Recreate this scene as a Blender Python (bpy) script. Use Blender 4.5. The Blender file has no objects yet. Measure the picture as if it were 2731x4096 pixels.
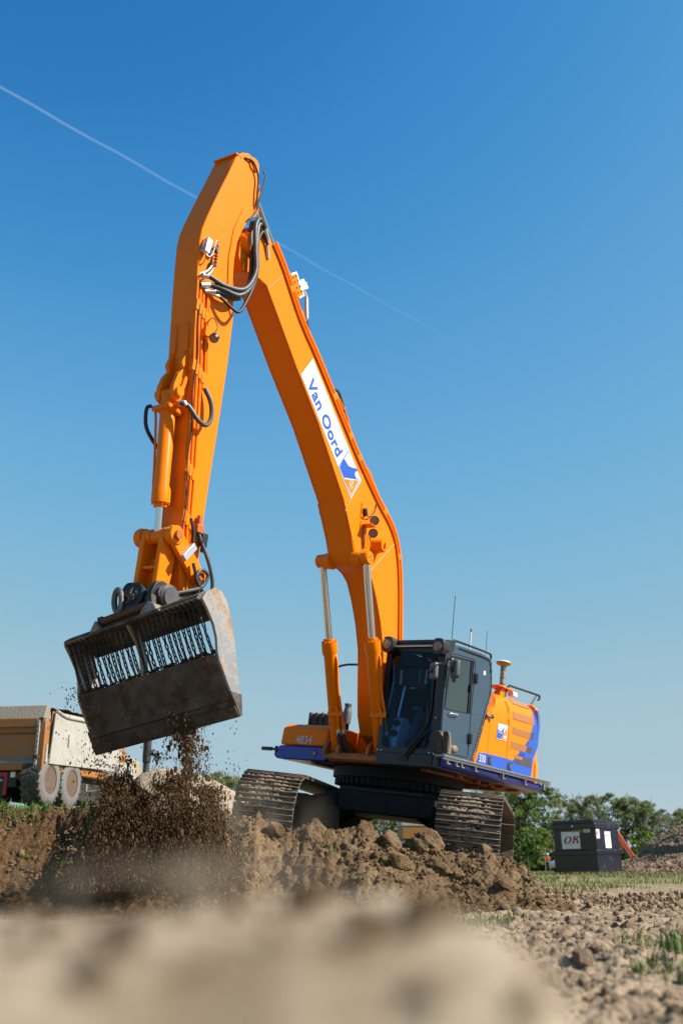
import bpy, bmesh, math, random
import numpy as np
from mathutils import Vector, Matrix
rnd = random.Random(11)
NR = np.random.RandomState(5)
S = bpy.context.scene
COL = S.collection
R = math.radians

# ---------------------------------------------------------------- camera
cam_data = bpy.data.cameras.new('camera')
cam = bpy.data.objects.new('camera', cam_data)
COL.objects.link(cam)
cam.location = (0, 0, 0.5)
cam.rotation_euler = (R(90 + 19.093), 0, 0)
cam_data.sensor_fit = 'HORIZONTAL'
cam_data.sensor_width = 24
cam_data.lens = 36
cam_data.clip_start = 0.02
cam_data.clip_end = 40000
cam_data.dof.use_dof = True
cam_data.dof.focus_distance = 13.6
cam_data.dof.aperture_fstop = 1.7
S.camera = cam

# ---------------------------------------------------------------- sky, sun, exposure
SUN_AZ, SUN_EL = 13.0, 40.0          # azimuth: degrees from +X towards the camera (-Y)
sdir = Vector((math.cos(R(SUN_EL)) * math.cos(R(SUN_AZ)), -math.cos(R(SUN_EL)) * math.sin(R(SUN_AZ)), math.sin(R(SUN_EL))))
world = bpy.data.worlds.new('World')
S.world = world
world.use_nodes = True
wn, wl = world.node_tree.nodes, world.node_tree.links
bg = wn['Background']
sky = wn.new('ShaderNodeTexSky')
sky.sky_type = 'NISHITA'
sky.sun_disc = False
sky.sun_elevation = R(SUN_EL)
sky.sun_rotation = math.atan2(sdir.x, sdir.y)
sky.altitude = 0
sky.air_density = 1.0
sky.dust_density = 0.3
sky.ozone_density = 6.0
# colour response of the camera: the same per-channel curves over the whole sky
k1 = wn.new('ShaderNodeVectorMath'); k1.operation = 'SCALE'; k1.inputs[3].default_value = .05
cv = wn.new('ShaderNodeRGBCurve')
for ci, pts in enumerate((
        [(0, 0), (.089, .026), (.0955, .044), (.104, .056), (.112, .078), (.124, .106), (.157, .165), (.225, .266), (.314, .361), (.45, .405), (1.0, .62), (3, 1.5)],
        [(0, 0), (.178, .205), (.190, .246), (.204, .272), (.220, .312), (.25, .362), (.304, .429), (.42, .497), (.55, .546), (.70, .560), (1.2, .85), (3, 1.7)],
        [(0, 0), (.37, .50), (.40, .57), (.43, .605), (.455, .622), (.485, .650), (.53, .672), (.60, .682), (.73, .660), (.87, .645), (1.1, .75), (1.5, 1.0), (3, 1.7)])):
    c = cv.mapping.curves[ci]
    for j, (a, b) in enumerate(pts):
        if j == 0: c.points[0].location = (0, 0)
        elif j == len(pts) - 1: c.points[-1].location = (a / 3, b / 3)
        else: c.points.new(a / 3, b / 3)
cv.mapping.update()
k2 = wn.new('ShaderNodeVectorMath'); k2.operation = 'SCALE'; k2.inputs[3].default_value = 30.0
wl.new(sky.outputs[0], k1.inputs[0]); wl.new(k1.outputs[0], cv.inputs[1]); wl.new(cv.outputs[0], k2.inputs[0]); wl.new(k2.outputs[0], bg.inputs[0])
bg.inputs[1].default_value = 0.05
sun_data = bpy.data.lights.new('sun', 'SUN')
sun_data.energy = 5.0
sun_data.angle = R(0.53)
sun_data.color = (1.0, 0.95, 0.87)
sun = bpy.data.objects.new('sun', sun_data)
COL.objects.link(sun)
sun.rotation_euler = sdir.to_track_quat('Z', 'Y').to_euler()
S.view_settings.view_transform = 'Standard'
S.view_settings.look = 'None'
S.view_settings.exposure = 1.0
S.view_settings.gamma = 1.0
S.view_settings.use_curve_mapping = False
S.cycles.max_bounces = 8
S.cycles.transparent_max_bounces = 24
S.cycles.volume_bounces = 1
S.cycles.use_denoising = True

# ---------------------------------------------------------------- materials
MATS = {}
ALBEDO = .50          # paints and soils are a little darker than they look in full sun
def srgb(h):
    c = [int(h[i:i + 2], 16) / 255 for i in (0, 2, 4)]
    return tuple((v / 12.92 if v <= .04045 else ((v + .055) / 1.055) ** 2.4) for v in c) + (1,)

def material(name, color, rough=.5, metal=0.0, var=None, var_scale=3.0, var_amt=.5, dirt=None, dirt_scale=6.0, dirt_lo=.5, dirt_hi=.65,
             bump=0.0, bump_scale=40.0, coat=0.0, spec=.5, rough_var=0.0, coords='Object', detail=6, up_dirt=None, emit=None, k=None):
    """Principled material; var: second colour mixed by noise; dirt: third colour laid on in patches."""
    m = bpy.data.materials.new(name)
    m.use_nodes = True
    nt = m.node_tree; N, L = nt.nodes, nt.links
    b = N['Principled BSDF']
    k = k if k is not None else (1 if metal > .8 else ALBEDO)
    def col(c): return tuple(v * k for v in c[:3]) + (1,)
    tc = N.new('ShaderNodeTexCoord')
    out = None
    rgb = N.new('ShaderNodeRGB'); rgb.outputs[0].default_value = col(color); out = rgb.outputs[0]
    def noise(scale, det=detail, rough_=.6):
        n = N.new('ShaderNodeTexNoise'); n.inputs['Scale'].default_value = scale; n.inputs['Detail'].default_value = det
        n.inputs['Roughness'].default_value = rough_
        L.new(tc.outputs[coords], n.inputs['Vector']); return n
    def mix(a, c2, fac):
        x = N.new('ShaderNodeMix'); x.data_type = 'RGBA'
        L.new(a, x.inputs[6]); x.inputs[7].default_value = col(c2); L.new(fac, x.inputs[0]); return x.outputs[2]
    def ramp(src, lo, hi, amt=1.0):
        r = N.new('ShaderNodeMapRange'); r.inputs[1].default_value = lo; r.inputs[2].default_value = hi
        r.inputs[3].default_value = 0; r.inputs[4].default_value = amt
        L.new(src, r.inputs[0]); return r.outputs[0]
    if var is not None:
        n = noise(var_scale); out = mix(out, var, ramp(n.outputs[0], .35, .65, var_amt))
    if dirt is not None:
        n = noise(dirt_scale, 8, .7); f = ramp(n.outputs[0], dirt_lo, dirt_hi)
        if up_dirt:
            g = N.new('ShaderNodeNewGeometry'); sx = N.new('ShaderNodeSeparateXYZ'); L.new(g.outputs['Normal'], sx.inputs[0])
            u = ramp(sx.outputs[2], up_dirt[0], up_dirt[1])
            mm = N.new('ShaderNodeMath'); mm.operation = 'MULTIPLY'; L.new(f, mm.inputs[0]); L.new(u, mm.inputs[1]); f = mm.outputs[0]
        out = mix(out, dirt, f)
        rm = N.new('ShaderNodeMapRange'); L.new(f, rm.inputs[0]); rm.inputs[3].default_value = rough; rm.inputs[4].default_value = .92
        L.new(rm.outputs[0], b.inputs['Roughness'])
    elif rough_var:
        n = noise(5.0); L.new(ramp(n.outputs[0], .2, .8, 1), b.inputs['Roughness'])
        mr = [l for l in nt.links if l.to_socket == b.inputs['Roughness']][0].from_node
        mr.inputs[3].default_value = max(0, rough - rough_var); mr.inputs[4].default_value = min(1, rough + rough_var)
    else:
        b.inputs['Roughness'].default_value = rough
    L.new(out, b.inputs['Base Color'])
    b.inputs['Metallic'].default_value = metal
    b.inputs['Coat Weight'].default_value = coat
    b.inputs['Coat Roughness'].default_value = .12
    b.inputs['Specular IOR Level'].default_value = spec
    if bump:
        n = noise(bump_scale, 8, .65); bp = N.new('ShaderNodeBump'); bp.inputs['Strength'].default_value = 1.0
        bp.inputs['Distance'].default_value = bump; L.new(n.outputs[0], bp.inputs['Height']); L.new(bp.outputs[0], b.inputs['Normal'])
    if emit:
        b.inputs['Emission Color'].default_value = col(emit[0]); b.inputs['Emission Strength'].default_value = emit[1]
    MATS[name] = m
    return m

def glass_material(name, tint, refl_rough=.02, gloss=1.0, ior=1.6):
    m = bpy.data.materials.new(name); m.use_nodes = True
    nt = m.node_tree; N, L = nt.nodes, nt.links
    N.remove(N['Principled BSDF'])
    tr = N.new('ShaderNodeBsdfTransparent'); tr.inputs[0].default_value = tint
    gl = N.new('ShaderNodeBsdfGlossy'); gl.inputs['Roughness'].default_value = refl_rough; gl.inputs[0].default_value = (gloss, gloss, gloss, 1)
    fr = N.new('ShaderNodeFresnel'); fr.inputs[0].default_value = ior
    mx = N.new('ShaderNodeMixShader'); L.new(fr.outputs[0], mx.inputs[0]); L.new(tr.outputs[0], mx.inputs[1]); L.new(gl.outputs[0], mx.inputs[2])
    L.new(mx.outputs[0], N['Material Output'].inputs[0])
    MATS[name] = m
    return m

ORANGE = (.86, .245, .008)
material('orange_paint', (.78, .176, .0010), .36, var=(.73, .158, .0009), var_scale=1.5, var_amt=.5, coat=.0, spec=.15, bump=.0006, bump_scale=9, dirt=(.40, .14, .02), dirt_scale=2.2, dirt_lo=.62, dirt_hi=.95, k=1)
material('orange_dirty', (.80, .19, .008), .5, var=(.45, .12, .012), var_scale=4, dirt=(.16, .10, .06), dirt_scale=5, dirt_lo=.5, dirt_hi=.75, bump=.001)
material('blue_paint', (.015, .055, .62), .32, coat=.1, var=(.015, .05, .52), var_scale=2, dirt=(.12, .11, .13), dirt_scale=3, dirt_lo=.6, dirt_hi=.95)
material('blue_film', (.03, .15, .80), .35, coat=.1)
material('white_film', (.78, .78, .77), .4, k=.62)
material('cab_slate', (.040, .085, .140), .38, coat=.35, spec=.5, bump=.0004, bump_scale=12, var=(.046, .095, .155), dirt=(.13, .12, .10), dirt_scale=4, dirt_lo=.62, dirt_hi=.95)
material('black_paint', (.016, .018, .022), .42, dirt=(.12, .09, .06), dirt_scale=3, dirt_lo=.55, dirt_hi=.9, coat=.1)
material('frame_black', (.010, .012, .017), .6, spec=.25, dirt=(.085, .062, .04), dirt_scale=2.2, dirt_lo=.56, dirt_hi=.85, bump=.002, bump_scale=30)
material('rubber', (.018, .018, .019), .6, var=(.035, .034, .032), var_scale=6, bump=.001)
material('hose_grey', (.055, .06, .062), .5, var=(.085, .09, .09), var_scale=15, bump=.003, bump_scale=60)
material('chrome', (.62, .62, .63), .12, metal=1.0, rough_var=.06)
material('steel_light', (.55, .55, .55), .38, metal=.85, rough_var=.1)
material('alu', (.58, .58, .56), .45, metal=.6, dirt=(.30, .24, .17), dirt_scale=7, dirt_lo=.55, dirt_hi=.8)
material('bucket_steel', (.045, .041, .037), .55, metal=.2, var=(.17, .145, .115), var_scale=3.4, var_amt=.8, dirt=(.095, .052, .024), dirt_scale=4.2, dirt_lo=.48, dirt_hi=.60, bump=.006, bump_scale=18)
material('bucket_worn', (.42, .41, .41), .42, metal=.40, var=(.27, .25, .235), var_scale=3, dirt=(.48, .33, .19), dirt_scale=2.4, dirt_lo=.46, dirt_hi=.60, bump=.004, bump_scale=25)
material('chain_steel', (.018, .016, .015), .5, metal=.3, dirt=(.11, .085, .06), dirt_scale=30, dirt_lo=.60, dirt_hi=.8)
material('coupler_steel', (.045, .042, .040), .48, metal=.45, var=(.09, .08, .07), var_scale=6, dirt=(.17, .11, .065), dirt_scale=8, dirt_lo=.5, dirt_hi=.75, bump=.003)
material('coupler_worn', (.20, .19, .19), .45, metal=.4, var=(.12, .11, .10), var_scale=6, dirt=(.26, .17, .09), dirt_scale=8, dirt_lo=.5, dirt_hi=.8, bump=.003)
material('track_steel', (.12, .112, .108), .40, metal=.6, var=(.16, .15, .145), var_scale=7, dirt=(.34, .25, .17), dirt_scale=3.0, dirt_lo=.41, dirt_hi=.58, bump=.004, bump_scale=30)
material('caked_sand', (.40, .30, .20), .95, var=(.31, .22, .14), var_scale=9, bump=.02, bump_scale=28)
material('lamp_glass', (.35, .24, .20), .18, var=(.6, .45, .38), var_scale=60)
material('red_lamp', (.55, .02, .015), .3)
material('white_plastic', (.72, .73, .70), .45, k=.8)
material('mirror_back', (.16, .165, .17), .5, var=(.20, .20, .20), var_scale=8)
material('yellow_plastic', (.65, .36, .03), .45)
material('vent_mesh', (.56, .20, .05), .75, var=(.55, .22, .06), var_scale=120, bump=.002, bump_scale=220)
material('vent_mesh_blue', (.07, .075, .10), .75, var=(.10, .10, .12), var_scale=120, bump=.002, bump_scale=220)
material('denim', (.045, .085, .14), .9, var=(.09, .15, .22), var_scale=14, bump=.004, bump_scale=60)
material('dark_jacket', (.012, .022, .045), .9, var=(.02, .03, .06), var_scale=8)
material('skin', (.50, .30, .21), .55)
material('boot_leather', (.30, .21, .15), .75, var=(.40, .30, .22), var_scale=12, bump=.003, bump_scale=50)
material('boot_sole', (.13, .115, .095), .9, var=(.27, .23, .18), var_scale=18, bump=.003, bump_scale=60)
material('interior_dark', (.02, .022, .026), .8)
material('seat_fabric', (.10, .012, .014), .9)
material('seat_dark', (.02, .02, .024), .9)
material('screw_black', (.01, .01, .011), .5)
material('hivis_orange', (.85, .13, .02), .7)
material('hivis_tape', (.6, .6, .58), .4)
material('dark_trousers', (.02, .022, .03), .9)
material('navy_tank', (.012, .016, .035), .38, var=(.018, .024, .05), var_scale=1.2, dirt=(.16, .15, .14), dirt_scale=2.4, dirt_lo=.58, dirt_hi=.9, coat=.2)
material('red_film', (.60, .012, .03), .4)
material('sign_white', (.80, .79, .78), .5, k=.85, var=(.60, .59, .58), var_scale=4)
material('label_yellow', (.75, .38, .02), .5)
material('ink', (.08, .08, .09), .6)
material('rust_steel', (.16, .07, .03), .8, var=(.09, .05, .03), var_scale=6)
material('truck_orange', (.56, .21, .03), .5, var=(.42, .16, .035), var_scale=1.6, dirt=(.36, .29, .21), dirt_scale=1.4, dirt_lo=.5, dirt_hi=.72, bump=.002)
material('truck_dusty', (.40, .34, .27), .9, var=(.33, .28, .22), var_scale=3, bump=.02, bump_scale=14)
material('truck_white', (.66, .62, .55), .6, var=(.50, .455, .385), var_scale=2.0, dirt=(.30, .24, .175), dirt_scale=5, dirt_lo=.52, dirt_hi=.85)
material('truck_dark', (.035, .03, .027), .75, var=(.07, .055, .045), var_scale=4)
material('tyre', (.042, .041, .040), .8, var=(.15, .14, .13), var_scale=1.3, dirt=(.26, .22, .18), dirt_scale=1.8, dirt_lo=.5, dirt_hi=.75, bump=.006, bump_scale=12)
material('tyre_wall', (.25, .235, .22), .85, var=(.15, .142, .135), var_scale=1.4, dirt=(.30, .27, .23), dirt_scale=2, dirt_lo=.45, dirt_hi=.8, bump=.004, bump_scale=10)
material('rim_mud', (.15, .085, .048), .9, var=(.28, .20, .14), var_scale=4, bump=.02, bump_scale=14)
material('sign_green', (.012, .05, .03), .5)
material('mast_white', (.75, .75, .75), .5)
material('mast_red', (.6, .03, .02), .5)
material('post_wood', (.30, .26, .20), .9)
material('digger_orange', (.75, .10, .02), .45)
glass_material('windshield_glass', (.62, .80, 1.0, 1), .01, 1.0, 1.2)
glass_material('door_glass', (.10, .16, .23, 1), .02, 1.0, 2.1)
glass_material('side_glass', (.80, .88, .97, 1), .02, 1.0)

def soil_material(name, a, b, c, scale=1.0, bump=.03):
    m = material(name, a, .95, var=b, var_scale=1.3 * scale, var_amt=.9, dirt=c, dirt_scale=5 * scale, dirt_lo=.48, dirt_hi=.68, bump=bump, bump_scale=16 * scale, detail=9, spec=.15)
    return m
soil_material('soil_bank', (.44, .30, .16), (.25, .150, .075), (.11, .058, .029), 1.3, .06)
soil_material('soil_dark', (.20, .120, .066), (.13, .075, .040), (.28, .18, .10), 1.5, .03)
soil_material('clod_soil', (.37, .25, .135), (.21, .125, .064), (.13, .072, .037), 2.0, .03)
soil_material('sand_soil', (.66, .53, .38), (.56, .44, .30), (.46, .35, .23), .8, .05)
soil_material('falling_soil_dark', (.085, .046, .021), (.14, .078, .036), (.30, .185, .085), 3.0, .01)
soil_material('gravel_soil', (.52, .38, .255), (.40, .28, .175), (.28, .185, .11), 3.0, .04)
soil_material('hump_soil', (1.0, .82, .60), (.60, .43, .265), (.36, .21, .10), 7.0, .01)

# the bank is damper and redder at its left end
_m = MATS['soil_bank']; _N, _L = _m.node_tree.nodes, _m.node_tree.links; _b = _N['Principled BSDF']; _src = _b.inputs['Base Color'].links[0].from_socket
_g = _N.new('ShaderNodeNewGeometry'); _s = _N.new('ShaderNodeSeparateXYZ'); _L.new(_g.outputs['Position'], _s.inputs[0])
_n = _N.new('ShaderNodeTexNoise'); _n.inputs['Scale'].default_value = 1.7; _n.inputs['Detail'].default_value = 6; _L.new(_g.outputs['Position'], _n.inputs['Vector'])
_a = _N.new('ShaderNodeMath'); _a.operation = 'MULTIPLY_ADD'; _L.new(_n.outputs[0], _a.inputs[0]); _a.inputs[1].default_value = -1.6; _L.new(_s.outputs[0], _a.inputs[2])
_r = _N.new('ShaderNodeMapRange'); _r.inputs[1].default_value = -2.7; _r.inputs[2].default_value = -3.7; _L.new(_a.outputs[0], _r.inputs[0])
_x = _N.new('ShaderNodeMix'); _x.data_type = 'RGBA'; _x.blend_type = 'MULTIPLY'; _L.new(_r.outputs[0], _x.inputs[0]); _L.new(_src, _x.inputs[6]); _x.inputs[7].default_value = (.62, .52, .44, 1); _L.new(_x.outputs[2], _b.inputs['Base Color'])

# ---------------------------------------------------------------- mesh helpers
class MB:
    """collects simple solids and links them as ONE mesh object"""
    def __init__(s): s.v = []; s.f = []
    def add(s, verts, faces):
        o = len(s.v); s.v += [tuple(p) for p in verts]; s.f += [tuple(i + o for i in f) for f in faces]; return s
    def box(s, c, size, rot=None):
        hx, hy, hz = [d / 2 for d in size]
        P = [Vector((x, y, z)) for x in (-hx, hx) for y in (-hy, hy) for z in (-hz, hz)]
        if rot is not None: P = [rot @ p for p in P]
        c = Vector(c); P = [p + c for p in P]
        return s.add(P, [(0, 1, 3, 2), (4, 6, 7, 5), (0, 4, 5, 1), (2, 3, 7, 6), (0, 2, 6, 4), (1, 5, 7, 3)])
    def bb(s, lo, hi):
        return s.box([(a + b) / 2 for a, b in zip(lo, hi)], [abs(b - a) for a, b in zip(lo, hi)])
    def prism(s, out, axis, a, b, out2=None):
        """outline in the two other axes, extruded along axis from a to b (out2: outline at b)"""
        def p3(q, t):
            q = list(q); q.insert(axis, t); return q
        n = len(out); out2 = out2 or out
        V = [p3(q, a) for q in out] + [p3(q, b) for q in out2]
        F = [tuple(range(n)), tuple(range(2 * n - 1, n - 1, -1))] + [(i, i + n, (i + 1) % n + n, (i + 1) % n) for i in range(n)]
        return s.add(V, F)
    def tube(s, pts, r, n=8, closed=False, r2=None):
        P = [Vector(p) for p in pts]; m = len(P); rings = []
        prev = None
        for i, p in enumerate(P):
            if closed: t = P[(i + 1) % m] - P[i - 1]
            else: t = (P[min(i + 1, m - 1)] - P[max(i - 1, 0)])
            t.normalize()
            if prev is None:
                up = Vector((0, 0, 1)) if abs(t.z) < .9 else Vector((1, 0, 0)); a = t.cross(up).normalized()
            else:
                a = (prev - t * prev.dot(t)).normalized()
            prev = a; b = t.cross(a)
            rr = r if r2 is None else r + (r2 - r) * i / (m - 1)
            rings.append([p + (a * math.cos(2 * math.pi * k / n) + b * math.sin(2 * math.pi * k / n)) * rr for k in range(n)])
        V = [q for g in rings for q in g]; F = []
        for i in range(m if closed else m - 1):
            j = (i + 1) % m
            for k in range(n): F.append((i * n + k, i * n + (k + 1) % n, j * n + (k + 1) % n, j * n + k))
        if not closed: F += [tuple(range(n - 1, -1, -1)), tuple((m - 1) * n + k for k in range(n))]
        return s.add(V, F)
    def cyl(s, p0, p1, r, n=20, r2=None): return s.tube([p0, p1], r, n, r2=r2)
    def lathe(s, p0, p1, prof, n=24):
        """prof: (t along axis in metres, radius)"""
        p0 = Vector(p0); d = (Vector(p1) - p0).normalized()
        up = Vector((0, 0, 1)) if abs(d.z) < .9 else Vector((1, 0, 0)); a = d.cross(up).normalized(); b = d.cross(a)
        V = []; F = []
        for t, r in prof:
            V += [p0 + d * t + (a * math.cos(2 * math.pi * k / n) + b * math.sin(2 * math.pi * k / n)) * r for k in range(n)]
        m = len(prof)
        for i in range(m - 1):
            for k in range(n): F.append((i * n + k, i * n + (k + 1) % n, (i + 1) * n + (k + 1) % n, (i + 1) * n + k))
        F += [tuple(range(n - 1, -1, -1)), tuple((m - 1) * n + k for k in range(n))]
        return s.add(V, F)
    def build(s, name, mat, parent=None, bevel=0.0, seg=2, sharp=38, label=None, rotz=None, kind=None):
        me = bpy.data.meshes.new(name); me.from_pydata(s.v, [], s.f); me.update()
        return link(name, me, mat, parent, bevel, seg, sharp, label, rotz, kind)

def link(name, me, mat, parent=None, bevel=0.0, seg=2, sharp=38, label=None, rotz=None, kind=None):
    bm = bmesh.new(); bm.from_mesh(me); bmesh.ops.recalc_face_normals(bm, faces=bm.faces); bm.to_mesh(me); bm.free()
    me.polygons.foreach_set('use_smooth', [True] * len(me.polygons))
    if sharp: me.set_sharp_from_angle(angle=R(sharp))
    me.materials.append(MATS[mat] if isinstance(mat, str) else mat)
    o = bpy.data.objects.new(name, me); COL.objects.link(o)
    if parent: o.parent = parent
    if rotz is not None: o.rotation_euler = (0, 0, rotz)
    if bevel:
        b = o.modifiers.new('bevel', 'BEVEL'); b.width = bevel; b.segments = seg; b.limit_method = 'ANGLE'; b.angle_limit = R(40)
    if label: o['label'] = label
    if kind: o['kind'] = kind
    return o

def arrays(name, V, F, mat, parent=None, smooth=True, kind=None, sharp=0):
    me = bpy.data.meshes.new(name)
    V = np.asarray(V, 'f'); F = np.asarray(F, 'i')
    me.vertices.add(len(V)); me.vertices.foreach_set('co', V.ravel())
    k = F.shape[1]
    me.loops.add(F.size); me.loops.foreach_set('vertex_index', F.ravel())
    me.polygons.add(len(F)); me.polygons.foreach_set('loop_start', np.arange(0, F.size, k, dtype='i'))
    me.update(calc_edges=True); me.validate()
    me.polygons.foreach_set('use_smooth', [smooth] * len(me.polygons))
    me.materials.append(MATS[mat] if isinstance(mat, str) else mat)
    o = bpy.data.objects.new(name, me); COL.objects.link(o)
    if parent: o.parent = parent
    if kind: o['kind'] = kind
    return o

def thing(name, label, cat, loc=(0, 0, 0), rotz=0.0, group=None, matrix=None):
    o = bpy.data.objects.new(name, None); COL.objects.link(o); o.empty_display_size = .2
    if matrix is not None: o.matrix_world = matrix
    else: o.location = loc; o.rotation_euler = (0, 0, rotz)
    o['label'] = label; o['category'] = cat
    if group: o['group'] = group
    return o
def tag(o, label, cat, group=None):
    o['label'] = label; o['category'] = cat
    if group: o['group'] = group
    return o
def copy_tree(o, parent=None):
    c = o.copy(); COL.objects.link(c); c.parent = parent
    for ch in list(o.children): copy_tree(ch, c)
    return c

def catmull(pts, k=8):
    P = [Vector(p) for p in pts]; P = [P[0] * 2 - P[1]] + P + [P[-1] * 2 - P[-2]]; out = []
    for i in range(1, len(P) - 2):
        for j in range(k):
            t = j / k
            out.append(.5 * ((2 * P[i]) + (P[i + 1] - P[i - 1]) * t + (2 * P[i - 1] - 5 * P[i] + 4 * P[i + 1] - P[i + 2]) * t * t + (-P[i - 1] + 3 * P[i] - 3 * P[i + 1] + P[i + 2]) * t ** 3))
    out.append(P[-2]); return out
def rounded(pts, r, k=4):
    """round the corners of a closed 2-D outline"""
    n = len(pts); out = []
    for i in range(n):
        a, b, c = Vector(pts[i - 1]), Vector(pts[i]), Vector(pts[(i + 1) % n])
        rr = min(r, (a - b).length * .45, (c - b).length * .45)
        p, q = b + (a - b).normalized() * rr, b + (c - b).normalized() * rr
        for j in range(k + 1):
            t = j / k; out.append(tuple(p * (1 - t) ** 2 + b * 2 * t * (1 - t) + q * t * t))
    return out
def offset_line(pts, d):
    """2-D polyline moved to its left by d"""
    out = []
    for i, p in enumerate(pts):
        a = Vector(pts[max(i - 1, 0)]); b = Vector(pts[min(i + 1, len(pts) - 1)]); t = (b - a).normalized()
        out.append((p[0] - t.y * d, p[1] + t.x * d))
    return out

def text_mesh(s, bold=0.0, shear=0.0, spacing=1.0):
    """letters as flat 2-D geometry, cap height about .7"""
    cu = bpy.data.curves.new('lettering', 'FONT'); cu.body = s; cu.offset = bold; cu.shear = shear; cu.space_character = spacing; cu.resolution_u = 4
    o = bpy.data.objects.new('lettering', cu); COL.objects.link(o)
    bpy.context.view_layer.update()
    me = bpy.data.meshes.new_from_object(o.evaluated_get(bpy.context.evaluated_depsgraph_get()))
    V = [(v.co.x, v.co.y) for v in me.vertices]; F = [tuple(p.vertices) for p in me.polygons]
    bpy.data.objects.remove(o); bpy.data.curves.remove(cu); bpy.data.meshes.remove(me)
    return V, F
def place_text(mb, s, org, u, v, width, height, **kw):
    V, F = text_mesh(s, **kw)
    x0, x1 = min(p[0] for p in V), max(p[0] for p in V); y0, y1 = min(p[1] for p in V), max(p[1] for p in V)
    org, u, v = Vector(org), Vector(u), Vector(v)
    mb.add([org + u * ((p[0] - x0) / (x1 - x0) * width) + v * ((p[1] - y0) / (y1 - y0) * height) for p in V], F)
def flat(mb, pts, org=(0, 0, 0), u=(1, 0, 0), v=(0, 1, 0)):
    org, u, v = Vector(org), Vector(u), Vector(v)
    mb.add([org + u * p[0] + v * p[1] for p in pts], [tuple(range(len(pts)))])

# ---------------------------------------------------------------- noise
def _hash(ix, iy, seed):
    h = (ix.astype(np.int64) * 374761393 + iy.astype(np.int64) * 668265263 + seed * 974634777) & 0xffffffff
    h = ((h ^ (h >> 13)) * 1274126177) & 0xffffffff
    return ((h ^ (h >> 16)) & 0xffff) / 65535.0
def vnoise(x, y, seed=0):
    ix, iy = np.floor(x), np.floor(y); fx, fy = x - ix, y - iy
    fx = fx * fx * (3 - 2 * fx); fy = fy * fy * (3 - 2 * fy)
    a, b, c, d = _hash(ix, iy, seed), _hash(ix + 1, iy, seed), _hash(ix, iy + 1, seed), _hash(ix + 1, iy + 1, seed)
    return (a + (b - a) * fx) * (1 - fy) + (c + (d - c) * fx) * fy - .5
def fbm(x, y, octv=5, seed=0, gain=.55):
    s = 0; a = 1; f = 1
    for i in range(octv): s = s + a * vnoise(x * f + i * 17.3, y * f - i * 9.1, seed + i); a *= gain; f *= 2.03
    return s
def lumpy(x, y, octv=4, seed=0, gain=.5):
    s = 0; a = 1; f = 1
    for i in range(octv): s = s + a * (np.abs(vnoise(x * f + i * 7.7, y * f + i * 3.1, seed + i)) * 2 - .5); a *= gain; f *= 2.1
    return -s
def sm(a, b, t):
    t = np.clip((np.asarray(t, float) - a) / (b - a), 0, 1); return t * t * (3 - 2 * t)

ICO = {}
def ico(sub):
    if sub not in ICO:
        bm = bmesh.new(); bmesh.ops.create_icosphere(bm, subdivisions=sub, radius=1); bm.verts.ensure_lookup_table()
        ICO[sub] = (np.array([v.co[:] for v in bm.verts]), np.array([[v.index for v in f.verts] for f in bm.faces])); bm.free()
    return ICO[sub]
def lumps(n_kinds, sub, rough, seed, angular=0.0):
    """a few irregular clod shapes"""
    V, F = ico(sub); out = []
    r = np.random.RandomState(seed)
    for k in range(n_kinds):
        o = r.uniform(-50, 50, 3)
        d = fbm(V[:, 0] * 1.3 + o[0] + V[:, 2], V[:, 1] * 1.3 + o[1] - V[:, 2] * .7, 4, k) + .5 * fbm(V[:, 2] * 3 + o[2], V[:, 0] * 3 + V[:, 1], 3, k + 9)
        W = V * (1 + rough * d)[:, None] * r.uniform(.7, 1.25, 3)
        if angular:                      # chop with a few planes
            for j in range(7):
                nrm = r.normal(size=3); nrm /= np.linalg.norm(nrm); h = r.uniform(.55, .95)
                t = W @ nrm; W = W - np.outer(np.maximum(t - h, 0) * angular, nrm)
        out.append(W)
    return out, F
def scatter(P, S_, kinds, F, stretch=None, seed=0):
    """many clods as one array pair; P (n,3), S_ (n,)"""
    r = np.random.RandomState(seed); VV = []; FF = []; o = 0
    for i in range(len(P)):
        W = kinds[r.randint(len(kinds))]
        a, b = r.uniform(0, 6.28), r.uniform(0, 6.28)
        ca, sa, cb, sb = math.cos(a), math.sin(a), math.cos(b), math.sin(b)
        M = np.array([[ca, -sa, 0], [sa, ca, 0], [0, 0, 1]]) @ np.array([[1, 0, 0], [0, cb, -sb], [0, sb, cb]])
        X = (W @ M.T) * S_[i]
        if stretch is not None: X = X * stretch
        VV.append(X + P[i]); FF.append(F + o); o += len(W)
    return np.concatenate(VV), np.concatenate(FF)

# ================================================================ THE SETTING
def base_h(x, y):
    x = np.asarray(x, float); y = np.asarray(y, float)
    b = .20 * sm(10, 38, y) * (1 - sm(55, 90, y)) - .12 * sm(60, 130, y)
    wp = (1 - sm(-3.3 - .0 * y, -2.3, x)) * sm(12.9, 13.9, y) * (1 - sm(80, 125, y))
    pl = 1.10 + .058 * (np.clip(y, 13.4, 34) - 13.4)
    wf = sm(-3.3, -2.3, x) * (1 - sm(2.75, 3.5, x)) * sm(12.4, 13.3, y) * (1 - sm(19, 23, y))
    pf = .41 - .1147 * (x - .7) + .0163 * (y - 15.98)
    return b * (1 - np.maximum(wp, wf)) + pl * wp + pf * np.minimum(wf, 1 - wp) - .02

def ground_h(x, y):
    near = 1 - sm(14, 30, y)
    h = base_h(x, y) + .035 * fbm(x * .5, y * .5, 3, 3)
    h = h + near * (.05 * lumpy(x * 1.7, y * 1.7, 3, 21) + .022 * lumpy(x * 6, y * 6, 3, 22))
    return h + (1 - near) * .05 * fbm(x * .3, y * .3, 4, 8)

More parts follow.
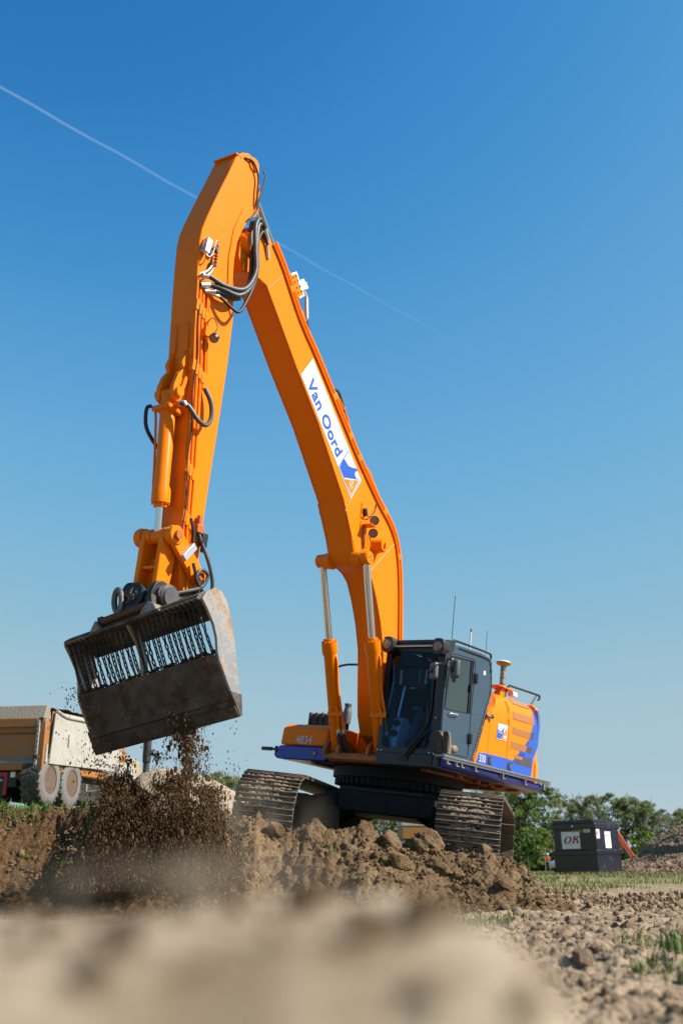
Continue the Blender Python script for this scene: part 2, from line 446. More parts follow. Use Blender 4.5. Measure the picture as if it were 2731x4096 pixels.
# --- the ground: one sheet from before the lens to the horizon (polar grid, finer near by)
rr = np.concatenate([np.geomspace(1.4, 60, 420), np.geomspace(62, 9000, 70)])
aa = np.radians(np.linspace(-88, 88, 620))
A, RR = np.meshgrid(aa, rr)
GX, GY = np.sin(A) * RR, -2.0 + np.cos(A) * RR
GZ = ground_h(GX, GY)
n0, n1 = GX.shape
V = np.stack([GX, GY, GZ], -1).reshape(-1, 3)
I = np.arange(n0 * n1).reshape(n0, n1)
F = np.stack([I[:-1, :-1], I[:-1, 1:], I[1:, 1:], I[1:, :-1]], -1).reshape(-1, 4)
F = F[:, ::-1]
# ground material: pale trampled soil near by, thin grass in patches, meadow beyond
gm = material('ground_soil', (.62, .465, .305), .95, var=(.48, .34, .215), var_scale=1.4, var_amt=.9, dirt=(.27, .18, .11), dirt_scale=4.5, dirt_lo=.5, dirt_hi=.68, bump=.03, bump_scale=22, detail=9, spec=.15)
N, L = gm.node_tree.nodes, gm.node_tree.links
geo = N.new('ShaderNodeNewGeometry'); sx = N.new('ShaderNodeSeparateXYZ'); L.new(geo.outputs['Position'], sx.inputs[0])
r1 = N.new('ShaderNodeMapRange'); r1.inputs[1].default_value = 9; r1.inputs[2].default_value = 60; r1.inputs[3].default_value = -.10; r1.inputs[4].default_value = .42; L.new(sx.outputs[1], r1.inputs[0])
nz = N.new('ShaderNodeTexNoise'); nz.inputs['Scale'].default_value = .45; nz.inputs['Detail'].default_value = 8; nz.inputs['Roughness'].default_value = .7; L.new(geo.outputs['Position'], nz.inputs['Vector'])
ad = N.new('ShaderNodeMath'); L.new(nz.outputs[0], ad.inputs[0]); L.new(r1.outputs[0], ad.inputs[1])
r2 = N.new('ShaderNodeMapRange'); r2.inputs[1].default_value = .52; r2.inputs[2].default_value = .66; L.new(ad.outputs[0], r2.inputs[0])
gmix = N.new('ShaderNodeMix'); gmix.data_type = 'RGBA'; b = N['Principled BSDF']
src = b.inputs['Base Color'].links[0].from_socket
L.new(src, gmix.inputs[6]); gmix.inputs[7].default_value = (.12, .125, .04, 1); L.new(r2.outputs[0], gmix.inputs[0]); L.new(gmix.outputs[2], b.inputs['Base Color'])
ground = arrays('ground', V, F, gm, kind='structure')

# --- the trampled clumpy ground at the right, as a finer skin over it
aa = np.radians(np.linspace(-4, 33, 430)); rr = np.geomspace(3.7, 17, 520)
A, RR = np.meshgrid(aa, rr); TX, TY = np.sin(A) * RR, -2.0 + np.cos(A) * RR
def clump_h(x, y):
    return ground_h(x, y) + .020 + .050 * lumpy(x * 2.3, y * 2.3, 2, 41) + .034 * lumpy(x * 6.5, y * 6.5, 2, 42) + .022 * lumpy(x * 15, y * 15, 2, 43) + .012 * lumpy(x * 34, y * 34, 2, 44)
TZ = clump_h(TX, TY)
ed_ = np.minimum.reduce([sm(-4, -1, np.degrees(A)), 1 - sm(30, 33, np.degrees(A)), sm(3.7, 4.0, RR), 1 - sm(14, 17, RR)])
TZ = TZ * ed_ + (ground_h(TX, TY) - .06) * (1 - ed_)
I = np.arange(TX.size).reshape(TX.shape)
arrays('trampled_ground', np.stack([TX, TY, TZ], -1).reshape(-1, 3), np.stack([I[:-1, :-1], I[:-1, 1:], I[1:, 1:], I[1:, :-1]], -1).reshape(-1, 4)[:, ::-1], gm, kind='structure')

# --- the dry hump right before the lens
hx, hy = np.meshgrid(np.linspace(-1.9, .75, 150), np.linspace(.10, 2.2, 120))
def hump_h(x, y):
    k = .76                                     # the whole hump lies about half a metre from the lens
    right = np.interp(x / k, [-3, -.30, -.05, .06, .10, .13, .16, .22, .30, .45, .75], [.456, .462, .466, .466, .460, .44, .40, .29, .15, .0, -.1])
    prof = sm(.05, .52, y) * (1 - sm(.78, 2.0, y))
    return right * prof - .035 * (1 - prof) + (.020 * fbm(x * 10, y * 10, 3, 31) + .012 * fbm(x * 3.2, y * 3.2, 2, 7)) * prof
hz = hump_h(hx, hy)
I = np.arange(hx.size).reshape(hx.shape)
Fh = np.stack([I[:-1, :-1], I[:-1, 1:], I[1:, 1:], I[1:, :-1]], -1).reshape(-1, 4)
arrays('sand_hump', np.stack([hx, hy, hz], -1).reshape(-1, 3), Fh, 'hump_soil', kind='structure')

# --- the dug-up berm the machine stands behind, and the bank on the left
CX = [-8, -4.6, -4.07, -3.5, -3.1, -2.77, -2.3, -2.0, -1.47, -.95, -.44, -.12, .19, .5, .91, 1.12, 1.4, 1.64, 1.9, 2.05, 2.3, 2.9]
CZ = [1.15, 1.12, 1.10, 1.13, 1.14, 1.02, .94, .92, .93, .92, .82, .74, .78, .80, .68, .62, .56, .52, .47, .36, .10, -.1]
def berm_crest_y(x): return np.interp(x, [-8, -3.4, -2.4, 2.5], [13.5, 13.2, 12.35, 12.2])
def berm_h(x, y, fine=True):
    yc = berm_crest_y(x) + .22 * fbm(x * 1.1, x * 0 + 4.2, 3, 51)
    zc = np.interp(x, CX, CZ) + .16 * lumpy(x * 1.6, x * 0 + 1.7, 3, 52)
    w = 1.15 + .5 * fbm(x * .7, x * 0, 2, 53)
    t = np.clip((y - (yc - w)) / w, 0, 1)
    front = t ** .85
    back = 1 - sm(0, .9, y - yc)
    plat = base_h(x, y)
    h = np.where(y < yc, zc * front, plat + (zc - plat) * back)
    if fine:
        e = sm(-.02, .3, t) * (1 - sm(.6, 1.2, y - yc))
        h = h + e * (.085 * lumpy(x * 1.7 + .3 * y, y * 1.1, 3, 61) + .05 * fbm(x * 4.2, y * 2.2, 3, 62) + .03 * lumpy(x * 11, y * 9, 2, 64) + .036 * lumpy(x * 23, y * 20, 2, 63))
        # smooth faces sheared by the bucket, with drag lines down the slope
        cut = sm(-.08, .22, fbm(x * 1.1 + 3.1, y * .5, 3, 88)) * sm(.05, .3, t) * (1 - sm(.85, 1.0, t))
        h0 = np.where(y < yc, zc * front, plat + (zc - plat) * back)
        h = h * (1 - cut * .8) + (h0 + .03 * fbm(x * 14, y * 1.2, 3, 87)) * cut * .8
        # gully cut by the bucket under the crest
        h = h - .30 * np.exp(-(((x + .55) / .5) ** 2)) * sm(0, .25, t) * (1 - sm(.35, .75, t))
    return h
bx, by = np.meshgrid(np.linspace(-7.4, 2.95, 480), np.concatenate([np.linspace(10.3, 13.9, 210), np.linspace(13.95, 15.2, 20)]))
bz = berm_h(bx, by)
ed = np.minimum.reduce([sm(-7.4, -7.0, bx), 1 - sm(2.6, 2.95, bx), sm(10.3, 10.6, by), 1 - sm(14.4, 15.2, by)])
bz = bz * ed + (base_h(bx, by) - .3) * (1 - ed)
# push the face out along its slope with a second noise so that it is not a mere height field
gy_, gx_ = np.gradient(bz, axis=0), np.gradient(bz, axis=1)
nx, ny = -gx_ / .0217, -gy_ / .0172
ln = np.sqrt(nx ** 2 + ny ** 2 + 1)
dsp = .045 * fbm(bx * 3.1 + bz * 1.3, bz * 3.1 + by, 3, 71) + .026 * lumpy(bx * 9, bz * 9 + by * 3, 2, 72) + .036 * lumpy(bx * 22, bz * 24 + by * 9, 2, 73)
px, py, pz = bx + nx / ln * dsp * ed, by + ny / ln * dsp * ed, bz + dsp / ln * ed
I = np.arange(bx.size).reshape(bx.shape)
Fb = np.stack([I[:-1, :-1], I[:-1, 1:], I[1:, 1:], I[1:, :-1]], -1).reshape(-1, 4)
arrays('soil_berm', np.stack([px, py, pz], -1).reshape(-1, 3), Fb, 'soil_bank', kind='structure')

# --- clods lying on the berm (nobody could count them) ...
kinds2, F2 = lumps(9, 2, .55, 3, .8)
kinds1, F1 = lumps(10, 1, .5, 4, .7)
def put(n, xr, yr, hfun, smin, smax, pw, seed, sink=.25):
    r = np.random.RandomState(seed); x = r.uniform(*xr, n); y = r.uniform(*yr, n); s = smin + (smax - smin) * r.uniform(0, 1, n) ** pw
    return np.stack([x, y, hfun(x, y) + s * (1 - 2 * sink)], -1), s
P, s_ = put(300, (-6.5, 2.1), (11.0, 13.3), berm_h, .025, .13, 4.0, 1, .3)
V1, Fa = scatter(P, s_, kinds2, F2, seed=1)
P, s_ = put(19000, (-6.5, 2.4), (10.6, 13.6), berm_h, .006, .030, 2.8, 2, .15)
V2, Fb2 = scatter(P, s_, kinds1, F1, seed=2)
o = arrays('soil_clods', np.concatenate([V1, V2]), np.concatenate([Fa, Fb2 + len(V1)]), 'clod_soil', kind='stuff', smooth=False)
tag(o, 'brown soil clods strewn over the dug-up bank before the tracks', 'soil')
# ... and five great lumps on its crest that can be told apart
V, F = ico(4)
for i, (cx, cy, cz, rx, ry, rz_, sd, lb) in enumerate([
        (.98, 12.35, .70, .15, .15, .15, 3, 'biggest rounded dark soil lump, on the bank beside the right-hand track'),
        (.52, 12.25, .74, .11, .11, .10, 5, 'blocky brown soil lump on the crest below the middle of the cross frame'),
        (.22, 12.15, .70, .07, .08, .13, 7, 'upright pointed brown soil lump left of the blocky one on the crest'),
        (-.10, 12.3, .74, .11, .09, .09, 8, 'wide crumbly soil lump on the crest nearest the left-hand track'),
        (1.00, 11.9, .46, .13, .12, .10, 9, 'pale-topped soil lump lying below the biggest lump on the bank')]):
    d = .7 * fbm(V[:, 0] * 1.4 + sd + V[:, 2], V[:, 1] * 1.4 - sd + V[:, 2] * .6, 5, sd, .62) + .35 * lumpy(V[:, 0] * 3 + V[:, 2] * 2, V[:, 1] * 3 - V[:, 2], 4, sd, .6)
    W = V * (1 + d)[:, None] * np.array([rx, ry, rz_]) + np.array([cx, cy, cz])
    tag(arrays('soil_lump', W, F, 'clod_soil'), lb, 'soil lump', 'great soil lumps on the bank')

# --- clods and pebbles on the trampled ground at the right
r = np.random.RandomState(9)
n = 14000
yy = 2.3 + 15 * r.uniform(0, 1, n) ** 1.6; xx = yy * r.uniform(.03, .50, n)
keep = ~((yy > 10.4) & (xx < 2.3)); yy, xx = yy[keep], xx[keep]
s_ = (.004 + .030 * r.uniform(0, 1, len(xx)) ** 5) * (.45 + .075 * yy)
P = np.stack([xx, yy, clump_h(xx, yy) + s_ * .2], -1)
V1, Fa = scatter(P, s_, kinds1, F1, seed=3)
big = [(1.05, 3.6, .035), (1.35, 4.4, .04), (.8, 4.2, .03), (1.5, 5.2, .05), (1.18, 5.4, .055), (1.9, 6.3, .05), (1.0, 6.6, .05), (2.6, 7.2, .05), (.62, 3.1, .02), (.98, 2.9, .022), (.85, 3.0, .014), (1.25, 3.2, .02), (2.2, 8.5, .06), (1.6, 9.0, .07)]
P = np.array([(a, b_, float(clump_h(np.array(a), np.array(b_))) + s * .25) for a, b_, s in big]); V2, Fb2 = scatter(P, np.array([b_[2] for b_ in big]), kinds2, F2, seed=4)
o = arrays('ground_clods', np.concatenate([V1, V2]), np.concatenate([Fa, Fb2 + len(V1)]), 'gravel_soil', kind='stuff', smooth=False)
tag(o, 'pale clods and pebbles strewn over the trampled ground at the right', 'soil')
# clods on the hump
P, s_ = put(420, (-.7, .10), (.28, 1.1), hump_h, .002, .012, 2.5, 12)
for cx_, cy_, s0_ in ((-.16, .55, .010), (.033, .54, .006), (.032, .46, .008)):
    P = np.concatenate([P, [[cx_, cy_, float(hump_h(cx_, cy_)) + s0_ * .3]]]); s_ = np.append(s_, s0_)
V1, Fa = scatter(P, s_, kinds1, F1, seed=5)
o = arrays('hump_clods', V1, Fa, 'clod_soil', kind='stuff', smooth=False)
tag(o, 'brown crumbs lying on the blurred hump before the lens', 'soil')

# --- sand pile behind the left-hand track
def pile(name, mat, xr, yr, n, fun, label, cat):
    X, Y = np.meshgrid(np.linspace(*xr, n), np.linspace(*yr, n)); Z = fun(X, Y)
    I = np.arange(X.size).reshape(X.shape)
    return tag(arrays(name, np.stack([X, Y, Z], -1).reshape(-1, 3), np.stack([I[:-1, :-1], I[:-1, 1:], I[1:, 1:], I[1:, :-1]], -1).reshape(-1, 4), mat), label, cat)
def sandpile_h(X, Y):
    ridge = np.interp(X, [-9, -7.2, -6.2, -5.0, -4.2, -3.1, -2.5, -1.9, -1.2, -.4], [-.6, .4, 1.6, 2.55, 2.75, 2.42, 2.0, 1.35, .5, -.5])
    p = sm(22.5, 27, Y) * (1 - sm(27.5, 33, Y))
    return ridge * p - .5 * (1 - p) + (.22 * fbm(X * .8, Y * .8, 4, 5) + .10 * lumpy(X * 2.6, Y * 2.6, 3, 4) + .04 * lumpy(X * 8, Y * 8, 2, 6)) * p + .1
pile('sand_pile', 'sand_soil', (-9, -.4), (22.3, 33.2), 170, sandpile_h, 'pale sand pile behind the left-hand track and the falling soil', 'sand pile')
# --- gravel pile at the right edge
def gravelpile_h(X, Y):
    d = np.sqrt((X - 19.2) ** 2 + ((Y - 50) * .8) ** 2)
    h = 3.8 * (1 - d / 7.2)
    h = np.where(h < 1.2, 1.2 * np.exp((h - 1.2) / 1.2) - .25, h)
    ridge = -.75 * np.exp(-(((X - 15.6) - (Y - 46.5) * .35 - 1.6) / 1.0) ** 2) * sm(.4, 1.6, h)
    return h + ridge + .20 * fbm(X * .9, Y * .9, 4, 15) + .10 * lumpy(X * 3, Y * 3, 3, 14) + .12
pile('gravel_pile', 'gravel_soil', (11.4, 27), (42.5, 58), 220, gravelpile_h, 'tall heap of broken stony soil at the right edge behind the tank', 'gravel pile')
P, s_ = put(6500, (11.9, 19.5), (42.8, 51), gravelpile_h, .015, .08, 3.0, 17)
V1, Fa = scatter(P, s_, kinds1, F1, seed=7)
o = arrays('gravel_stones', V1, Fa, 'gravel_soil', kind='stuff', smooth=False)
tag(o, 'stones and clods lying loose over the stony heap at the right edge', 'stones')

# --- grass
gmat = material('grass_blade', (.22, .26, .06), .6, var=(.40, .38, .13), var_scale=1.5, var_amt=.9, dirt=(.50, .42, .20), dirt_scale=2.5, dirt_lo=.52, dirt_hi=.62, coords='Object', spec=.3)
gmat2 = material('grass_blade_lush', (.085, .20, .02), .55, var=(.14, .26, .035), var_scale=3, var_amt=.9, coords='Object', spec=.3)
def blades(name, X, Y, H, hfun, mat, label, seed):
    r = np.random.RandomState(seed); n = len(X); Z = hfun(X, Y) - .01
    a = r.uniform(0, 6.28, n); w = (.0035 + .0015 * r.uniform(0, 1, n)) * (1 + Y * .035); bend = r.uniform(.1, .7, n); b2 = r.uniform(0, 6.28, n)
    dx, dy = np.cos(a) * w, np.sin(a) * w; ex, ey = np.cos(b2) * bend * H, np.sin(b2) * bend * H
    B = np.stack([X, Y, Z], -1)
    v0 = B + np.stack([dx, dy, 0 * dx], -1); v1 = B - np.stack([dx, dy, 0 * dx], -1)
    m = B + np.stack([ex * .3, ey * .3, H * .6], -1)
    v2 = m + np.stack([dx, dy, 0 * dx], -1) * .75; v3 = m - np.stack([dx, dy, 0 * dx], -1) * .75
    v4 = B + np.stack([ex, ey, H * (1 - .3 * bend)], -1)
    V = np.stack([v0, v1, v3, v2, v4], 1).reshape(-1, 3); k = np.arange(n)[:, None] * 5
    F = np.concatenate([k + np.array([[0, 1, 2]]), k + np.array([[0, 2, 3]]), k + np.array([[3, 2, 4]])])
    return tag(arrays(name, V, F, mat, kind='stuff', smooth=False), label, 'grass')
r = np.random.RandomState(33)
n = 60000
Y = 7 + 40 * r.uniform(0, 1, n) ** 1.1; X = Y * r.uniform(.08, .62, n)
dens = fbm(X * .55, Y * .35, 4, 77) + .28 * sm(9, 30, Y) - .08
k_ = (dens + .25 * r.uniform(-1, 1, n) > .16) & ~((Y < 14.5) & (X < 2.5)); X, Y = X[k_], Y[k_]
blades('grass', X, Y, r.uniform(.03, .12, len(X)) * (.8 + .02 * Y), ground_h, gmat, 'thin patchy grass on the trampled ground at the right', 34)
# a few near tufts
tx = []; ty = []
for cx, cy, k in [(1.55, 4.35, 60), (1.42, 4.9, 40), (1.9, 6.6, 70), (2.3, 7.0, 60), (1.06, 8.6, 90), (1.3, 9.4, 90), (.72, 8.9, 90), (2.9, 8.2, 80), (1.28, 6.0, 26), (1.72, 5.5, 30), (.35, 9.4, 90)]:
    tx += list(r.normal(cx, .07 + .008 * cy, k)); ty += list(r.normal(cy, .1, k))
blades('grass_tufts', np.array(tx), np.array(ty), r.uniform(.05, .15, len(tx)), clump_h, gmat2, 'fresh green tufts sprouting from the pale ground at the right', 35)
# lush grass along the top of the left bank and sprigs on its face
n = 2300; X = r.uniform(-5.8, -3.6, n); Y = berm_crest_y(X) + r.uniform(-.25, 1.2, n)
k_ = fbm(X * 1.2, Y * 1.2, 3, 90) + .35 * (1 - sm(-3.9, -3.2, X)) > .08
X, Y = X[k_], Y[k_]
def bank_top(x, y): return np.maximum(berm_h(x, y), ground_h(x, y))
blades('bank_grass', X, Y, r.uniform(.06, .20, len(X)), bank_top, gmat2, 'lush grass along the top of the left bank before the truck', 36)
tx = []; ty = []
for cx, cy, k in [(-3.75, 11.95, 60), (-3.3, 12.2, 45), (-3.0, 12.5, 30), (-2.95, 12.8, 30), (-3.6, 12.6, 30), (-.1, 11.9, 25), (.55, 11.75, 25), (-3.15, 12.9, 40)]:
    tx += list(r.normal(cx, .08, k)); ty += list(r.normal(cy, .06, k))
blades('bank_sprigs', np.array(tx), np.array(ty), r.uniform(.04, .14, len(tx)), berm_h, gmat2, 'green sprigs growing out of the brown face of the bank', 37)

# --- contrail high in the sky
mb = MB()
P0, P1 = Vector((-1463, 2494, 2500)), Vector((1700, 5775, 2500))
pts = [P0 + (P1 - P0) * (i / 40) + Vector((0, 0, 3 * math.sin(i * 1.7))) for i in range(41)]
mb.tube(pts, 4.6, 12)
cm = bpy.data.materials.new('contrail_ice'); cm.use_nodes = True
N, L = cm.node_tree.nodes, cm.node_tree.links; N.remove(N['Principled BSDF'])
tr = N.new('ShaderNodeBsdfTransparent'); df = N.new('ShaderNodeBsdfTranslucent'); df.inputs[0].default_value = (.9, .9, .9, 1)
d2 = N.new('ShaderNodeBsdfDiffuse'); d2.inputs[0].default_value = (.9, .9, .9, 1); as_ = N.new('ShaderNodeAddShader'); L.new(df.outputs[0], as_.inputs[0]); L.new(d2.outputs[0], as_.inputs[1])
lw = N.new('ShaderNodeLayerWeight'); lw.inputs[0].default_value = .5
g = N.new('ShaderNodeNewGeometry'); sx = N.new('ShaderNodeSeparateXYZ'); L.new(g.outputs['Position'], sx.inputs[0])
fd = N.new('ShaderNodeMapRange'); fd.inputs[1].default_value = -1100; fd.inputs[2].default_value = 900; fd.inputs[3].default_value = .055; fd.inputs[4].default_value = .0; L.new(sx.outputs[0], fd.inputs[0])
inv = N.new('ShaderNodeMath'); inv.operation = 'SUBTRACT'; inv.inputs[0].default_value = 1; L.new(lw.outputs['Facing'], inv.inputs[1])
ml = N.new('ShaderNodeMath'); ml.operation = 'MULTIPLY'; L.new(inv.outputs[0], ml.inputs[0]); L.new(fd.outputs[0], ml.inputs[1])
mx = N.new('ShaderNodeMixShader'); L.new(ml.outputs[0], mx.inputs[0]); L.new(tr.outputs[0], mx.inputs[1]); L.new(as_.outputs[0], mx.inputs[2]); L.new(mx.outputs[0], N['Material Output'].inputs[0])
tag(mb.build('contrail', cm, sharp=0), 'thin white contrail slanting across the blue sky behind the arm', 'contrail')

# ================================================================ THE EXCAVATOR
# machine frame: x forwards, y to the machine's left, z up from the track bottoms
HM = Matrix(((-.5666, .8161, .1139, .70), (-.8224, -.5687, -.0162, 15.98), (.0515, -.1029, .9934, .41), (0, 0, 0, 1)))
RU_ = R(24.0)          # the undercarriage is turned 24 degrees under the house
EX = thing('excavator', 'big orange and blue crawler excavator with raised boom on the dug-up bank', 'excavator', matrix=HM)

def xz(mb, out, y0, y1, out2=None): return mb.prism(out, 1, y0, y1, out2)

# ---------------------------------------------------------------- undercarriage
U = dict(rotz=RU_)
def make_track(yc, label):
    mb = MB()
    mb.prism(rounded([(-2.0, .22), (2.05, .22), (2.35, .5), (2.1, .86), (1.2, .94), (-1.9, .9), (-2.2, .55)], .12), 1, yc - .2, yc + .2)
    tr = mb.build('track', 'frame_black', EX, .01, rotz=RU_, label=label)
    for cx, r_ in ((2.2, .46), (-2.05, .46)):
        w = MB(); w.lathe((cx, yc - .17, .57), (cx, yc + .17, .57), [(0, .14), (0, r_ - .1), (.02, r_), (.09, r_ + .035), (.25, r_ + .035), (.32, r_), (.34, r_ - .1), (.34, .14)], 28)
        w.build('idler', 'frame_black', tr)
    for i in range(8):
        w = MB(); x = -1.55 + i * .45; w.cyl((x, yc - .22, .17), (x, yc + .22, .17), .13, 14); w.build('roller', 'frame_black', tr)
    # shoes round the loop
    me = None
    Rr, x0, x1, zc = .50, 2.2, -2.05, .57
    straight = x0 - x1; per = 2 * straight + 2 * math.pi * Rr; n = int(round(per / .212)); p = per / n
    sh = MB(); sh.box((0, 0, 0), (p * .97, .80, .018))
    for k in (-1, 0, 1):
        sh.prism([(k * p / 3 - .013, .009), (k * p / 3 + .013, .009), (k * p / 3 + .007, .042), (k * p / 3 - .007, .042)], 1, -.4, .4)
    for i in range(n):
        s_ = i * p + .06
        if s_ < straight: pos = (x0 - s_, zc + Rr); ang = math.pi
        elif s_ < straight + math.pi * Rr:
            t = (s_ - straight) / Rr; pos = (x1 - math.sin(t) * Rr, zc + math.cos(t) * Rr); ang = math.pi - t
        elif s_ < 2 * straight + math.pi * Rr: pos = (x1 + s_ - straight - math.pi * Rr, zc - Rr); ang = 0
        else:
            t = (s_ - 2 * straight - math.pi * Rr) / Rr; pos = (x0 + math.sin(t) * Rr, zc - math.cos(t) * Rr); ang = -t
        # outward normal
        if s_ < straight: nv = (0, 1)
        elif s_ < straight + math.pi * Rr: nv = (-math.sin(t), math.cos(t))
        elif s_ < 2 * straight + math.pi * Rr: nv = (0, -1)
        else: nv = (math.sin(t), -math.cos(t))
        if me is None:
            o = sh.build('track_shoe', 'track_steel', tr, .003, 1); me = o.data
        else:
            o = bpy.data.objects.new('track_shoe', me); COL.objects.link(o); o.parent = tr
            bv = o.modifiers.new('bevel', 'BEVEL'); bv.width = .003; bv.segments = 1
        z = Vector((nv[0], 0, nv[1])); y = Vector((0, 1, 0)); x = y.cross(z)
        o.matrix_local = Matrix(((x.x, y.x, z.x, pos[0] + nv[0] * .012), (x.y, y.y, z.y, yc), (x.z, y.z, z.z, pos[1] + nv[1] * .012), (0, 0, 0, 1)))
    # sand caked between the grousers over the front of the loop
    V0, F0 = ico(2); VV = []; FF = []; o_ = 0; r = np.random.RandomState(int(abs(yc) * 10) + (1 if yc > 0 else 2))
    for i in range(330):
        t = r.uniform(-.25, math.pi * .62); a = math.pi / 2 + .25 - t * .9
        if t > 2.2: cxp, czp, nn = x0 - (t - 2.2) * 1.4, zc + Rr, (0, 1)
        else:
            th = -.35 + t * .87; nn = (math.cos(th), math.sin(th)); cxp, czp = x0 + nn[0] * Rr, zc + nn[1] * Rr
        yy = yc + np.clip(r.normal(0, .15), -.33, .33)
        sc = np.array([r.uniform(.014, .034), r.uniform(.015, .05), r.uniform(.008, .016)])
        d = 1 + .5 * fbm(V0[:, 0] * 2 + i, V0[:, 1] * 2 + V0[:, 2], 3, i)
        W = V0 * d[:, None] * sc
        zx, zz = nn; X = np.stack([W[:, 0] * zz + W[:, 2] * zx, W[:, 1], -W[:, 0] * zx + W[:, 2] * zz], -1)
        VV.append(X + np.array([cxp + nn[0] * .03, yy, czp + nn[1] * .03])); FF.append(F0 + o_); o_ += len(V0)
    arrays('caked_soil', np.concatenate(VV), np.concatenate(FF), 'caked_sand', tr, kind='stuff')
    return tr
make_track(-1.295, 'dusty steel crawler track half hidden in blown sand, under the orange deck')
make_track(1.295, 'sand-caked steel crawler track under the cab and hood')

mb = MB()      # X-shaped car body
mb.prism([(-.95, .78), (.95, .78), (.98, .86), (.74, 1.04), (-.70, 1.06), (-.98, .90)], 0, -1.15, 1.15)
mb.prism([(-.66, .76), (.74, .76), (.74, 1.06), (-.66, 1.06)], 0, -1.2, 1.2)
for sx_ in (1, -1):
    for sy in (1, -1):
        a = Vector((sx_ * .78, sy * .62, .90)); b = Vector((sx_ * 1.45, sy * 1.15, .66)); d = (b - a)
        ang = math.atan2(d.y, d.x); rot = Matrix.Rotation(ang, 3, 'Z') @ Matrix.Rotation(-math.atan2(d.z, math.hypot(d.x, d.y)), 3, 'Y')
        mb.box((a + b) / 2, (d.length + .25, .42, .32), rot)
mb.build('cross_frame', 'frame_black', EX, .03, rotz=RU_)
mb = MB(); mb.bb((1.16, -.74, .40), (1.30, -.60, .80)); mb.build('frame_leg', 'frame_black', EX, .008, rotz=RU_); mb = MB(); mb.bb((1.20, .02, .79), (1.215, .05, 1.04)); mb.build('frame_rib', 'frame_black', EX, .004, rotz=RU_)
mb = MB(); mb.lathe((0, 0, 1.02), (0, 0, 1.5), [(0, .86), (.06, .86), (.06, .80), (.14, .80), (.14, .92), (.25, .92), (.25, .98), (.40, .98)], 48)
mb.build('swing_bearing', 'frame_black', EX, .004)
mb = MB()
for k in range(56):
    a = 2 * math.pi * k / 56; mb.box((math.cos(a) * .925, math.sin(a) * .925, 1.21), (.04, .045, .09), Matrix.Rotation(a, 3, 'Z'))
mb.build('bearing_bolts', 'frame_black', EX, kind='stuff')
mb = MB(); mb.bb((.98, -.68, 1.055), (1.0, .52, 1.105))
g_ = mb.build('guard_strip', 'coupler_steel', EX, .003, rotz=RU_)
mb = MB()
for k in range(44): mb.cyl((1.001, -.66 + k * .0265, 1.08), (1.004, -.66 + k * .0265, 1.08), .006, 6)
mb.build('guard_holes', 'screw_black', g_, kind='stuff')

# ---------------------------------------------------------------- house platform
mb = MB()
mb.prism(rounded([(1.05, -1.40), (1.05, -.5), (1.25, -.45), (1.25, 1.40), (-1.75, 1.40), (-2.2, 1.15), (-2.42, .5), (-2.42, -.5), (-2.2, -1.15), (-1.75, -1.40)], .08), 2, 1.44, 1.56)
mb.build('platform', 'orange_dirty', EX, .015)
mb = MB()
for x in (-1.7, -1.2, -.75): mb.bb((x, -1.2, 1.405), (x + .09, 1.2, 1.44))
for y in (-.95, .95): mb.bb((-1.9, y, 1.40), (.95, y + .08, 1.438))
for x, y in ((-1.45, .55), (-.95, .3), (-1.5, -.4), (-1.0, 1.05), (-.4, 1.12), (.3, 1.2)): mb.cyl((x, y, 1.39), (x, y, 1.44), .06, 10)
mb.build('belly_plates', 'orange_dirty', EX, .006)
# blue rounded skirts along both flanks
for sgn, x0_, lab in ((1, 1.30, None), (-1, 1.10, None)):
    mb = MB(); prof = [(1.36 * sgn, 1.43), (1.50 * sgn, 1.44), (1.56 * sgn, 1.485), (1.55 * sgn, 1.552), (1.30 * sgn, 1.555), (1.30 * sgn, 1.43)]
    mb.prism(rounded(prof, .03), 0, -1.72, x0_); mb.build('skirt', 'blue_paint', EX)

# ---------------------------------------------------------------- right-hand deck (left in the picture)
mb = MB()       # orange box
out = [(1.13, 1.645), (1.10, 1.90), (1.00, 1.97), (-.35, 1.97), (-.35, 1.645)]
mb.prism([(p[0], p[1]) for p in out], 1, -1.45, -.58, [(p[0], p[1]) for p in out])
tb = mb.build('tool_box', 'orange_paint', EX, .035, 3, label='shaded orange deck box with a white number')
mb = MB(); place_text(mb, '4834', (1.1325, -1.155, 1.668), (0, 1, 0), (-.1, 0, .995), .30, .125, bold=.012)
mb.build('number', 'white_film', tb)
mb = MB()       # blue front below it
mb.prism(rounded([(-1.50, 1.50), (-1.47, 1.635), (-.60, 1.635), (-.54, 1.635), (-.54, 1.43), (-1.36, 1.43)], .05), 0, -.4, 1.135)
bf = mb.build('deck_front', 'blue_paint', EX, .02, 2)
mb = MB(); mb.cyl((1.13, -.77, 1.535), (1.142, -.77, 1.535), .048, 20); ls = mb.build('lamp_socket', 'screw_black', bf)
mb = MB(); mb.cyl((1.142, -.77, 1.535), (1.146, -.77, 1.535), .034, 18); mb.build('lamp_lens', 'lamp_glass', bf)
mb = MB(); mb.bb((1.09, -1.80, 1.545), (1.13, -1.60, 1.60)); mb.bb((1.095, -1.60, 1.555), (1.125, -1.46, 1.59)); mb.cyl((1.11, -1.52, 1.53), (1.11, -1.52, 1.62), .025, 10)
mb.build('camera_arm', 'black_paint', EX, .006)
mb = MB()       # black ribbed tank behind
mb.bb((.2, -1.28, 1.97), (.72, -.86, 2.18))
for k in range(4): mb.bb((.18, -1.27 + k * .115, 1.98), (.74, -1.22 + k * .115, 2.20))
mb.build('battery_cover', 'rubber', EX, .015)
mb = MB(); mb.lathe((.5, -.71, 2.08), (.5, -.71, 2.5), [(0, .065), (.16, .07), (.20, .06), (.24, .05), (.27, .05), (.27, .058), (.30, .058)], 16)
mb.build('fluid_bottle', 'mirror_back', EX)
mb = MB()       # black hand rails on the far side
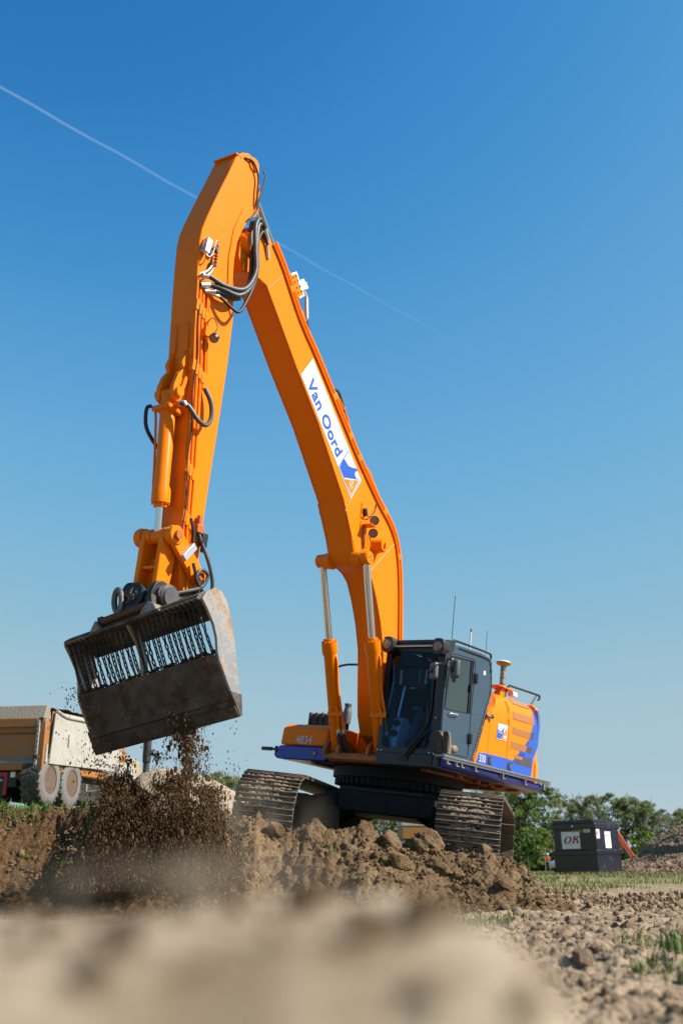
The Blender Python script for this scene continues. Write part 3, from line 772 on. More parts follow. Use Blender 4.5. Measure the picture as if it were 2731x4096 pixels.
for pth in ([(-.2, -1.45, 1.97), (-.2, -1.60, 2.75), (-.2, -1.45, 3.12), (-.2, -.45, 3.10)], [(-.9, -1.40, 2.2), (-.6, -1.30, 2.75), (-.5, -1.10, 3.05), (-.5, -.9, 3.12)]):
    mb.tube(catmull(pth, 5), .019, 8)
mb.build('hand_rail', 'black_paint', EX)
mb = MB(); mb.prism([(-.5, 1.56), (.3, 1.56), (.25, 2.2), (-.1, 2.6), (-.5, 2.6)], 1, -.62, -.36); mb.build('boom_bracket', 'orange_paint', EX, .02)
mb = MB(); mb.prism([(-.4, 1.56), (.45, 1.56), (.35, 2.1), (.0, 2.3), (-.4, 2.2)], 1, .30, .40); mb.build('boom_bracket', 'orange_paint', EX, .02)
mb = MB(); mb.tube(catmull([(.05, -.52, 3.05), (.18, -.56, 2.85), (.16, -.56, 2.5), (.05, -.5, 2.3)], 6), .045, 10); mb.build('intake_hose', 'rubber', EX)
# cylinder foot lugs and the orange nose between deck and cab
mb = MB()
for y in (-.50, -.27, .25, .45): mb.prism(rounded([(.70, 1.50), (1.30, 1.50), (1.28, 1.66), (1.15, 1.76), (.98, 1.74), (.78, 1.62)], .06), 1, y - .025, y + .025)
mb.bb((.75, -.5, 1.46), (1.30, .46, 1.53))
mb.build('cylinder_lugs', 'orange_dirty', EX, .008)
mb = MB(); mb.bb((-1.6, -.56, 1.6), (-.2, .42, 2.35)); mb.build('engine_bulk', 'interior_dark', EX, .02)

# ---------------------------------------------------------------- boom
BELLY = [(.80, 1.86), (.93, 2.14), (1.00, 2.5), (1.07, 2.9), (1.11, 3.1), (1.25, 3.46), (1.42, 3.77), (1.58, 4.0), (1.72, 4.09), (1.86, 4.13), (1.99, 4.14), (2.08, 4.19), (2.13, 4.30), (2.25, 4.53), (2.42, 4.80), (2.50, 4.94), (2.78, 5.24), (3.30, 5.80), (3.94, 6.38), (4.48, 6.91), (4.76, 7.18), (5.0, 7.20), (5.26, 7.12)]
NOSE = [(5.36, 7.30), (5.36, 7.55), (5.25, 7.78), (5.08, 7.90)]
TOP = [(4.87, 7.90), (4.70, 7.76), (4.48, 7.57), (3.98, 7.04), (3.48, 6.65), (2.61, 5.92), (2.26, 5.63), (1.63, 5.17), (1.30, 4.97), (1.12, 4.80), (1.01, 4.62), (.91, 4.36), (.82, 3.9), (.71, 3.31), (.50, 2.5)]
FOOT = [(.25, 2.2), (.02, 2.02), (.02, 1.82), (.2, 1.70), (.5, 1.72)]
mb = MB(); xz(mb, BELLY + NOSE + TOP + FOOT, -.23, .23)
BOOM = mb.build('boom', 'orange_paint', EX, .014, 2)
# flanged plate strips along the lower box where it swells round the cylinder pin
for s_ in (1, -1):
    mb = MB(); y0, y1 = s_ * .23, s_ * .236
    xz(mb, [(2.50, 4.93), (2.44, 4.96), (2.13, 4.45), (1.98, 4.28), (2.02, 4.2)], y0, y1); mb.build('weld_strip', 'orange_paint', BOOM)
    mb = MB(); mb.lathe((2.02, s_ * .2, 4.21), (2.02, s_ * .33, 4.21), [(0, .13), (.03, .125), (.10, .115), (.13, .11)], 24); mb.build('pin_boss', 'orange_paint', BOOM)
    mb = MB(); mb.lathe((1.60, s_ * .2, 4.53), (1.60, s_ * .40, 4.53), [(0, .13), (.03, .125), (.10, .105), (.18, .10), (.2, .09)], 24)
    mb.box((1.60, s_ * .41, 4.53), (.035, .035, .07)); mb.build('side_boss', 'orange_paint', BOOM)
    mb = MB(); mb.lathe((5.2, s_ * .2, 7.55), (5.2, s_ * .30, 7.55), [(0, .17), (.05, .16), (.10, .13)], 24); mb.build('nose_boss', 'orange_paint', BOOM)
material('weld_bead', (.66, .115, .001), .5, k=1, bump=.002, bump_scale=90)
for pth in ([(2.44, 4.80), (2.10, 5.50)], [(1.70, 4.09), (1.10, 4.72)], [(4.72, 7.15), (4.45, 7.52)]):
    for s_ in (1, -1):
        mb = MB(); mb.tube([(p[0], s_ * .2305, p[1]) for p in pth], .006, 6); mb.build('weld_seam', 'weld_bead', BOOM)
for yy in (-.205, .205):
    mb = MB(); mb.tube([(p[0] + .002, yy, p[1] - .002) for p in BELLY[3:21]], .007, 6); mb.build('weld_seam', 'weld_bead', BOOM)
# pipes on the top
topline = [(4.75, 7.82), (4.48, 7.59), (3.98, 7.06), (3.48, 6.67), (2.61, 5.94), (2.26, 5.65), (1.63, 5.19), (1.30, 4.99), (1.10, 4.80), (.99, 4.60), (.90, 4.34), (.80, 3.9), (.70, 3.3), (.52, 2.6)]
for yy, off, r_ in ((.245, -.015, .020), (.20, .03, .022), (.245, .045, .017), (.225, .088, .018), (.12, .035, .02), (-.14, .035, .02), (-.21, .035, .02)):
    ln_ = offset_line(topline, -off); mb = MB(); mb.tube(catmull([(p[0], yy, p[1]) for p in ln_], 3), r_, 7); mb.build('pipe', 'orange_paint', BOOM)
# the outer pipe that stands off in steps
st = [(3.05, .20, 6.40), (2.98, .20, 6.36), (2.86, .20, 6.36), (2.62, .20, 6.18), (2.55, .20, 6.06), (2.35, .2, 5.83)]
mb = MB(); mb.tube(catmull(st, 3), .017, 7); mb.build('pipe', 'orange_paint', BOOM)
st = [(2.08, 5.56), (1.96, 5.60), (1.62, 5.32), (1.28, 5.10), (1.06, 4.88), (.90, 4.60), (.80, 4.30), (.72, 3.95), (.64, 3.45), (.60, 3.25), (.48, 2.9)]
mb = MB(); mb.tube(catmull([(p[0], .2, p[1]) for p in st], 4), .024, 8); mb.build('pipe', 'orange_paint', BOOM)
for i, t in ((1, .4), (3, .5), (4, .15), (4, .95), (6, .5), (9, .2), (12, .1)):
    a, b = Vector(topline[i]), Vector(topline[i + 1]); p = a.lerp(b, t); d = (b - a).normalized(); rot = Matrix.Rotation(-math.atan2(d.y, d.x), 3, 'Y')
    nrm = Vector((d.y, -d.x)); q = p + nrm * .035
    mb = MB(); mb.box((q.x, .18, q.y), (.09, .16, .09), rot); mb.build('pipe_clamp', 'orange_paint', BOOM, .006)
mb = MB(); d = Vector((-.707, 0, -.66)); rot = Matrix.Rotation(math.atan2(.66, -.707), 3, 'Y')
mb.lathe((.52, .2, 3.02), (.46, .2, 2.9), [(0, .024), (0, .045), (.05, .045), (.05, .04), (.09, .04)], 10); mb.build('pipe_fitting', 'steel_light', BOOM)
# valve block on the top near the nose
mb = MB(); rot = Matrix.Rotation(R(-46), 3, 'Y')
mb.box((4.10, .12, 7.56), (.36, .16, .16), rot); mb.box((4.02, .14, 7.60), (.15, .15, .17), rot); mb.box((3.93, .14, 7.64), (.10, .10, .12), rot)
vb = mb.build('valve_block', 'steel_light', BOOM, .006)
mb = MB(); mb.box((4.13, .203, 7.54), (.30, .012, .14), rot); mb.build('block_face', 'orange_paint', vb)
mb = MB()
for u in (-.1, -.03, .05, .12):
    for w_ in (-.045, .03):
        q = rot @ Vector((u, 0, w_)); mb.cyl((4.12 + q.x, .205, 7.55 + q.z), (4.12 + q.x, .222, 7.55 + q.z), .011, 8)
mb.build('block_screws', 'screw_black', vb, kind='stuff')
mb = MB(); mb.tube(catmull([(3.93, .15, 7.58), (3.84, .15, 7.52), (3.80, .15, 7.38), (3.76, .15, 7.22)], 6), .028, 9); mb.build('conduit', 'steel_light', BOOM)
mb = MB(); mb.tube(catmull([(3.74, .13, 7.2), (3.5, .1, 6.92), (3.1, .06, 6.55), (2.9, .06, 6.35)], 6), .022, 8); mb.build('cable', 'rubber', BOOM)
mb = MB(); mb.tube(catmull([(2.95, .1, 6.36), (2.92, .16, 6.5), (2.82, .18, 6.44), (2.80, .16, 6.3)], 6), .02, 8); mb.tube(catmull([(2.84, .2, 6.42), (2.74, .2, 6.30), (2.66, .2, 6.14)], 5), .018, 8); mb.build('cable', 'hose_grey', BOOM)
# white name board with logo (painted film on the boom side)
u = Vector((3.83 - 2.34, 0, 6.30 - 5.01)).normalized() * -1; v = Vector((u.z, 0, -u.x))     # u: reading direction, v: letters' up
if v.z < 0: v = -v
Y1 = .2385
def bp(pts, y, name, mat, parent):
    m_ = MB(); m_.add([(p[0], y, p[1]) for p in pts], [tuple(range(len(pts)))]); return m_.build(name, mat, parent)
board = bp([(3.61, 6.66), (3.82, 6.31), (2.34, 5.02), (2.135, 5.37)], Y1 - .004, 'name_board', 'white_film', BOOM)
mb = MB(); place_text(mb, 'Van Oord', Vector((3.68, Y1, 6.245)), u, v, 1.17, .195, bold=.022, spacing=1.03); mb.build('lettering', 'blue_film', board)
# logo: quarter wave over a triangle
A_, B_, C_, D_, E_ = (2.545, 5.69), (2.725, 5.375), (2.575, 5.245), (2.165, 5.365), (2.345, 5.055)
bp([A_, B_, E_, D_], Y1 - .002, 'logo_edge', 'blue_film', board)
def inset(p, k): return (p[0] + (2.44 - p[0]) * k, p[1] + (5.37 - p[1]) * k)
bp([inset(q, .045) for q in (A_, B_, E_, D_)], Y1 - .001, 'logo_field', 'white_film', board)
wave = [(2.635, 5.525), (2.70, 5.375), (2.57, 5.262), (2.20, 5.362), (2.28, 5.355), (2.325, 5.40), (2.315, 5.455), (2.255, 5.475), (2.30, 5.50), (2.40, 5.475), (2.50, 5.465), (2.58, 5.51)]
bp(wave, Y1 + .001, 'logo_wave', 'blue_film', board)
bp([(2.555, 5.243), (2.215, 5.345), (2.347, 5.085)], Y1 + .001, 'logo_triangle', 'orange_paint', board)
mb = MB()
def gly(pts): mb.add([(p[0], Y1 + .003, p[1]) for p in pts], [tuple(range(len(pts)))])
gly([(2.430, 5.262), (2.415, 5.270), (2.385, 5.165), (2.40, 5.160)]); gly([(2.385, 5.165), (2.40, 5.155), (2.345, 5.175), (2.340, 5.190)]); gly([(2.345, 5.175), (2.355, 5.185), (2.360, 5.225), (2.347, 5.225)])
gly([(2.415, 5.270), (2.425, 5.285), (2.385, 5.272), (2.388, 5.258)]); gly([(2.405, 5.185), (2.395, 5.178), (2.365, 5.255), (2.378, 5.258)]); gly([(2.375, 5.30), (2.362, 5.302), (2.335, 5.235), (2.347, 5.232)]); gly([(2.345, 5.285), (2.335, 5.295), (2.328, 5.282), (2.338, 5.272)])
mb.build('logo_emblem', 'white_film', board)
# bracket with work lamps
mb = MB(); mb.bb((1.98, .235, 4.84), (2.06, .243, 5.05)); mb.build('lamp_plate', 'orange_paint', BOOM)
mb = MB(); mb.box((1.99, .26, 4.93), (.05, .06, .12), Matrix.Rotation(R(25), 3, 'Y')); mb.build('sensor', 'black_paint', BOOM, .006)
mb = MB(); mb.bb((1.90, .235, 4.66), (2.04, .245, 4.78)); mb.bb((1.86, .245, 4.725), (2.02, .40, 4.74)); mb.build('lamp_bracket', 'orange_paint', BOOM, .004)
for zz in (4.83, 4.635):
    fd = Vector((.80, .45, -.25)).normalized(); c0 = Vector((1.87, .36, zz)); mb = MB(); mb.lathe(c0 - fd * .05, c0 + fd, [(0, .03), (.01, .062), (.06, .07), (.085, .07), (.085, .058)], 20)
    lp = mb.build('work_lamp', 'black_paint', BOOM); mb = MB(); mb.lathe(c0 + fd * .034, c0 + fd, [(0, .06), (.004, .06)], 20); mb.build('lens', 'lamp_glass', lp)
mb = MB(); mb.tube(catmull([(1.9, .33, 4.6), (1.82, .3, 4.5), (1.78, .26, 4.56), (1.86, .25, 4.63)], 6), .006, 5); mb.tube(catmull([(1.98, .25, 4.72), (1.97, .25, 4.55), (1.93, .25, 4.42), (1.85, .25, 4.27)], 6), .006, 5)
mb.tube(catmull([(1.93, .27, 4.88), (1.84, .28, 4.93), (1.72, .25, 5.05), (1.70, .24, 5.16)], 6), .009, 5); mb.build('lamp_cable', 'rubber', BOOM)

# ---------------------------------------------------------------- boom lift cylinders
def ram(name, p0, p1, rb, rr, body, y=None, head=.20, parent=EX, eye=.085, lines=True):
    """hydraulic cylinder from the foot pin p0 to the rod pin p1"""
    p0, p1 = Vector(p0), Vector(p1); d = (p1 - p0).normalized(); Lb = (p1 - p0).length * body
    m_ = MB(); m_.lathe(p0, p1, [(0, rb * .7), (.05, rb), (Lb - head - .06, rb), (Lb - head, rb * 1.22), (Lb - .05, rb * 1.22), (Lb - .045, rb * .86), (Lb, rb * .86)], 28)
    o = m_.build(name, 'orange_paint', parent)
    m_ = MB(); m_.cyl(p0 + d * (Lb - .02), p1, rr, 24); rod = m_.build('rod', 'chrome', o)
    m_ = MB()
    a = d.cross(Vector((0, 1, 0))).normalized(); b = d.cross(a)
    for k in range(12):
        q = p0 + d * (Lb - .05) + (a * math.cos(k * math.pi / 6) + b * math.sin(k * math.pi / 6)) * rb * 1.06; m_.cyl(q, q + d * .022, rb * .10, 6)
    m_.build('head_bolts', 'orange_paint', o, kind='stuff')
    return o, d, Lb
for s_ in (1, -1):
    yy = .385 * s_; p0 = (1.12, s_ * .37, 1.62); p1 = (2.02, s_ * .385, 4.215)
    o, d, Lb = ram('boom_cylinder', p0, p1, .095, .052, .585)
    mb = MB(); mb.lathe((2.02, s_ * .33, 4.215), (2.02, s_ * .46, 4.215), [(0, .07), (0, .10), (.115, .10), (.115, .085), (.13, .085)], 24); mb.build('rod_eye', 'orange_paint', o)
    mb = MB(); mb.lathe((2.02, s_ * .318, 4.215), (2.02, s_ * .334, 4.215), [(0, .105), (.012, .105)], 24); mb.build('seal_ring', 'rubber', o)
    mb = MB()
    for k in range(3): a = k * 2.1; mb.cyl((2.02 + math.cos(a) * .035, s_ * .46, 4.215 + math.sin(a) * .035), (2.02 + math.cos(a) * .035, s_ * .472, 4.215 + math.sin(a) * .035), .012, 8)
    mb.build('pin_bolts', 'orange_paint', o, kind='stuff')
    mb = MB(); mb.cyl((1.12, s_ * .37 - .07, 1.62), (1.12, s_ * .37 + .07, 1.62), .09, 20); mb.build('foot_eye', 'orange_dirty', o)
    # feed pipe beside the barrel and its clamp, hoses below
    P0, P1 = Vector(p0), Vector(p1); q = lambda t, dx, dy: P0 + d * t + Vector((dx, dy, 0))
    yo = .10
    mb = MB(); mb.tube(catmull([q(Lb - .20, -.02, .07), q(Lb - .34, .0, yo + .01), q(.9, .02, yo + .005), q(.62, .03, yo + .03), q(.35, .05, yo + .06), q(.25, .05, yo + .06)], 5), .02, 8)
    mb.tube(catmull([q(.60, .08, yo - .03), q(.52, .10, yo + .02), q(.36, .09, yo + .0), q(.24, .09, yo)], 5), .02, 8); mb.build('feed_pipe', 'orange_paint', o)
    mb = MB(); mb.box(q(.50, .085, .06), (.03, .26, .07)); mb.build('pipe_clamp', 'orange_paint', o, .006)
    for dx, dy in ((.05, yo + .06), (.09, yo)): mb = MB(); mb.tube(catmull([q(.26, dx, dy), q(.1, dx + .01, dy + .01), q(-.06, dx - .02, dy + .04), q(-.1, dx - .2, dy + .08)], 6), .03, 9); mb.build('hose', 'rubber', o)
    for dx, dy in ((.05, yo + .06), (.09, yo)): mb = MB(); mb.cyl(q(.28, dx, dy), q(.18, dx, dy), .033, 10); mb.build('hose_ferrule', 'steel_light', o)

# ---------------------------------------------------------------- arm
AF = [(5.66, 8.61), (5.74, 8.32), (5.87, 7.88), (5.96, 7.55), (6.02, 7.30), (6.025, 7.12), (5.99, 6.82), (5.95, 6.5), (5.89, 6.1), (5.80, 5.5), (5.66, 4.52), (5.53, 3.6), (5.42, 3.05), (5.35, 2.78)]
AB = [(5.22, 2.70), (5.10, 2.80), (5.12, 3.05), (5.15, 3.33), (5.18, 4.0), (5.185, 4.85), (5.20, 5.8), (5.235, 6.45), (5.29, 6.72), (5.37, 6.93), (5.405, 7.2), (5.40, 7.47), (5.34, 7.70), (5.26, 7.90), (5.16, 8.00), (5.09, 8.10), (5.12, 8.40), (5.19, 8.60), (5.22, 8.76), (5.27, 8.80), (5.46, 8.80), (5.58, 8.72)]
mb = MB(); xz(mb, AF + AB, -.20, .20)
ARM = mb.build('arm', 'orange_paint', EX, .012, 2)
for s_ in (1, -1):
    mb = MB(); back = [(5.405, 7.2), (5.40, 7.47), (5.34, 7.70), (5.26, 7.90), (5.14, 8.02), (5.24, 8.12), (5.40, 7.95), (5.50, 7.6), (5.51, 7.2), (5.45, 6.85), (5.37, 6.55), (5.30, 6.45), (5.29, 6.72), (5.37, 6.93)]
    xz(mb, back, s_ * .2, s_ * .215); mb.build('pivot_plate', 'orange_paint', ARM, .01)
    mb = MB(); mb.lathe((5.33, s_ * .16, 8.70), (5.33, s_ * .22, 8.70), [(0, .10), (.05, .10), (.06, .09)], 20); mb.build('rod_boss', 'orange_paint', ARM)
    mb = MB(); xz(mb, [(5.12, 3.0), (5.30, 3.1), (5.28, 2.72), (5.2, 2.66), (5.08, 2.76)], s_ * .2, s_ * .225); mb.build('tip_plate', 'orange_paint', ARM, .008)
mb = MB(); mb.lathe((5.38, .0, 8.72), (5.38, .01, 8.72), [(0, .1), (.01, .1)], 16)
mb.bb((5.56, -.205, 8.64), (5.68, .205, 8.66)); mb.build('top_lip', 'orange_paint', ARM, .004)
# domed caps over the top end
for yy in (-.11, .07):
    mb = MB(); mb.lathe((5.42, yy - .07, 8.74), (5.42, yy + .07, 8.74), [(0, .06), (.02, .10), (.12, .10), (.14, .06)], 18); mb.build('end_cap', 'orange_paint', ARM)
# arm cylinder on top of the boom
o, d, Lb = ram('arm_cylinder', (2.75, 0, 6.30), (5.27, 0, 8.72), .085, .045, .60, head=.16)
mb = MB(); mb.cyl((2.75, -.1, 6.30), (2.75, .1, 6.30), .10, 16); mb.bb((2.6, -.14, 6.0), (2.9, -.10, 6.36)); mb.bb((2.6, .10, 6.0), (2.9, .14, 6.36)); mb.build('foot_lug', 'orange_paint', o, .006)
# bracket and bucket cylinder on the arm's front
for yy in (-.115, .115):
    mb = MB(); xz(mb, rounded([(5.80, 5.74), (5.88, 5.62), (5.91, 5.52), (5.86, 5.46), (5.93, 5.36), (5.97, 5.20), (5.95, 5.05), (5.86, 5.02), (5.78, 5.10), (5.66, 5.0), (5.70, 5.5), (5.76, 5.75)], .02), yy - .03, yy + .03)
    mb.build('cylinder_bracket', 'orange_paint', ARM, .01)
mb = MB(); mb.cyl((5.885, -.19, 5.14), (5.885, .19, 5.14), .06, 18); mb.box((5.84, .165, 5.25), (.05, .03, .22), Matrix.Rotation(R(-12), 3, 'Y')); mb.build('bracket_pin', 'orange_paint', ARM)
for yy in (-.1, .1):
    mb = MB(); xz(mb, [(5.88, 6.1), (5.90, 6.06), (5.86, 5.7), (5.82, 5.7), (5.86, 6.1)], yy - .035, yy + .035); mb.build('stiffener', 'orange_paint', ARM, .006)
o, d, Lb = ram('bucket_cylinder', (5.885, 0, 5.14), (5.665, 0, 3.42), .092, .050, .80, head=.20)
BC = o
mb = MB(); mb.box((5.86, 0, 4.93), (.24, .27, .05), Matrix.Rotation(R(-7), 3, 'Y')); mb.bb((5.83, .08, 4.96), (5.90, .22, 5.01)); mb.bb((5.85, -.24, 4.95), (5.90, -.08, 5.01)); mb.build('port_ring', 'orange_paint', o, .008)
mb = MB(); mb.tube(catmull([(5.90, -.20, 4.98), (5.88, -.16, 4.85), (5.80, -.13, 4.3), (5.75, -.12, 3.95), (5.72, -.12, 3.84)], 5), .016, 7); mb.build('feed_pipe', 'orange_paint', o)
mb = MB(); mb.tube(catmull([(5.92, -.22, 5.0), (5.95, -.27, 4.96), (5.91, -.27, 4.75), (5.80, -.23, 4.60), (5.66, -.2, 4.5)], 5), .024, 8); mb.build('hose', 'rubber', o)
mb = MB(); mb.tube(catmull([(5.57, .25, 5.31), (5.47, .29, 5.16), (5.44, .31, 4.97), (5.53, .33, 4.83), (5.67, .32, 4.85), (5.80, .27, 4.97), (5.89, .21, 4.99)], 7), .03, 9); mb.build('hose', 'hose_grey', o)
mb = MB(); mb.tube(catmull([(5.89, .20, 4.99), (5.86, .25, 5.0), (5.83, .26, 4.97)], 4), .026, 8); mb.build('hose_elbow', 'steel_light', o)
# pipes down the arm's side, cable, clamps
for pth, r_ in (([(5.97, 6.62), (5.86, 5.9), (5.78, 5.47), (5.60, 4.28), (5.54, 3.72), (5.46, 3.3)], .020), ([(5.91, 6.60), (5.80, 5.9), (5.72, 5.47), (5.54, 4.28), (5.47, 3.72), (5.40, 3.35)], .022), ([(5.85, 6.56), (5.74, 5.9), (5.66, 5.5), (5.48, 4.3), (5.41, 3.72), (5.34, 3.3)], .022), ([(5.76, 6.5), (5.66, 5.9), (5.58, 5.5), (5.59, 5.36), (5.57, 5.3)], .018), ([(5.72, 6.45), (5.62, 5.9), (5.55, 5.52)], .012)):
    mb = MB(); mb.tube(catmull([(p[0], .222, p[1]) for p in pth], 4), r_, 8); mb.build('pipe', 'orange_paint', ARM)
for z0, n_ in ((6.28, 4), (5.52, 4), (4.28, 3), (3.7, 3)):
    k = (z0 - 3.7) / 2.58
    for j in range(n_):
        mb = MB(); mb.bb((5.54 + .37 * k - .06 * j - .028, .2, z0 - .07 - .03 * j), (5.54 + .37 * k - .06 * j + .026, .252, z0 + .07 - .03 * j)); mb.build('pipe_clamp', 'orange_paint', ARM, .005)
mb = MB(); mb.tube(catmull([(5.88, -.215, 6.75), (5.80, -.215, 6.0), (5.76, -.215, 5.6), (5.64, -.215, 4.6)], 5), .018, 7); mb.bb((5.80, -.25, 6.3), (5.87, -.2, 6.42)); mb.build('pipe', 'orange_paint', ARM)
mb = MB(); pts = [(5.88 - .37 * t + .018 * math.sin(t * 21), .252 + .004 * math.sin(t * 9), 6.3 - 2.9 * t) for t in [i / 40 for i in range(41)]]; mb.tube(pts, .009, 6); mb.build('cable', 'rubber', ARM)
mb = MB(); pts = [(5.58 - .16 * t + .02 * math.sin(t * 17), .212, 4.6 - 1.2 * t) for t in [i / 20 for i in range(21)]]; mb.tube(pts, .006, 5); mb.build('cable', 'rubber', ARM)
# junction boxes on the arm
mb = MB(); rot = Matrix.Rotation(R(-7), 3, 'Y'); mb.box((5.945, .25, 7.07), (.085, .09, .20), rot); jb = mb.build('sensor_box', 'steel_light', ARM, .006)
mb = MB(); mb.box((5.84, .225, 7.04), (.07, .04, .09), rot); mb.box((5.78, .24, 7.13), (.05, .06, .07), rot); mb.box((5.79, .235, 6.9), (.055, .05, .08), rot); mb.build('connector', 'black_paint', ARM, .005)
mb = MB()
for k in range(7): mb.box((5.765 - .003 * k, .25, 7.18 - .045 * k), (.03, .05, .02), rot)
mb.build('connector', 'orange_dirty', ARM)
mb = MB(); mb.tube(catmull([(5.95, .27, 6.96), (5.92, .30, 6.92), (5.86, .29, 7.0), (5.83, .29, 7.2), (5.78, .27, 7.2)], 6), .009, 6)
mb.tube(catmull([(5.80, .25, 6.88), (5.85, .25, 6.78), (5.93, .25, 6.70), (5.97, .24, 6.66)], 6), .014, 6); mb.tube(catmull([(5.77, .25, 6.88), (5.80, .25, 6.78), (5.88, .25, 6.68)], 6), .010, 6); mb.build('cable', 'steel_light', ARM)
mb = MB(); c0 = Vector((5.63, .33, 5.95)); fd = Vector((.55, .2, -.8)).normalized(); mb.lathe(c0 - fd * .03, c0 + fd, [(0, .035), (.01, .058), (.06, .062), (.075, .055)], 16); lp = mb.build('work_lamp', 'black_paint', ARM)
mb = MB(); mb.lathe(c0 + fd * .043, c0 + fd, [(0, .052), (.005, .05)], 16); mb.build('lens', 'lamp_glass', lp)
mb = MB(); mb.bb((5.68, .2, 5.93), (5.76, .30, 6.05)); mb.build('lamp_bracket', 'orange_paint', lp, .006)
mb = MB(); mb.tube(catmull([(5.64, .33, 6.0), (5.60, .32, 6.12), (5.68, .3, 6.2), (5.72, .26, 6.12)], 6), .007, 5); mb.build('lamp_cable', 'rubber', lp)
# hoses swinging over from the boom nose to the arm
mb = MB(); hs = [
    ([(5.94, .26, 6.66), (5.86, .30, 6.68), (5.63, .36, 6.66), (5.33, .40, 6.77), (5.18, .40, 7.09), (5.22, .38, 7.39), (5.27, .36, 7.72), (5.18, .32, 7.92), (5.02, .28, 7.90), (4.90, .25, 7.80)], .032),
    ([(5.92, .24, 6.54), (5.80, .28, 6.60), (5.62, .34, 6.62), (5.38, .37, 6.66), (5.20, .37, 6.88), (5.13, .36, 7.2), (5.18, .34, 7.5), (5.16, .30, 7.84), (5.00, .26, 7.92), (4.86, .22, 7.78)], .034),
    ([(5.88, .24, 6.58), (5.74, .27, 6.62), (5.52, .30, 6.58), (5.28, .30, 6.70), (5.16, .30, 6.98), (5.17, .29, 7.3), (5.24, .28, 7.6), (5.22, .24, 7.86), (5.05, .2, 7.95), (4.88, .14, 7.84)], .030),
    ([(5.80, .24, 6.52), (5.62, .3, 6.52), (5.46, .34, 6.46), (5.32, .35, 6.46), (5.22, .34, 6.62), (5.08, .32, 7.02), (5.07, .31, 7.3), (5.12, .3, 7.6), (5.04, .28, 7.82), (4.90, .26, 7.72), (4.82, .24, 7.55)], .021),
    ([(5.84, .24, 6.50), (5.70, .3, 6.56), (5.50, .33, 6.60), (5.34, .33, 6.64), (5.24, .33, 6.78)], .026)]
for k, (pts, r_) in enumerate(hs):
    mb = MB(); mb.tube(catmull(pts, 7), r_, 10); h_ = mb.build('hose', 'hose_grey' if k != 3 else 'rubber', BOOM)
    mb = MB(); p, q = Vector(pts[0]), Vector(pts[1]); mb.cyl(p, p.lerp(q, .9), r_ * 1.12, 10); mb.build('hose_ferrule', 'steel_light', h_); mb = MB(); p, q = Vector(pts[-1]), Vector(pts[-2]); mb.cyl(p, p.lerp(q, .9), r_ * 1.12, 10); mb.build('hose_ferrule', 'steel_light', h_)
mb = MB(); mb.tube(catmull([(5.14, .22, 8.72), (5.12, .245, 8.6), (5.16, .24, 8.3), (5.17, .24, 8.1), (5.22, .24, 7.98), (5.30, .25, 7.86)], 6), .012, 6)
mb.tube(catmull([(5.52, .21, 8.68), (5.38, .235, 8.70), (5.25, .24, 8.56), (5.22, .24, 8.35), (5.18, .24, 8.1)], 6), .014, 6); mb.build('grease_line', 'rubber', ARM)

# ---------------------------------------------------------------- linkage at the arm's tip
mb = MB()      # H-shaped bucket link
for yy in (-.15, .15): xz(mb, rounded([(5.58, 3.50), (5.74, 3.50), (5.76, 3.35), (5.74, 2.72), (5.54, 2.70), (5.50, 3.30)], .03), yy - .035, yy + .035)
mb.bb((5.55, -.12, 2.76), (5.60, .12, 3.18)); mb.bb((5.545, -.12, 2.74), (5.73, .12, 2.80)); mb.bb((5.6, -.115, 3.02), (5.72, .115, 3.06))
LK = mb.build('bucket_link', 'orange_paint', EX, .012)
mb = MB(); mb.cyl((5.655, -.19, 3.42), (5.655, -.06, 3.42), .092, 22); mb.cyl((5.655, .06, 3.42), (5.655, .19, 3.42), .092, 22); mb.cyl((5.655, -.055, 3.42), (5.655, .055, 3.42), .082, 22); mb.build('link_boss', 'orange_paint', LK)
mb = MB(); mb.cyl((5.655, -.33, 3.42), (5.655, .35, 3.42), .055, 20); mb.build('pin', 'orange_dirty', LK)
for s_ in (1, -1):
    mb = MB(); xz(mb, rounded([(5.58, 3.50), (5.73, 3.53), (5.76, 3.40), (5.66, 3.30), (5.28, 3.00), (5.20, 2.96), (5.10, 3.02), (5.12, 3.14)], .04), s_ * .215, s_ * .285)
    sl = mb.build('side_link', 'orange_paint', EX, .012)
    mb = MB(); mb.lathe((5.655, s_ * .2, 3.42), (5.655, s_ * .31, 3.42), [(0, .11), (.1, .11), (.11, .10)], 22); mb.build('boss', 'orange_paint', sl); mb = MB(); mb.lathe((5.18, s_ * .2, 3.06), (5.18, s_ * .31, 3.06), [(0, .1), (.1, .1), (.11, .09)], 22); mb.build('boss', 'orange_paint', sl)
    mb = MB(); mb.cyl((5.18, s_ * .3, 3.06), (5.18, s_ * .33, 3.06), .045, 16); mb.build('pin', 'orange_dirty', sl)
mb = MB(); rot = Matrix.Rotation(R(52), 3, 'Y'); mb.box((5.46, .325, 3.27), (.24, .07, .085), rot); mb.build('sensor_box', 'steel_light', EX, .006)
mb = MB(); mb.tube(catmull([(5.36, .33, 3.17), (5.30, .34, 3.05), (5.26, .34, 2.95)], 5), .02, 8); mb.build('hose', 'rubber', EX)
mb = MB(); mb.tube(catmull([(5.30, .24, 3.62), (5.22, .28, 3.45), (5.10, .32, 3.25), (5.00, .33, 3.05), (4.99, .33, 2.92), (5.07, .34, 2.86), (5.22, .36, 2.92), (5.30, .36, 3.02), (5.24, .36, 3.12), (5.12, .36, 3.08), (5.2, .36, 2.92), (5.45, .33, 2.8), (5.62, .28, 2.72)], 7), .022, 9); mb.build('hose', 'hose_grey', EX)
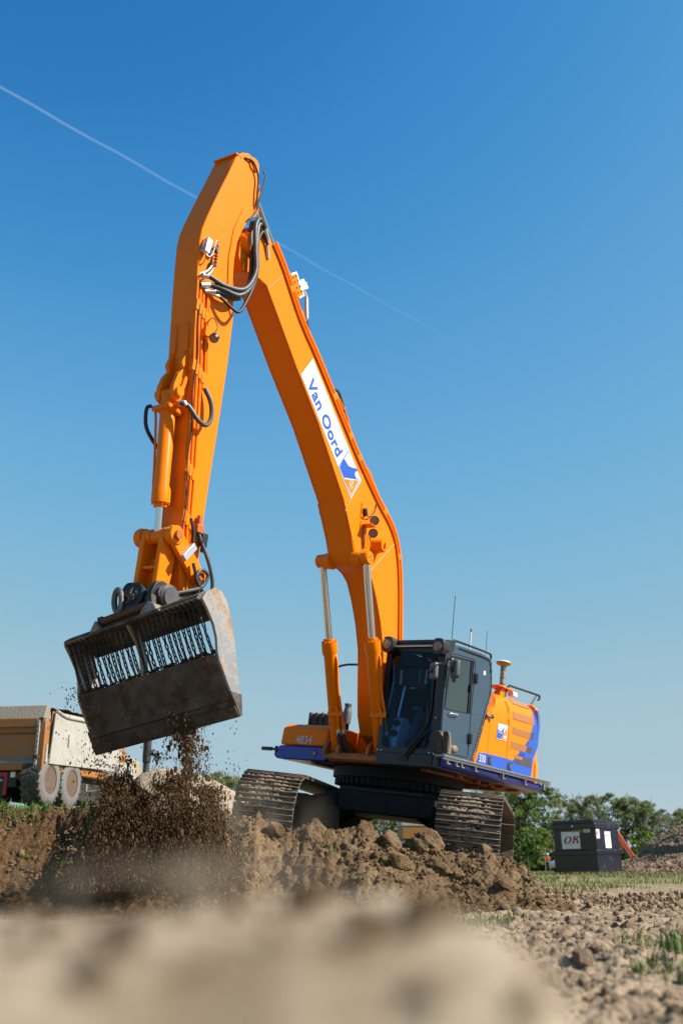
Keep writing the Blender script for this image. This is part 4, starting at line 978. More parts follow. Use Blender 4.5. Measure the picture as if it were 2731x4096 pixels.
mb = MB(); mb.tube(catmull([(5.44, .25, 3.7), (5.36, .26, 3.55), (5.34, .26, 3.4), (5.30, .26, 3.3)], 6), .02, 8); mb.tube(catmull([(5.24, .36, 3.0), (5.22, .36, 2.8), (5.24, .34, 2.6)], 6), .014, 8); mb.build('hose', 'rubber', EX)
mb = MB(); mb.bb((5.22, .2, 3.56), (5.34, .29, 3.66)); mb.bb((5.26, .22, 3.66), (5.31, .27, 3.78)); mb.build('valve', 'orange_dirty', EX, .008)
mb = MB(); mb.bb((5.15, .23, 3.42), (5.24, .30, 3.58)); mb.cyl((5.17, .26, 3.36), (5.17, .26, 3.44), .03, 10); mb.build('coupling', 'black_paint', EX, .006)

# ---------------------------------------------------------------- quick coupler
TL = R(14.2)
def tilt(y, z, x=5.7): return (x, y * math.cos(TL) , z + y * math.sin(TL))
KM = Matrix.Translation((5.72, 0, 2.40)) @ Matrix.Rotation(TL, 4, 'X')
def kp(x, y, z): return KM @ Vector((x, y, z))
CP = MB()
for yy in (-.22, .22):
    CP.prism(rounded([(5.46, 2.50), (5.80, 2.50), (5.86, 2.66), (5.80, 2.84), (5.68, 2.88), (5.55, 2.82), (5.40, 2.66)], .06), 1, yy - .03, yy + .03)
    CP.prism(rounded([(5.00, 2.74), (5.12, 2.92), (5.30, 2.88), (5.60, 2.62), (5.60, 2.46), (5.3, 2.46), (5.02, 2.62)], .05), 1, yy * 1.25 - .03, yy * 1.25 + .03)
CP = CP.build('quick_coupler', 'coupler_steel', EX, .012)
mb = MB(); mb.cyl((5.70, -.30, 2.72), (5.70, .30, 2.72), .085, 22); mb.cyl((5.16, -.33, 2.82), (5.16, .33, 2.82), .08, 22); mb.build('pin', 'coupler_worn', CP)
mb = MB()
for yy in (.26,): mb.lathe((5.62, yy, 2.70), (5.62, yy + .1, 2.70), [(0, .14), (.05, .14), (.08, .11), (.09, .11), (.09, .06)], 26)
mb.build('hub', 'coupler_worn', CP)
mb = MB(); c0 = Vector((5.84, -.06, 2.66)); fd = Vector((.93, .0, .2)).normalized(); mb.lathe(c0 - fd * .10, c0 + fd, [(0, .18), (.10, .18), (.115, .165), (.115, .11), (.125, .11)], 30); dk = mb.build('rotor_disc', 'coupler_steel', CP)
mb = MB()
a_ = fd.cross(Vector((0, 1, 0))).normalized(); b_ = fd.cross(a_)
for k in range(6): q = c0 + fd * .025 + (a_ * math.cos(k * 1.047) + b_ * math.sin(k * 1.047)) * .085; mb.cyl(q, q + fd * .014, .014, 7)
mb.box(c0 + fd * .03, (.015, .14, .03)); mb.box(c0 + fd * .03, (.015, .03, .14)); mb.build('disc_bolts', 'coupler_worn', dk, kind='stuff')
mb = MB(); ring = [Vector((5.90 + .05 * math.cos(t) * 0, -.20 + .06 * math.cos(t) - .03 * math.sin(t), 2.60 + .13 * math.sin(t))) for t in [2 * math.pi * i / 20 for i in range(20)]]; mb.tube(ring, .034, 10, closed=True); mb.build('lifting_eye', 'coupler_worn', CP)
# tilted adapter that carries the bucket
mb = MB()
def kbox(lo, hi):
    P = [kp(x, y, z) for x in (lo[0], hi[0]) for y in (lo[1], hi[1]) for z in (lo[2], hi[2])]
    mb.add(P, [(0, 1, 3, 2), (4, 6, 7, 5), (0, 4, 5, 1), (2, 3, 7, 6), (0, 2, 6, 4), (1, 5, 7, 3)])
kbox((-.42, -.50, .02), (.13, .34, .09)); kbox((.08, -.50, .07), (.16, -.42, .15)); kbox((.09, .26, .07), (.17, .36, .19)); kbox((-.42, -.20, .09), (.05, .24, .2))
ad = mb.build('adapter_plate', 'coupler_steel', CP, .01)
mb = MB(); mb.tube([kp(.14, -.42, .085), kp(.14, .28, .085)], .045, 12); mb.build('locking_bar', 'rust_steel', CP)
for ya, yb in ((-.58, -.40), (.20, .46)):
    mb = MB()
    P = [(ya, -.04), (yb, -.04), (yb - .05, .05), ((ya + yb) / 2, .10), (ya + .03, .02)]
    o0 = len(mb.v); mb.add([kp(.20, p[0], p[1]) for p in P] + [kp(.02, p[0], p[1]) for p in P], [tuple(range(5)), tuple(range(9, 4, -1))] + [(i, i + 5, (i + 1) % 5 + 5, (i + 1) % 5) for i in range(5)])
    mb.build('wedge', 'bucket_worn', CP, .006)
mb = MB(); kbox((.0, -.60, -.075), (.22, .50, -.035)); kbox((-.3, -.60, -.075), (.0, .50, -.0)); mb.build('mount_rail', 'bucket_steel', CP, .008)

# ---------------------------------------------------------------- cab
Y0, Y2, XF = .45, 1.42, 1.33           # right wall, left (door) wall, front
SIDE = [(1.33, 1.42), (1.34, 2.2), (1.335, 2.85), (1.31, 3.05), (1.22, 3.13), (.95, 3.165), (.30, 3.20), (.06, 3.185), (-.02, 3.13), (-.07, 2.95), (-.09, 2.72), (-.05, 2.58), (.03, 2.38), (.33, 1.67), (.34, 1.60), (.6, 1.60), (.6, 1.42)]
mb = MB()       # roof, floor, rear and the door-side shell as plates
roof = [p for p in SIDE if p[1] > 3.0]
ro = roof + [(p[0], p[1] - .06) for p in reversed(roof)]
xz(mb, ro, Y0, Y2); ROOF = mb; mb = MB()
mb.bb((-.0, Y0, 1.56), (1.30, Y2 - .02, 1.62))
mb.bb((1.27, Y0, 1.42), (1.34, Y2, 1.60)); mb.bb((.62, Y0, 1.42), (1.27, Y2, 1.56))
CAB = mb.build('cab', 'cab_slate', EX, .012, label='dark slate cab with tinted windscreen'); ROOF.build('roof', 'cab_slate', CAB, .012)
mb = MB()       # rear wall with window opening
mb.prism([(-.09, 2.72), (-.05, 2.56), (.03, 2.38), (.33, 1.67), (.36, 1.62), (.42, 1.62), (.08, 2.42), (0, 2.58), (-.03, 2.72)], 1, Y0, Y2)
mb.bb((-.06, Y0, 2.5), (-.02, .60, 3.15)); mb.bb((-.06, 1.28, 2.5), (-.02, Y2, 3.15)); mb.bb((-.05, Y0, 3.02), (-.01, Y2, 3.15))
mb.build('rear_wall', 'cab_slate', CAB, .01)
mb = MB(); mb.bb((-.045, .6, 2.6), (-.035, 1.28, 3.02)); mb.build('rear_window', 'side_glass', CAB)
mb = MB()       # right wall: low panel and posts, window between
xz(mb, [(.3, 1.62), (1.27, 1.62), (1.27, 2.15), (.15, 2.15)], Y0, Y0 + .04); mb.bb((1.20, Y0, 2.1), (1.30, Y0 + .05, 3.1)); mb.bb((-.05, Y0, 2.15), (.05, Y0 + .05, 3.1)); mb.bb((0, Y0, 3.0), (1.3, Y0 + .04, 3.12))
mb.build('right_wall', 'cab_slate', CAB, .01)
mb = MB(); mb.bb((.05, Y0 + .015, 2.15), (1.2, Y0 + .02, 3.0)); mb.build('right_window', 'side_glass', CAB)
# windscreen frame: ring
def ring_plate(mb, outer, inner, axis, a, b):
    n = len(outer)
    def p3(q, t):
        q = list(q); q.insert(axis, t); return q
    V = [p3(q, a) for q in outer] + [p3(q, a) for q in inner] + [p3(q, b) for q in outer] + [p3(q, b) for q in inner]
    F = []
    for i in range(n):
        j = (i + 1) % n
        F += [(i, j, n + j, n + i), (2 * n + i, 3 * n + i, 3 * n + j, 2 * n + j), (i, 2 * n + i, 2 * n + j, j), (n + i, n + j, 3 * n + j, 3 * n + i)]
    mb.add(V, F)
outer = rounded([(Y0 - .005, 1.59), (Y2 - .02, 1.59), (Y2 - .02, 3.12), (Y0 + .01, 3.12)], .02, 6)
inner = rounded([(.515, 1.66), (1.285, 1.66), (1.325, 2.98), (.545, 3.02)], .10, 6)
mb = MB(); ring_plate(mb, outer, inner, 0, 1.325, 1.345); mb.build('windscreen_frame', 'black_paint', CAB, .004)
mb = MB(); mb.prism(inner, 0, 1.331, 1.337); mb.build('windscreen', 'windshield_glass', CAB, label='large dark blue tinted windscreen')
mb = MB(); mb.bb((1.34, Y0 + .01, 1.42), (1.36, Y2 - .06, 1.585)); mb.build('front_apron', 'black_paint', CAB, .01)
mb = MB(); mb.tube(catmull([(1.31, Y2 - .0, 1.44), (1.335, Y2 - .005, 2.2), (1.33, Y2 - .005, 2.9), (1.26, Y2 - .01, 3.10)], 6), .03, 10); mb.build('corner_post', 'black_paint', CAB)
# door side
door_side = [(1.30, 1.62), (1.31, 2.3), (1.30, 2.9), (1.22, 3.06), (1.10, 3.10), (.20, 3.13), (.03, 3.12), (-.04, 2.95), (-.07, 2.72), (-.03, 2.56), (.05, 2.36), (.34, 1.70), (.36, 1.62)]
# wall with window hole: built from pieces round the pane
mb = MB(); wy0, wy1 = Y2 - .035, Y2
xz(mb, [(.36, 1.62), (1.30, 1.62), (1.31, 2.225), (.13, 2.30), (.05, 2.36), (.34, 1.70)], wy0, wy1)
xz(mb, [(.51, 2.276), (.13, 2.30), (.05, 2.36), (-.03, 2.56), (-.07, 2.72), (-.04, 2.95), (.03, 3.12), (.20, 3.13), (.51, 3.115)], wy0, wy1)
xz(mb, [(.51, 3.115), (1.10, 3.10), (1.22, 3.06), (1.24, 3.03), (1.18, 2.96), (1.07, 2.985), (.51, 3.03)], wy0, wy1)
xz(mb, [(1.24, 3.03), (1.30, 2.9), (1.31, 2.3), (1.31, 2.225), (1.265, 2.228), (1.18, 2.96)], wy0, wy1)
mb.build('door_wall', 'cab_slate', CAB, .006)
DOOR_OUT = rounded([(1.275, 1.80), (1.285, 2.25), (1.18, 2.985), (1.08, 3.02), (.50, 3.06), (.46, 3.0), (.485, 2.3), (.49, 1.66), (1.15, 1.655), (1.17, 1.78)], .05, 4)
mb = MB(); mb.tube([(p[0], Y2 + .001, p[1]) for p in DOOR_OUT], .006, 5, closed=True); dr = mb.build('door', 'screw_black', CAB)
PANE = [(1.255, 2.225), (1.175, 2.955), (1.07, 2.98), (.52, 3.025), (.53, 2.275)]
mb = MB(); xz(mb, PANE, Y2 - .02, Y2 - .014); mb.build('door_window', 'door_glass', dr)
mb = MB(); mb.tube([(p[0], Y2 + .0, p[1]) for p in PANE], .009, 5, closed=True)
xz(mb, [(.53, 2.28), (.575, 2.28), (.565, 3.015), (.525, 3.02)], Y2 - .012, Y2 - .004); xz(mb, [(1.245, 2.23), (1.215, 2.23), (1.13, 2.955), (1.165, 2.945)], Y2 - .012, Y2 - .004); mb.build('window_seal', 'screw_black', dr)
mb = MB(); mb.tube(catmull([(1.13, Y2 + .01, 2.165), (1.10, Y2 + .035, 2.18), (.93, Y2 + .035, 2.19), (.90, Y2 + .01, 2.185)], 5), .012, 7); mb.build('handle', 'steel_light', dr)
for zz, xx in ((2.80, .45), (1.93, .50)):
    mb = MB(); mb.bb((xx - .045, Y2, zz - .075), (xx + .0, Y2 + .04, zz + .075)); mb.bb((xx + .01, Y2, zz - .065), (xx + .03, Y2 + .03, zz + .065)); mb.build('hinge', 'black_paint', dr, .006)
mb = MB(); mb.box((1.02, Y2 + .002, 2.68), (.02, .015, .10)); mb.box((.555, Y2 + .0, 2.62), (.02, .02, .10)); mb.build('window_latch', 'screw_black', dr)
mb = MB(); mb.tube(catmull([(1.16, Y2 + .0, 1.66), (.98, Y2 + .004, 3.125), (.25, Y2 + .004, 3.155), (.0, Y2, 3.1), (-.075, Y2 + .002, 2.73), (.03, Y2 + .002, 2.42), (.36, Y2 + .002, 1.66)][1:], 6), .008, 5); mb.build('seam', 'screw_black', CAB)
mb = MB(); mb.bb((.20, Y2 + .001, 2.90), (.13, Y2 + .003, 2.96)); mb.build('sticker', 'white_film', CAB)
# roof furniture
mb = MB(); mb.tube(catmull([(.92, 1.28, 3.16), (.90, 1.28, 3.235), (.84, 1.28, 3.26), (.3, 1.28, 3.285), (-.20, 1.28, 3.30), (-.26, 1.28, 3.28), (-.26, 1.28, 3.22), (-.1, 1.28, 3.18)], 5), .018, 8); mb.build('roof_rail', 'black_paint', CAB)
for x_, y_, z0, z1, r_, m__ in ((.47, 1.0, 3.18, 4.04, .0055, 'rubber'), (-.10, 1.0, 3.18, 3.62, .013, 'white_plastic'), (-.62, 1.0, 2.9, 3.76, .004, 'rubber')):
    mb = MB(); mb.cyl((x_, y_, z0), (x_, y_, z1), r_, 7); an = mb.build('antenna', m__, CAB)
    if r_ > .01:
        mb = MB(); mb.cyl((x_, y_, z1), (x_, y_, z1 + .04), .015, 8); mb.build('antenna_tip', 'red_lamp', an)
mb = MB(); mb.bb((1.24, .62, 3.12), (1.36, 1.28, 3.165)); mb.bb((1.36, .66, 3.075), (1.42, 1.30, 3.085)); mb.build('visor', 'black_paint', CAB, .005)
mb = MB(); mb.bb((1.40, .62, 3.055), (1.415, 1.34, 3.072)); mb.build('light_bar', 'white_plastic', CAB, .003)
for yy, zz in ((.535, 3.08), (1.365, 3.04)):
    mb = MB(); hexo = rounded([(yy - .10, zz - .03), (yy - .05, zz - .11), (yy + .05, zz - .11), (yy + .10, zz - .03), (yy + .09, zz + .08), (yy + .04, zz + .12), (yy - .06, zz + .12)], .02, 2)
    mb.prism(hexo, 0, 1.30, 1.47); lp = mb.build('work_lamp', 'black_paint', CAB, .008)
    mb = MB(); mb.lathe((1.465, yy, zz), (1.5, yy, zz), [(0, .07), (.018, .07), (.022, .058)], 20); mb.build('bezel', 'mirror_back', lp)
    mb = MB(); mb.lathe((1.487, yy, zz), (1.5, yy, zz), [(0, .058), (.004, .05)], 20); mb.build('lens', 'lamp_glass', lp)
mb = MB(); xz(mb, [(1.10, 3.20), (1.36, 3.16), (1.34, 3.0), (1.28, 2.86), (1.14, 3.06)], Y2 - .0, Y2 + .02); mb.build('lamp_cheek', 'black_paint', CAB, .006)
# mirrors on the front corner
for c0, ax, sc_ in ((Vector((1.62, 1.42, 2.67)), R(-25), (.06, .145, .235)), (Vector((1.36, 1.60, 2.74)), R(-35), (.055, .20, .25))):
    rot = Matrix.Rotation(ax, 3, 'Z') @ Matrix.Rotation(R(4), 3, 'X'); hw, hh = sc_[1] / 2, sc_[2] / 2
    o2 = rounded([(-hw, -hh), (hw, -hh), (hw, hh), (-hw, hh)], .04, 4); n_ = len(o2); m_ = MB()
    sec = [(-.025, 1.0), (.0, 1.0), (.02, .92), (.032, .7)]
    V_ = [rot @ Vector((t, p[0] * k, p[1] * k)) + c0 for t, k in sec for p in o2]
    F_ = [(i * n_ + j, i * n_ + (j + 1) % n_, (i + 1) * n_ + (j + 1) % n_, (i + 1) * n_ + j) for i in range(3) for j in range(n_)] + [tuple(range(n_ - 1, -1, -1)), tuple(3 * n_ + j for j in range(n_))]
    m_.add(V_, F_); mi = m_.build('mirror', 'mirror_back', CAB)
    m_ = MB(); m_.box(c0 + rot @ Vector((.04, 0, 0)), (.03, .05, .07), rot); m_.cyl(c0 + rot @ Vector((.04, 0, 0)), c0 + rot @ Vector((.065, 0, 0)), .028, 10); m_.build('mirror_clamp', 'rubber', mi)
mb = MB(); mb.tube(catmull([(1.30, 1.42, 2.80), (1.40, 1.50, 2.86), (1.44, 1.57, 2.87), (1.41, 1.595, 2.85), (1.41, 1.60, 2.74)], 6), .011, 7)
mb.tube(catmull([(1.30, 1.41, 2.78), (1.45, 1.48, 2.79), (1.62, 1.50, 2.77), (1.67, 1.44, 2.68)], 6), .010, 7); mb.cyl((1.32, 1.44, 2.62), (1.32, 1.44, 2.90), .02, 10); mb.bb((1.29, 1.41, 2.74), (1.35, 1.47, 2.80)); mb.build('mirror_arm', 'black_paint', CAB)
mb = MB(); mb.tube(catmull([(1.33, 1.455, 1.75), (1.36, 1.46, 2.2), (1.34, 1.455, 2.62)], 6), .016, 8); mb.build('grab_bar', 'cab_slate', CAB)
# wipers
mb = MB(); mb.tube(catmull([(1.37, .90, 1.52), (1.375, 1.05, 1.72), (1.375, 1.20, 1.91), (1.37, 1.255, 2.05), (1.365, 1.285, 2.30)], 5), .016, 7); mb.tube(catmull([(1.372, .96, 1.53), (1.378, 1.12, 1.74), (1.378, 1.29, 1.92)], 5), .013, 7)
mb.bb((1.355, .84, 1.49), (1.38, .98, 1.55)); mb.bb((1.345, 1.262, 2.02), (1.36, 1.285, 2.62)); mb.bb((1.345, 1.21, 1.75), (1.358, 1.235, 2.32)); mb.build('wiper', 'screw_black', CAB)
mb = MB()
for y_, z_ in ((.47, 1.62), (.53, 1.615), (1.30, 1.61), (1.37, 1.60), (.475, 2.3), (1.36, 2.08)): mb.cyl((1.345, y_, z_), (1.353, y_, z_), .011, 8)
mb.build('frame_bolts', 'steel_light', CAB, kind='stuff')
# inside the cab
mb = MB(); xz(mb, rounded([(.80, 1.63), (1.16, 1.63), (1.18, 1.76), (1.06, 2.10), (.90, 2.13), (.80, 2.05)], .04), .50, .64); co = mb.build('console', 'white_plastic', CAB, .02)
for z_, x_ in ((2.02, 1.09), (1.87, 1.145)):
    mb = MB(); mb.lathe((x_ - .02, .585, z_), (x_ + .03, .585, z_ + .012), [(0, .052), (.045, .052), (.05, .04)], 20); mb.build('speaker', 'interior_dark', co)
mb = MB(); mb.bb((.90, .50, 2.58), (.95, .76, 2.82)); mb.build('monitor', 'interior_dark', CAB, .01)
mb = MB(); mb.tube([(.93, .56, 2.58), (.98, .52, 2.1)], .02, 8); mb.build('monitor_post', 'steel_light', CAB)
mb = MB(); mb.tube(catmull([(1.22, .50, 2.92), (1.22, .54, 2.6), (1.22, .50, 2.25)], 4), .014, 7); mb.build('grab_rod', 'alu', CAB)
mb = MB(); mb.bb((.8, .55, 2.88), (1.0, .85, 3.0)); mb.bb((1.1, .95, 2.95), (1.2, 1.05, 3.05)); mb.build('overhead_radio', 'interior_dark', CAB, .01)
mb = MB(); mb.tube(catmull([(1.1, .98, 2.96), (1.1, .95, 2.80), (1.1, .96, 2.70)], 5), .006, 6); mb.cyl((1.1, .96, 2.68), (1.1, .96, 2.71), .014, 8); mb.build('radio_lead', 'rubber', CAB)
mb = MB(); mb.bb((.25, .78, 1.95), (.75, 1.24, 2.08)); xz(mb, [(.12, 2.05), (.30, 2.05), (.22, 2.75), (.10, 2.75)], .80, 1.22); mb.bb((.35, .85, 1.62), (.65, 1.15, 1.95)); mb.build('seat', 'seat_fabric', CAB, .03)
mb = MB(); mb.bb((.35, .62, 2.0), (.80, .74, 2.12)); mb.bb((.35, 1.26, 2.0), (.80, 1.36, 2.12)); mb.cyl((.76, .68, 2.1), (.80, .68, 2.28), .018, 8); mb.build('arm_console', 'interior_dark', CAB, .015)
mb = MB(); mb.bb((.45, .5, 1.62), (1.26, 1.36, 1.65)); mb.build('floor_mat', 'caked_sand', CAB)

# ---------------------------------------------------------------- hood
HOOD = [(.30, 1.625), (.02, 2.36), (-.03, 2.44), (-.09, 2.47), (-.21, 2.49), (-.30, 2.58), (-.40, 2.70), (-.50, 2.735), (-.66, 2.75), (-1.74, 2.78), (-1.74, 1.625)]
sec_ = [(0, 1.42), (.72, 1.425), (.86, 1.405), (.95, 1.37), (1.0, 1.28)]      # how the flank leans in towards the top (share of height, y)
def hood_block(out, name, mat, parent, inner=.45, bevel=.02):
    """flank outline (x,z) given real thickness, upper edge leaning inwards"""
    def yat(z):
        t = (z - 1.625) / 1.15; return float(np.interp(t, [0, .70, .82, .92, 1.0], [1.42, 1.425, 1.40, 1.34, 1.25]))
    o2 = []
    for i, p in enumerate(out):                       # subdivide upright edges so that the lean shows
        q = out[(i + 1) % len(out)]; n_ = max(1, int(abs(p[1] - q[1]) / .08))
        o2 += [(p[0] + (q[0] - p[0]) * k / n_, p[1] + (q[1] - p[1]) * k / n_) for k in range(n_)]
    zs = sorted(set([round(p[1], 4) for p in o2]))
    bm = bmesh.new(); vs = [bm.verts.new((p[0], 1.6, p[1])) for p in o2]; f = bm.faces.new(vs)
    r_ = bmesh.ops.triangulate(bm, faces=[f])
    # slice horizontally so the surface can bend
    for k in range(1, 16):
        z = 1.625 + k * .075; bmesh.ops.bisect_plane(bm, geom=bm.verts[:] + bm.edges[:] + bm.faces[:], plane_co=(0, 0, z), plane_no=(0, 0, 1))
    ext = bmesh.ops.extrude_face_region(bm, geom=bm.faces[:]); nv = [g for g in ext['geom'] if isinstance(g, bmesh.types.BMVert)]
    for v_ in nv: v_.co.y = inner
    for v_ in bm.verts:
        if v_.co.y > 1.5: v_.co.y = yat(v_.co.z)
    bmesh.ops.dissolve_limit(bm, angle_limit=R(1.0), verts=bm.verts[:], edges=bm.edges[:])
    me = bpy.data.meshes.new(name); bm.to_mesh(me); bm.free()
    return link(name, me, mat, parent, 0, 2, 50)
def hood_y(z): return float(np.interp((z - 1.625) / 1.15, [0, .70, .82, .92, 1.0], [1.42, 1.425, 1.40, 1.34, 1.25]))
p1 = hood_block([(.29, 1.625), (.01, 2.36), (-.035, 2.43), (-.085, 2.455), (-.095, 1.625)], 'hood_panel', 'orange_paint', EX)
p2 = hood_block([(-.105, 1.625), (-.095, 2.46), (-.21, 2.49), (-.30, 2.58), (-.40, 2.70), (-.50, 2.735), (-.64, 2.748), (-.735, 2.66), (-.725, 1.95), (-.70, 1.80), (-.715, 1.625)], 'hood_panel', 'orange_paint', EX)
p3 = hood_block([(-.727, 1.625), (-.712, 1.80), (-.737, 1.95), (-.747, 2.66), (-.655, 2.75), (-1.65, 2.775), (-1.745, 2.70), (-1.70, 2.0), (-1.69, 1.82), (-1.70, 1.625)], 'hood_panel', 'orange_paint', EX)
mb = MB(); mb.bb((-1.7, -.50, 1.6), (-.25, 1.22, 2.70)); mb.build('hood_core', 'orange_dirty', EX, .05)
mb = MB(); xz(mb, [(.28, 1.6), (.0, 2.36), (-.2, 2.74), (-.30, 2.74), (-.2, 1.6)], .5, 1.36); mb.build('hood_front', 'orange_dirty', EX, .01)
def film(out, name, mat, parent, off=.004):
    """flat film lying on the flank, following its lean"""
    bm = bmesh.new(); f = bm.faces.new([bm.verts.new((p[0], 0, p[1])) for p in out]); bmesh.ops.triangulate(bm, faces=[f])
    for k in range(1, 16): bmesh.ops.bisect_plane(bm, geom=bm.verts[:] + bm.edges[:] + bm.faces[:], plane_co=(0, 0, 1.625 + k * .075), plane_no=(0, 0, 1))
    for v_ in bm.verts: v_.co.y = hood_y(v_.co.z) + off
    ext = bmesh.ops.extrude_face_region(bm, geom=bm.faces[:])
    for g in ext['geom']:
        if isinstance(g, bmesh.types.BMVert): g.co.y -= .003
    me = bpy.data.meshes.new(name); bm.to_mesh(me); bm.free(); return link(name, me, mat, parent, 0, 2, 50)
film([(.235, 1.63), (.175, 1.785), (-.094, 1.80), (-.094, 1.63)], 'blue_band', 'blue_film', p1)
film([(-.106, 1.63), (-.106, 1.80), (-.70, 1.815), (-.713, 1.63)], 'blue_band', 'blue_film', p2)
film([(-.729, 1.63), (-.714, 1.815), (-.98, 1.81), (-1.0, 1.855), (-1.27, 1.855), (-1.46, 2.21), (-1.64, 2.6), (-1.70, 2.765), (-1.738, 2.68), (-1.70, 2.0), (-1.65, 1.95), (-1.60, 1.63)], 'blue_band', 'blue_film', p3)
for k, q in enumerate(([(-.86, 2.54), (-1.62, 2.56), (-1.62, 2.45), (-.86, 2.43)], [(-.86, 2.30), (-1.63, 2.33), (-1.62, 2.22), (-.85, 2.20)], [(-.84, 2.09), (-1.59, 2.10), (-1.59, 2.0), (-.82, 1.98)], [(-.97, 1.90), (-1.57, 1.92), (-1.61, 1.775), (-1.0, 1.77)], [(-.95, 2.745), (-1.60, 2.765), (-1.66, 2.71), (-1.03, 2.68)])):
    if k in (0, 4): film(q, 'vent', 'vent_mesh', p3, .0045)
    else:
        # where the blue stripe crosses, the mesh is blue too
        def cut(z): return float(np.interp(z, [1.7, 1.855, 2.21, 2.6], [-1.2, -1.27, -1.46, -1.64]))
        a, b_, c, d_ = q
        m1, m2 = (cut(a[1]), (a[1] + b_[1]) / 2), (cut(c[1]), (c[1] + d_[1]) / 2)
        if k == 3: m1, m2 = (-1.26, 1.912), (-1.26, 1.855)
        if k == 3:
            film([(-.98, 1.90), (-1.26, 1.91), (-1.26, 1.855), (-1.0, 1.855)], 'vent', 'vent_mesh', p3, .0045)
            film([(-1.262, 1.91), (-1.57, 1.92), (-1.61, 1.775), (-1.0, 1.77), (-1.0, 1.853), (-1.262, 1.853)], 'vent', 'vent_mesh_blue', p3, .0045)
        else:
            film([a, m1, m2, d_], 'vent', 'vent_mesh', p3, .0045); film([(m1[0] - .002, m1[1]), b_, c, (m2[0] - .002, m2[1])], 'vent', 'vent_mesh_blue', p3, .0045)
# sticker with the wave
mb = MB(); YS = 1.431
def st_(pts, name, mat, y, parent):
    m_ = MB(); m_.add([(p[0], y, p[1]) for p in pts], [tuple(range(len(pts)))]); return m_.build(name, mat, parent)
so = st_([(-.36, 2.285), (-.69, 2.295), (-.67, 2.06), (-.34, 2.05)], 'sticker', 'white_film', YS, p2)
def sp(u_, v_): return (-.355 - .315 * u_ + .012 * (1 - v_), 2.062 + .222 * v_ + .006 * u_)
st_([sp(.02, .0), sp(.02, .62), sp(.15, .55), sp(.32, .52), sp(.48, .60), sp(.58, .74), sp(.68, .83), sp(.76, .80), sp(.66, .74), sp(.62, .62), sp(.64, .52), sp(.70, .47), sp(.40, .0)], 'sticker_wave', 'blue_film', YS + .002, so)
st_([sp(.42, .0), sp(.97, .0), sp(.97, .90)], 'sticker_triangle', 'orange_paint', YS + .002, so)
mb = MB(); place_text(mb, 'Van Oord', Vector((sp(.06, .36)[0], YS + .004, sp(.06, .36)[1])), (-1, 0, .02), (0, 0, 1), .155, .036, bold=.02); mb.build('sticker_text', 'white_film', so)
mb = MB()
for q in ([(.72, .06), (.86, .06), (.92, .26), (.84, .30), (.79, .24), (.74, .30), (.66, .26)], [(.75, .34), (.85, .34), (.84, .38), (.76, .38)], [(.785, .41), (.815, .41), (.80, .47)]): mb.add([(sp(*p)[0], YS + .004, sp(*p)[1]) for p in q], [tuple(range(len(q)))])
mb.build('sticker_crown', 'white_film', so)
mb = MB(); place_text(mb, '330', Vector((.150, 1.4285, 1.655)), (-1, 0, .01), (.03, 0, 1), .19, .11, bold=.012); mb.build('number', 'white_film', p1)
for x_ in (-.175, -.82):
    mb = MB(); mb.bb((x_ - .06, 1.42, 1.652), (x_ + .06, 1.432, 1.768)); la = mb.build('latch', 'black_paint', p2 if x_ > -.5 else p3, .008)
    mb = MB(); mb.bb((x_ - .035, 1.432, 1.665), (x_ - .005, 1.440, 1.755)); mb.bb((x_ + .01, 1.432, 1.675), (x_ + .03, 1.438, 1.745)); mb.build('latch_handle', 'mirror_back', la, .004)
mb = MB(); mb.cyl((.21, 1.42, 1.66), (.21, 1.432, 1.66), .012, 10); mb.build('lock', 'blue_film', p1)
# rubber bellows between cab and hood
mb = MB()
for k in range(17):
    t = k / 16; x_, z_ = .315 - .33 * t, 1.70 + .62 * t; mb.box((x_, 1.40, z_), (.03, .05, .026), Matrix.Rotation(R(28), 3, 'Y'))
mb.build('bellows', 'boot_leather', EX, .006)
mb = MB(); mb.cyl((.02, 1.43, 2.33), (-.08, 1.47, 2.33), .014, 8); mb.lathe((.03, 1.425, 2.33), (.03, 1.47, 2.33), [(0, .01), (.01, .03), (.03, .03), (.045, .01)], 12); mb.lathe((-.07, 1.465, 2.335), (-.13, 1.47, 2.33), [(0, .03), (.02, .034), (.06, .01)], 12); mb.build('latch_knob', 'mirror_back', EX)
mb = MB(); mb.lathe((-.03, 1.30, 3.0), (-.03, 1.42, 3.0), [(0, .015), (.1, .015), (.12, .03), (.13, .03)], 10); mb.bb((-.12, 1.36, 3.03), (-.04, 1.38, 3.07)); mb.build('camera_stub', 'black_paint', CAB)
# counterweight
CW = [(-1.755, 1.42), (-1.88, 1.40), (-2.0, 1.33), (-2.12, 1.20), (-2.30, .80), (-2.40, .3), (-2.40, -.3), (-2.30, -.8), (-2.12, -1.20), (-2.0, -1.33), (-1.88, -1.40), (-1.755, -1.42)]
bm = bmesh.new(); lev = [(1.50, .985), (1.56, 1.0), (1.85, 1.0), (1.95, .97), (2.30, .99), (2.50, 1.0), (2.66, .985), (2.75, .95), (2.80, .88)]; rings = []
for z, k in lev: rings.append([bm.verts.new((-1.755 + (p[0] + 1.755) * (k if k < 1 else 1) - (1 - k) * 0, p[1] * (1 - (1 - k) * .8), z)) for p in CW])
for a, b_ in zip(rings, rings[1:]):
    for i in range(len(CW)): bm.faces.new((a[i], a[(i + 1) % len(CW)], b_[(i + 1) % len(CW)], b_[i]))
bm.faces.new(rings[-1]); bm.faces.new(rings[0][::-1])
me = bpy.data.meshes.new('counterweight'); bm.to_mesh(me); bm.free(); cw = link('counterweight', me, 'orange_paint', EX, .02, 2, 30)
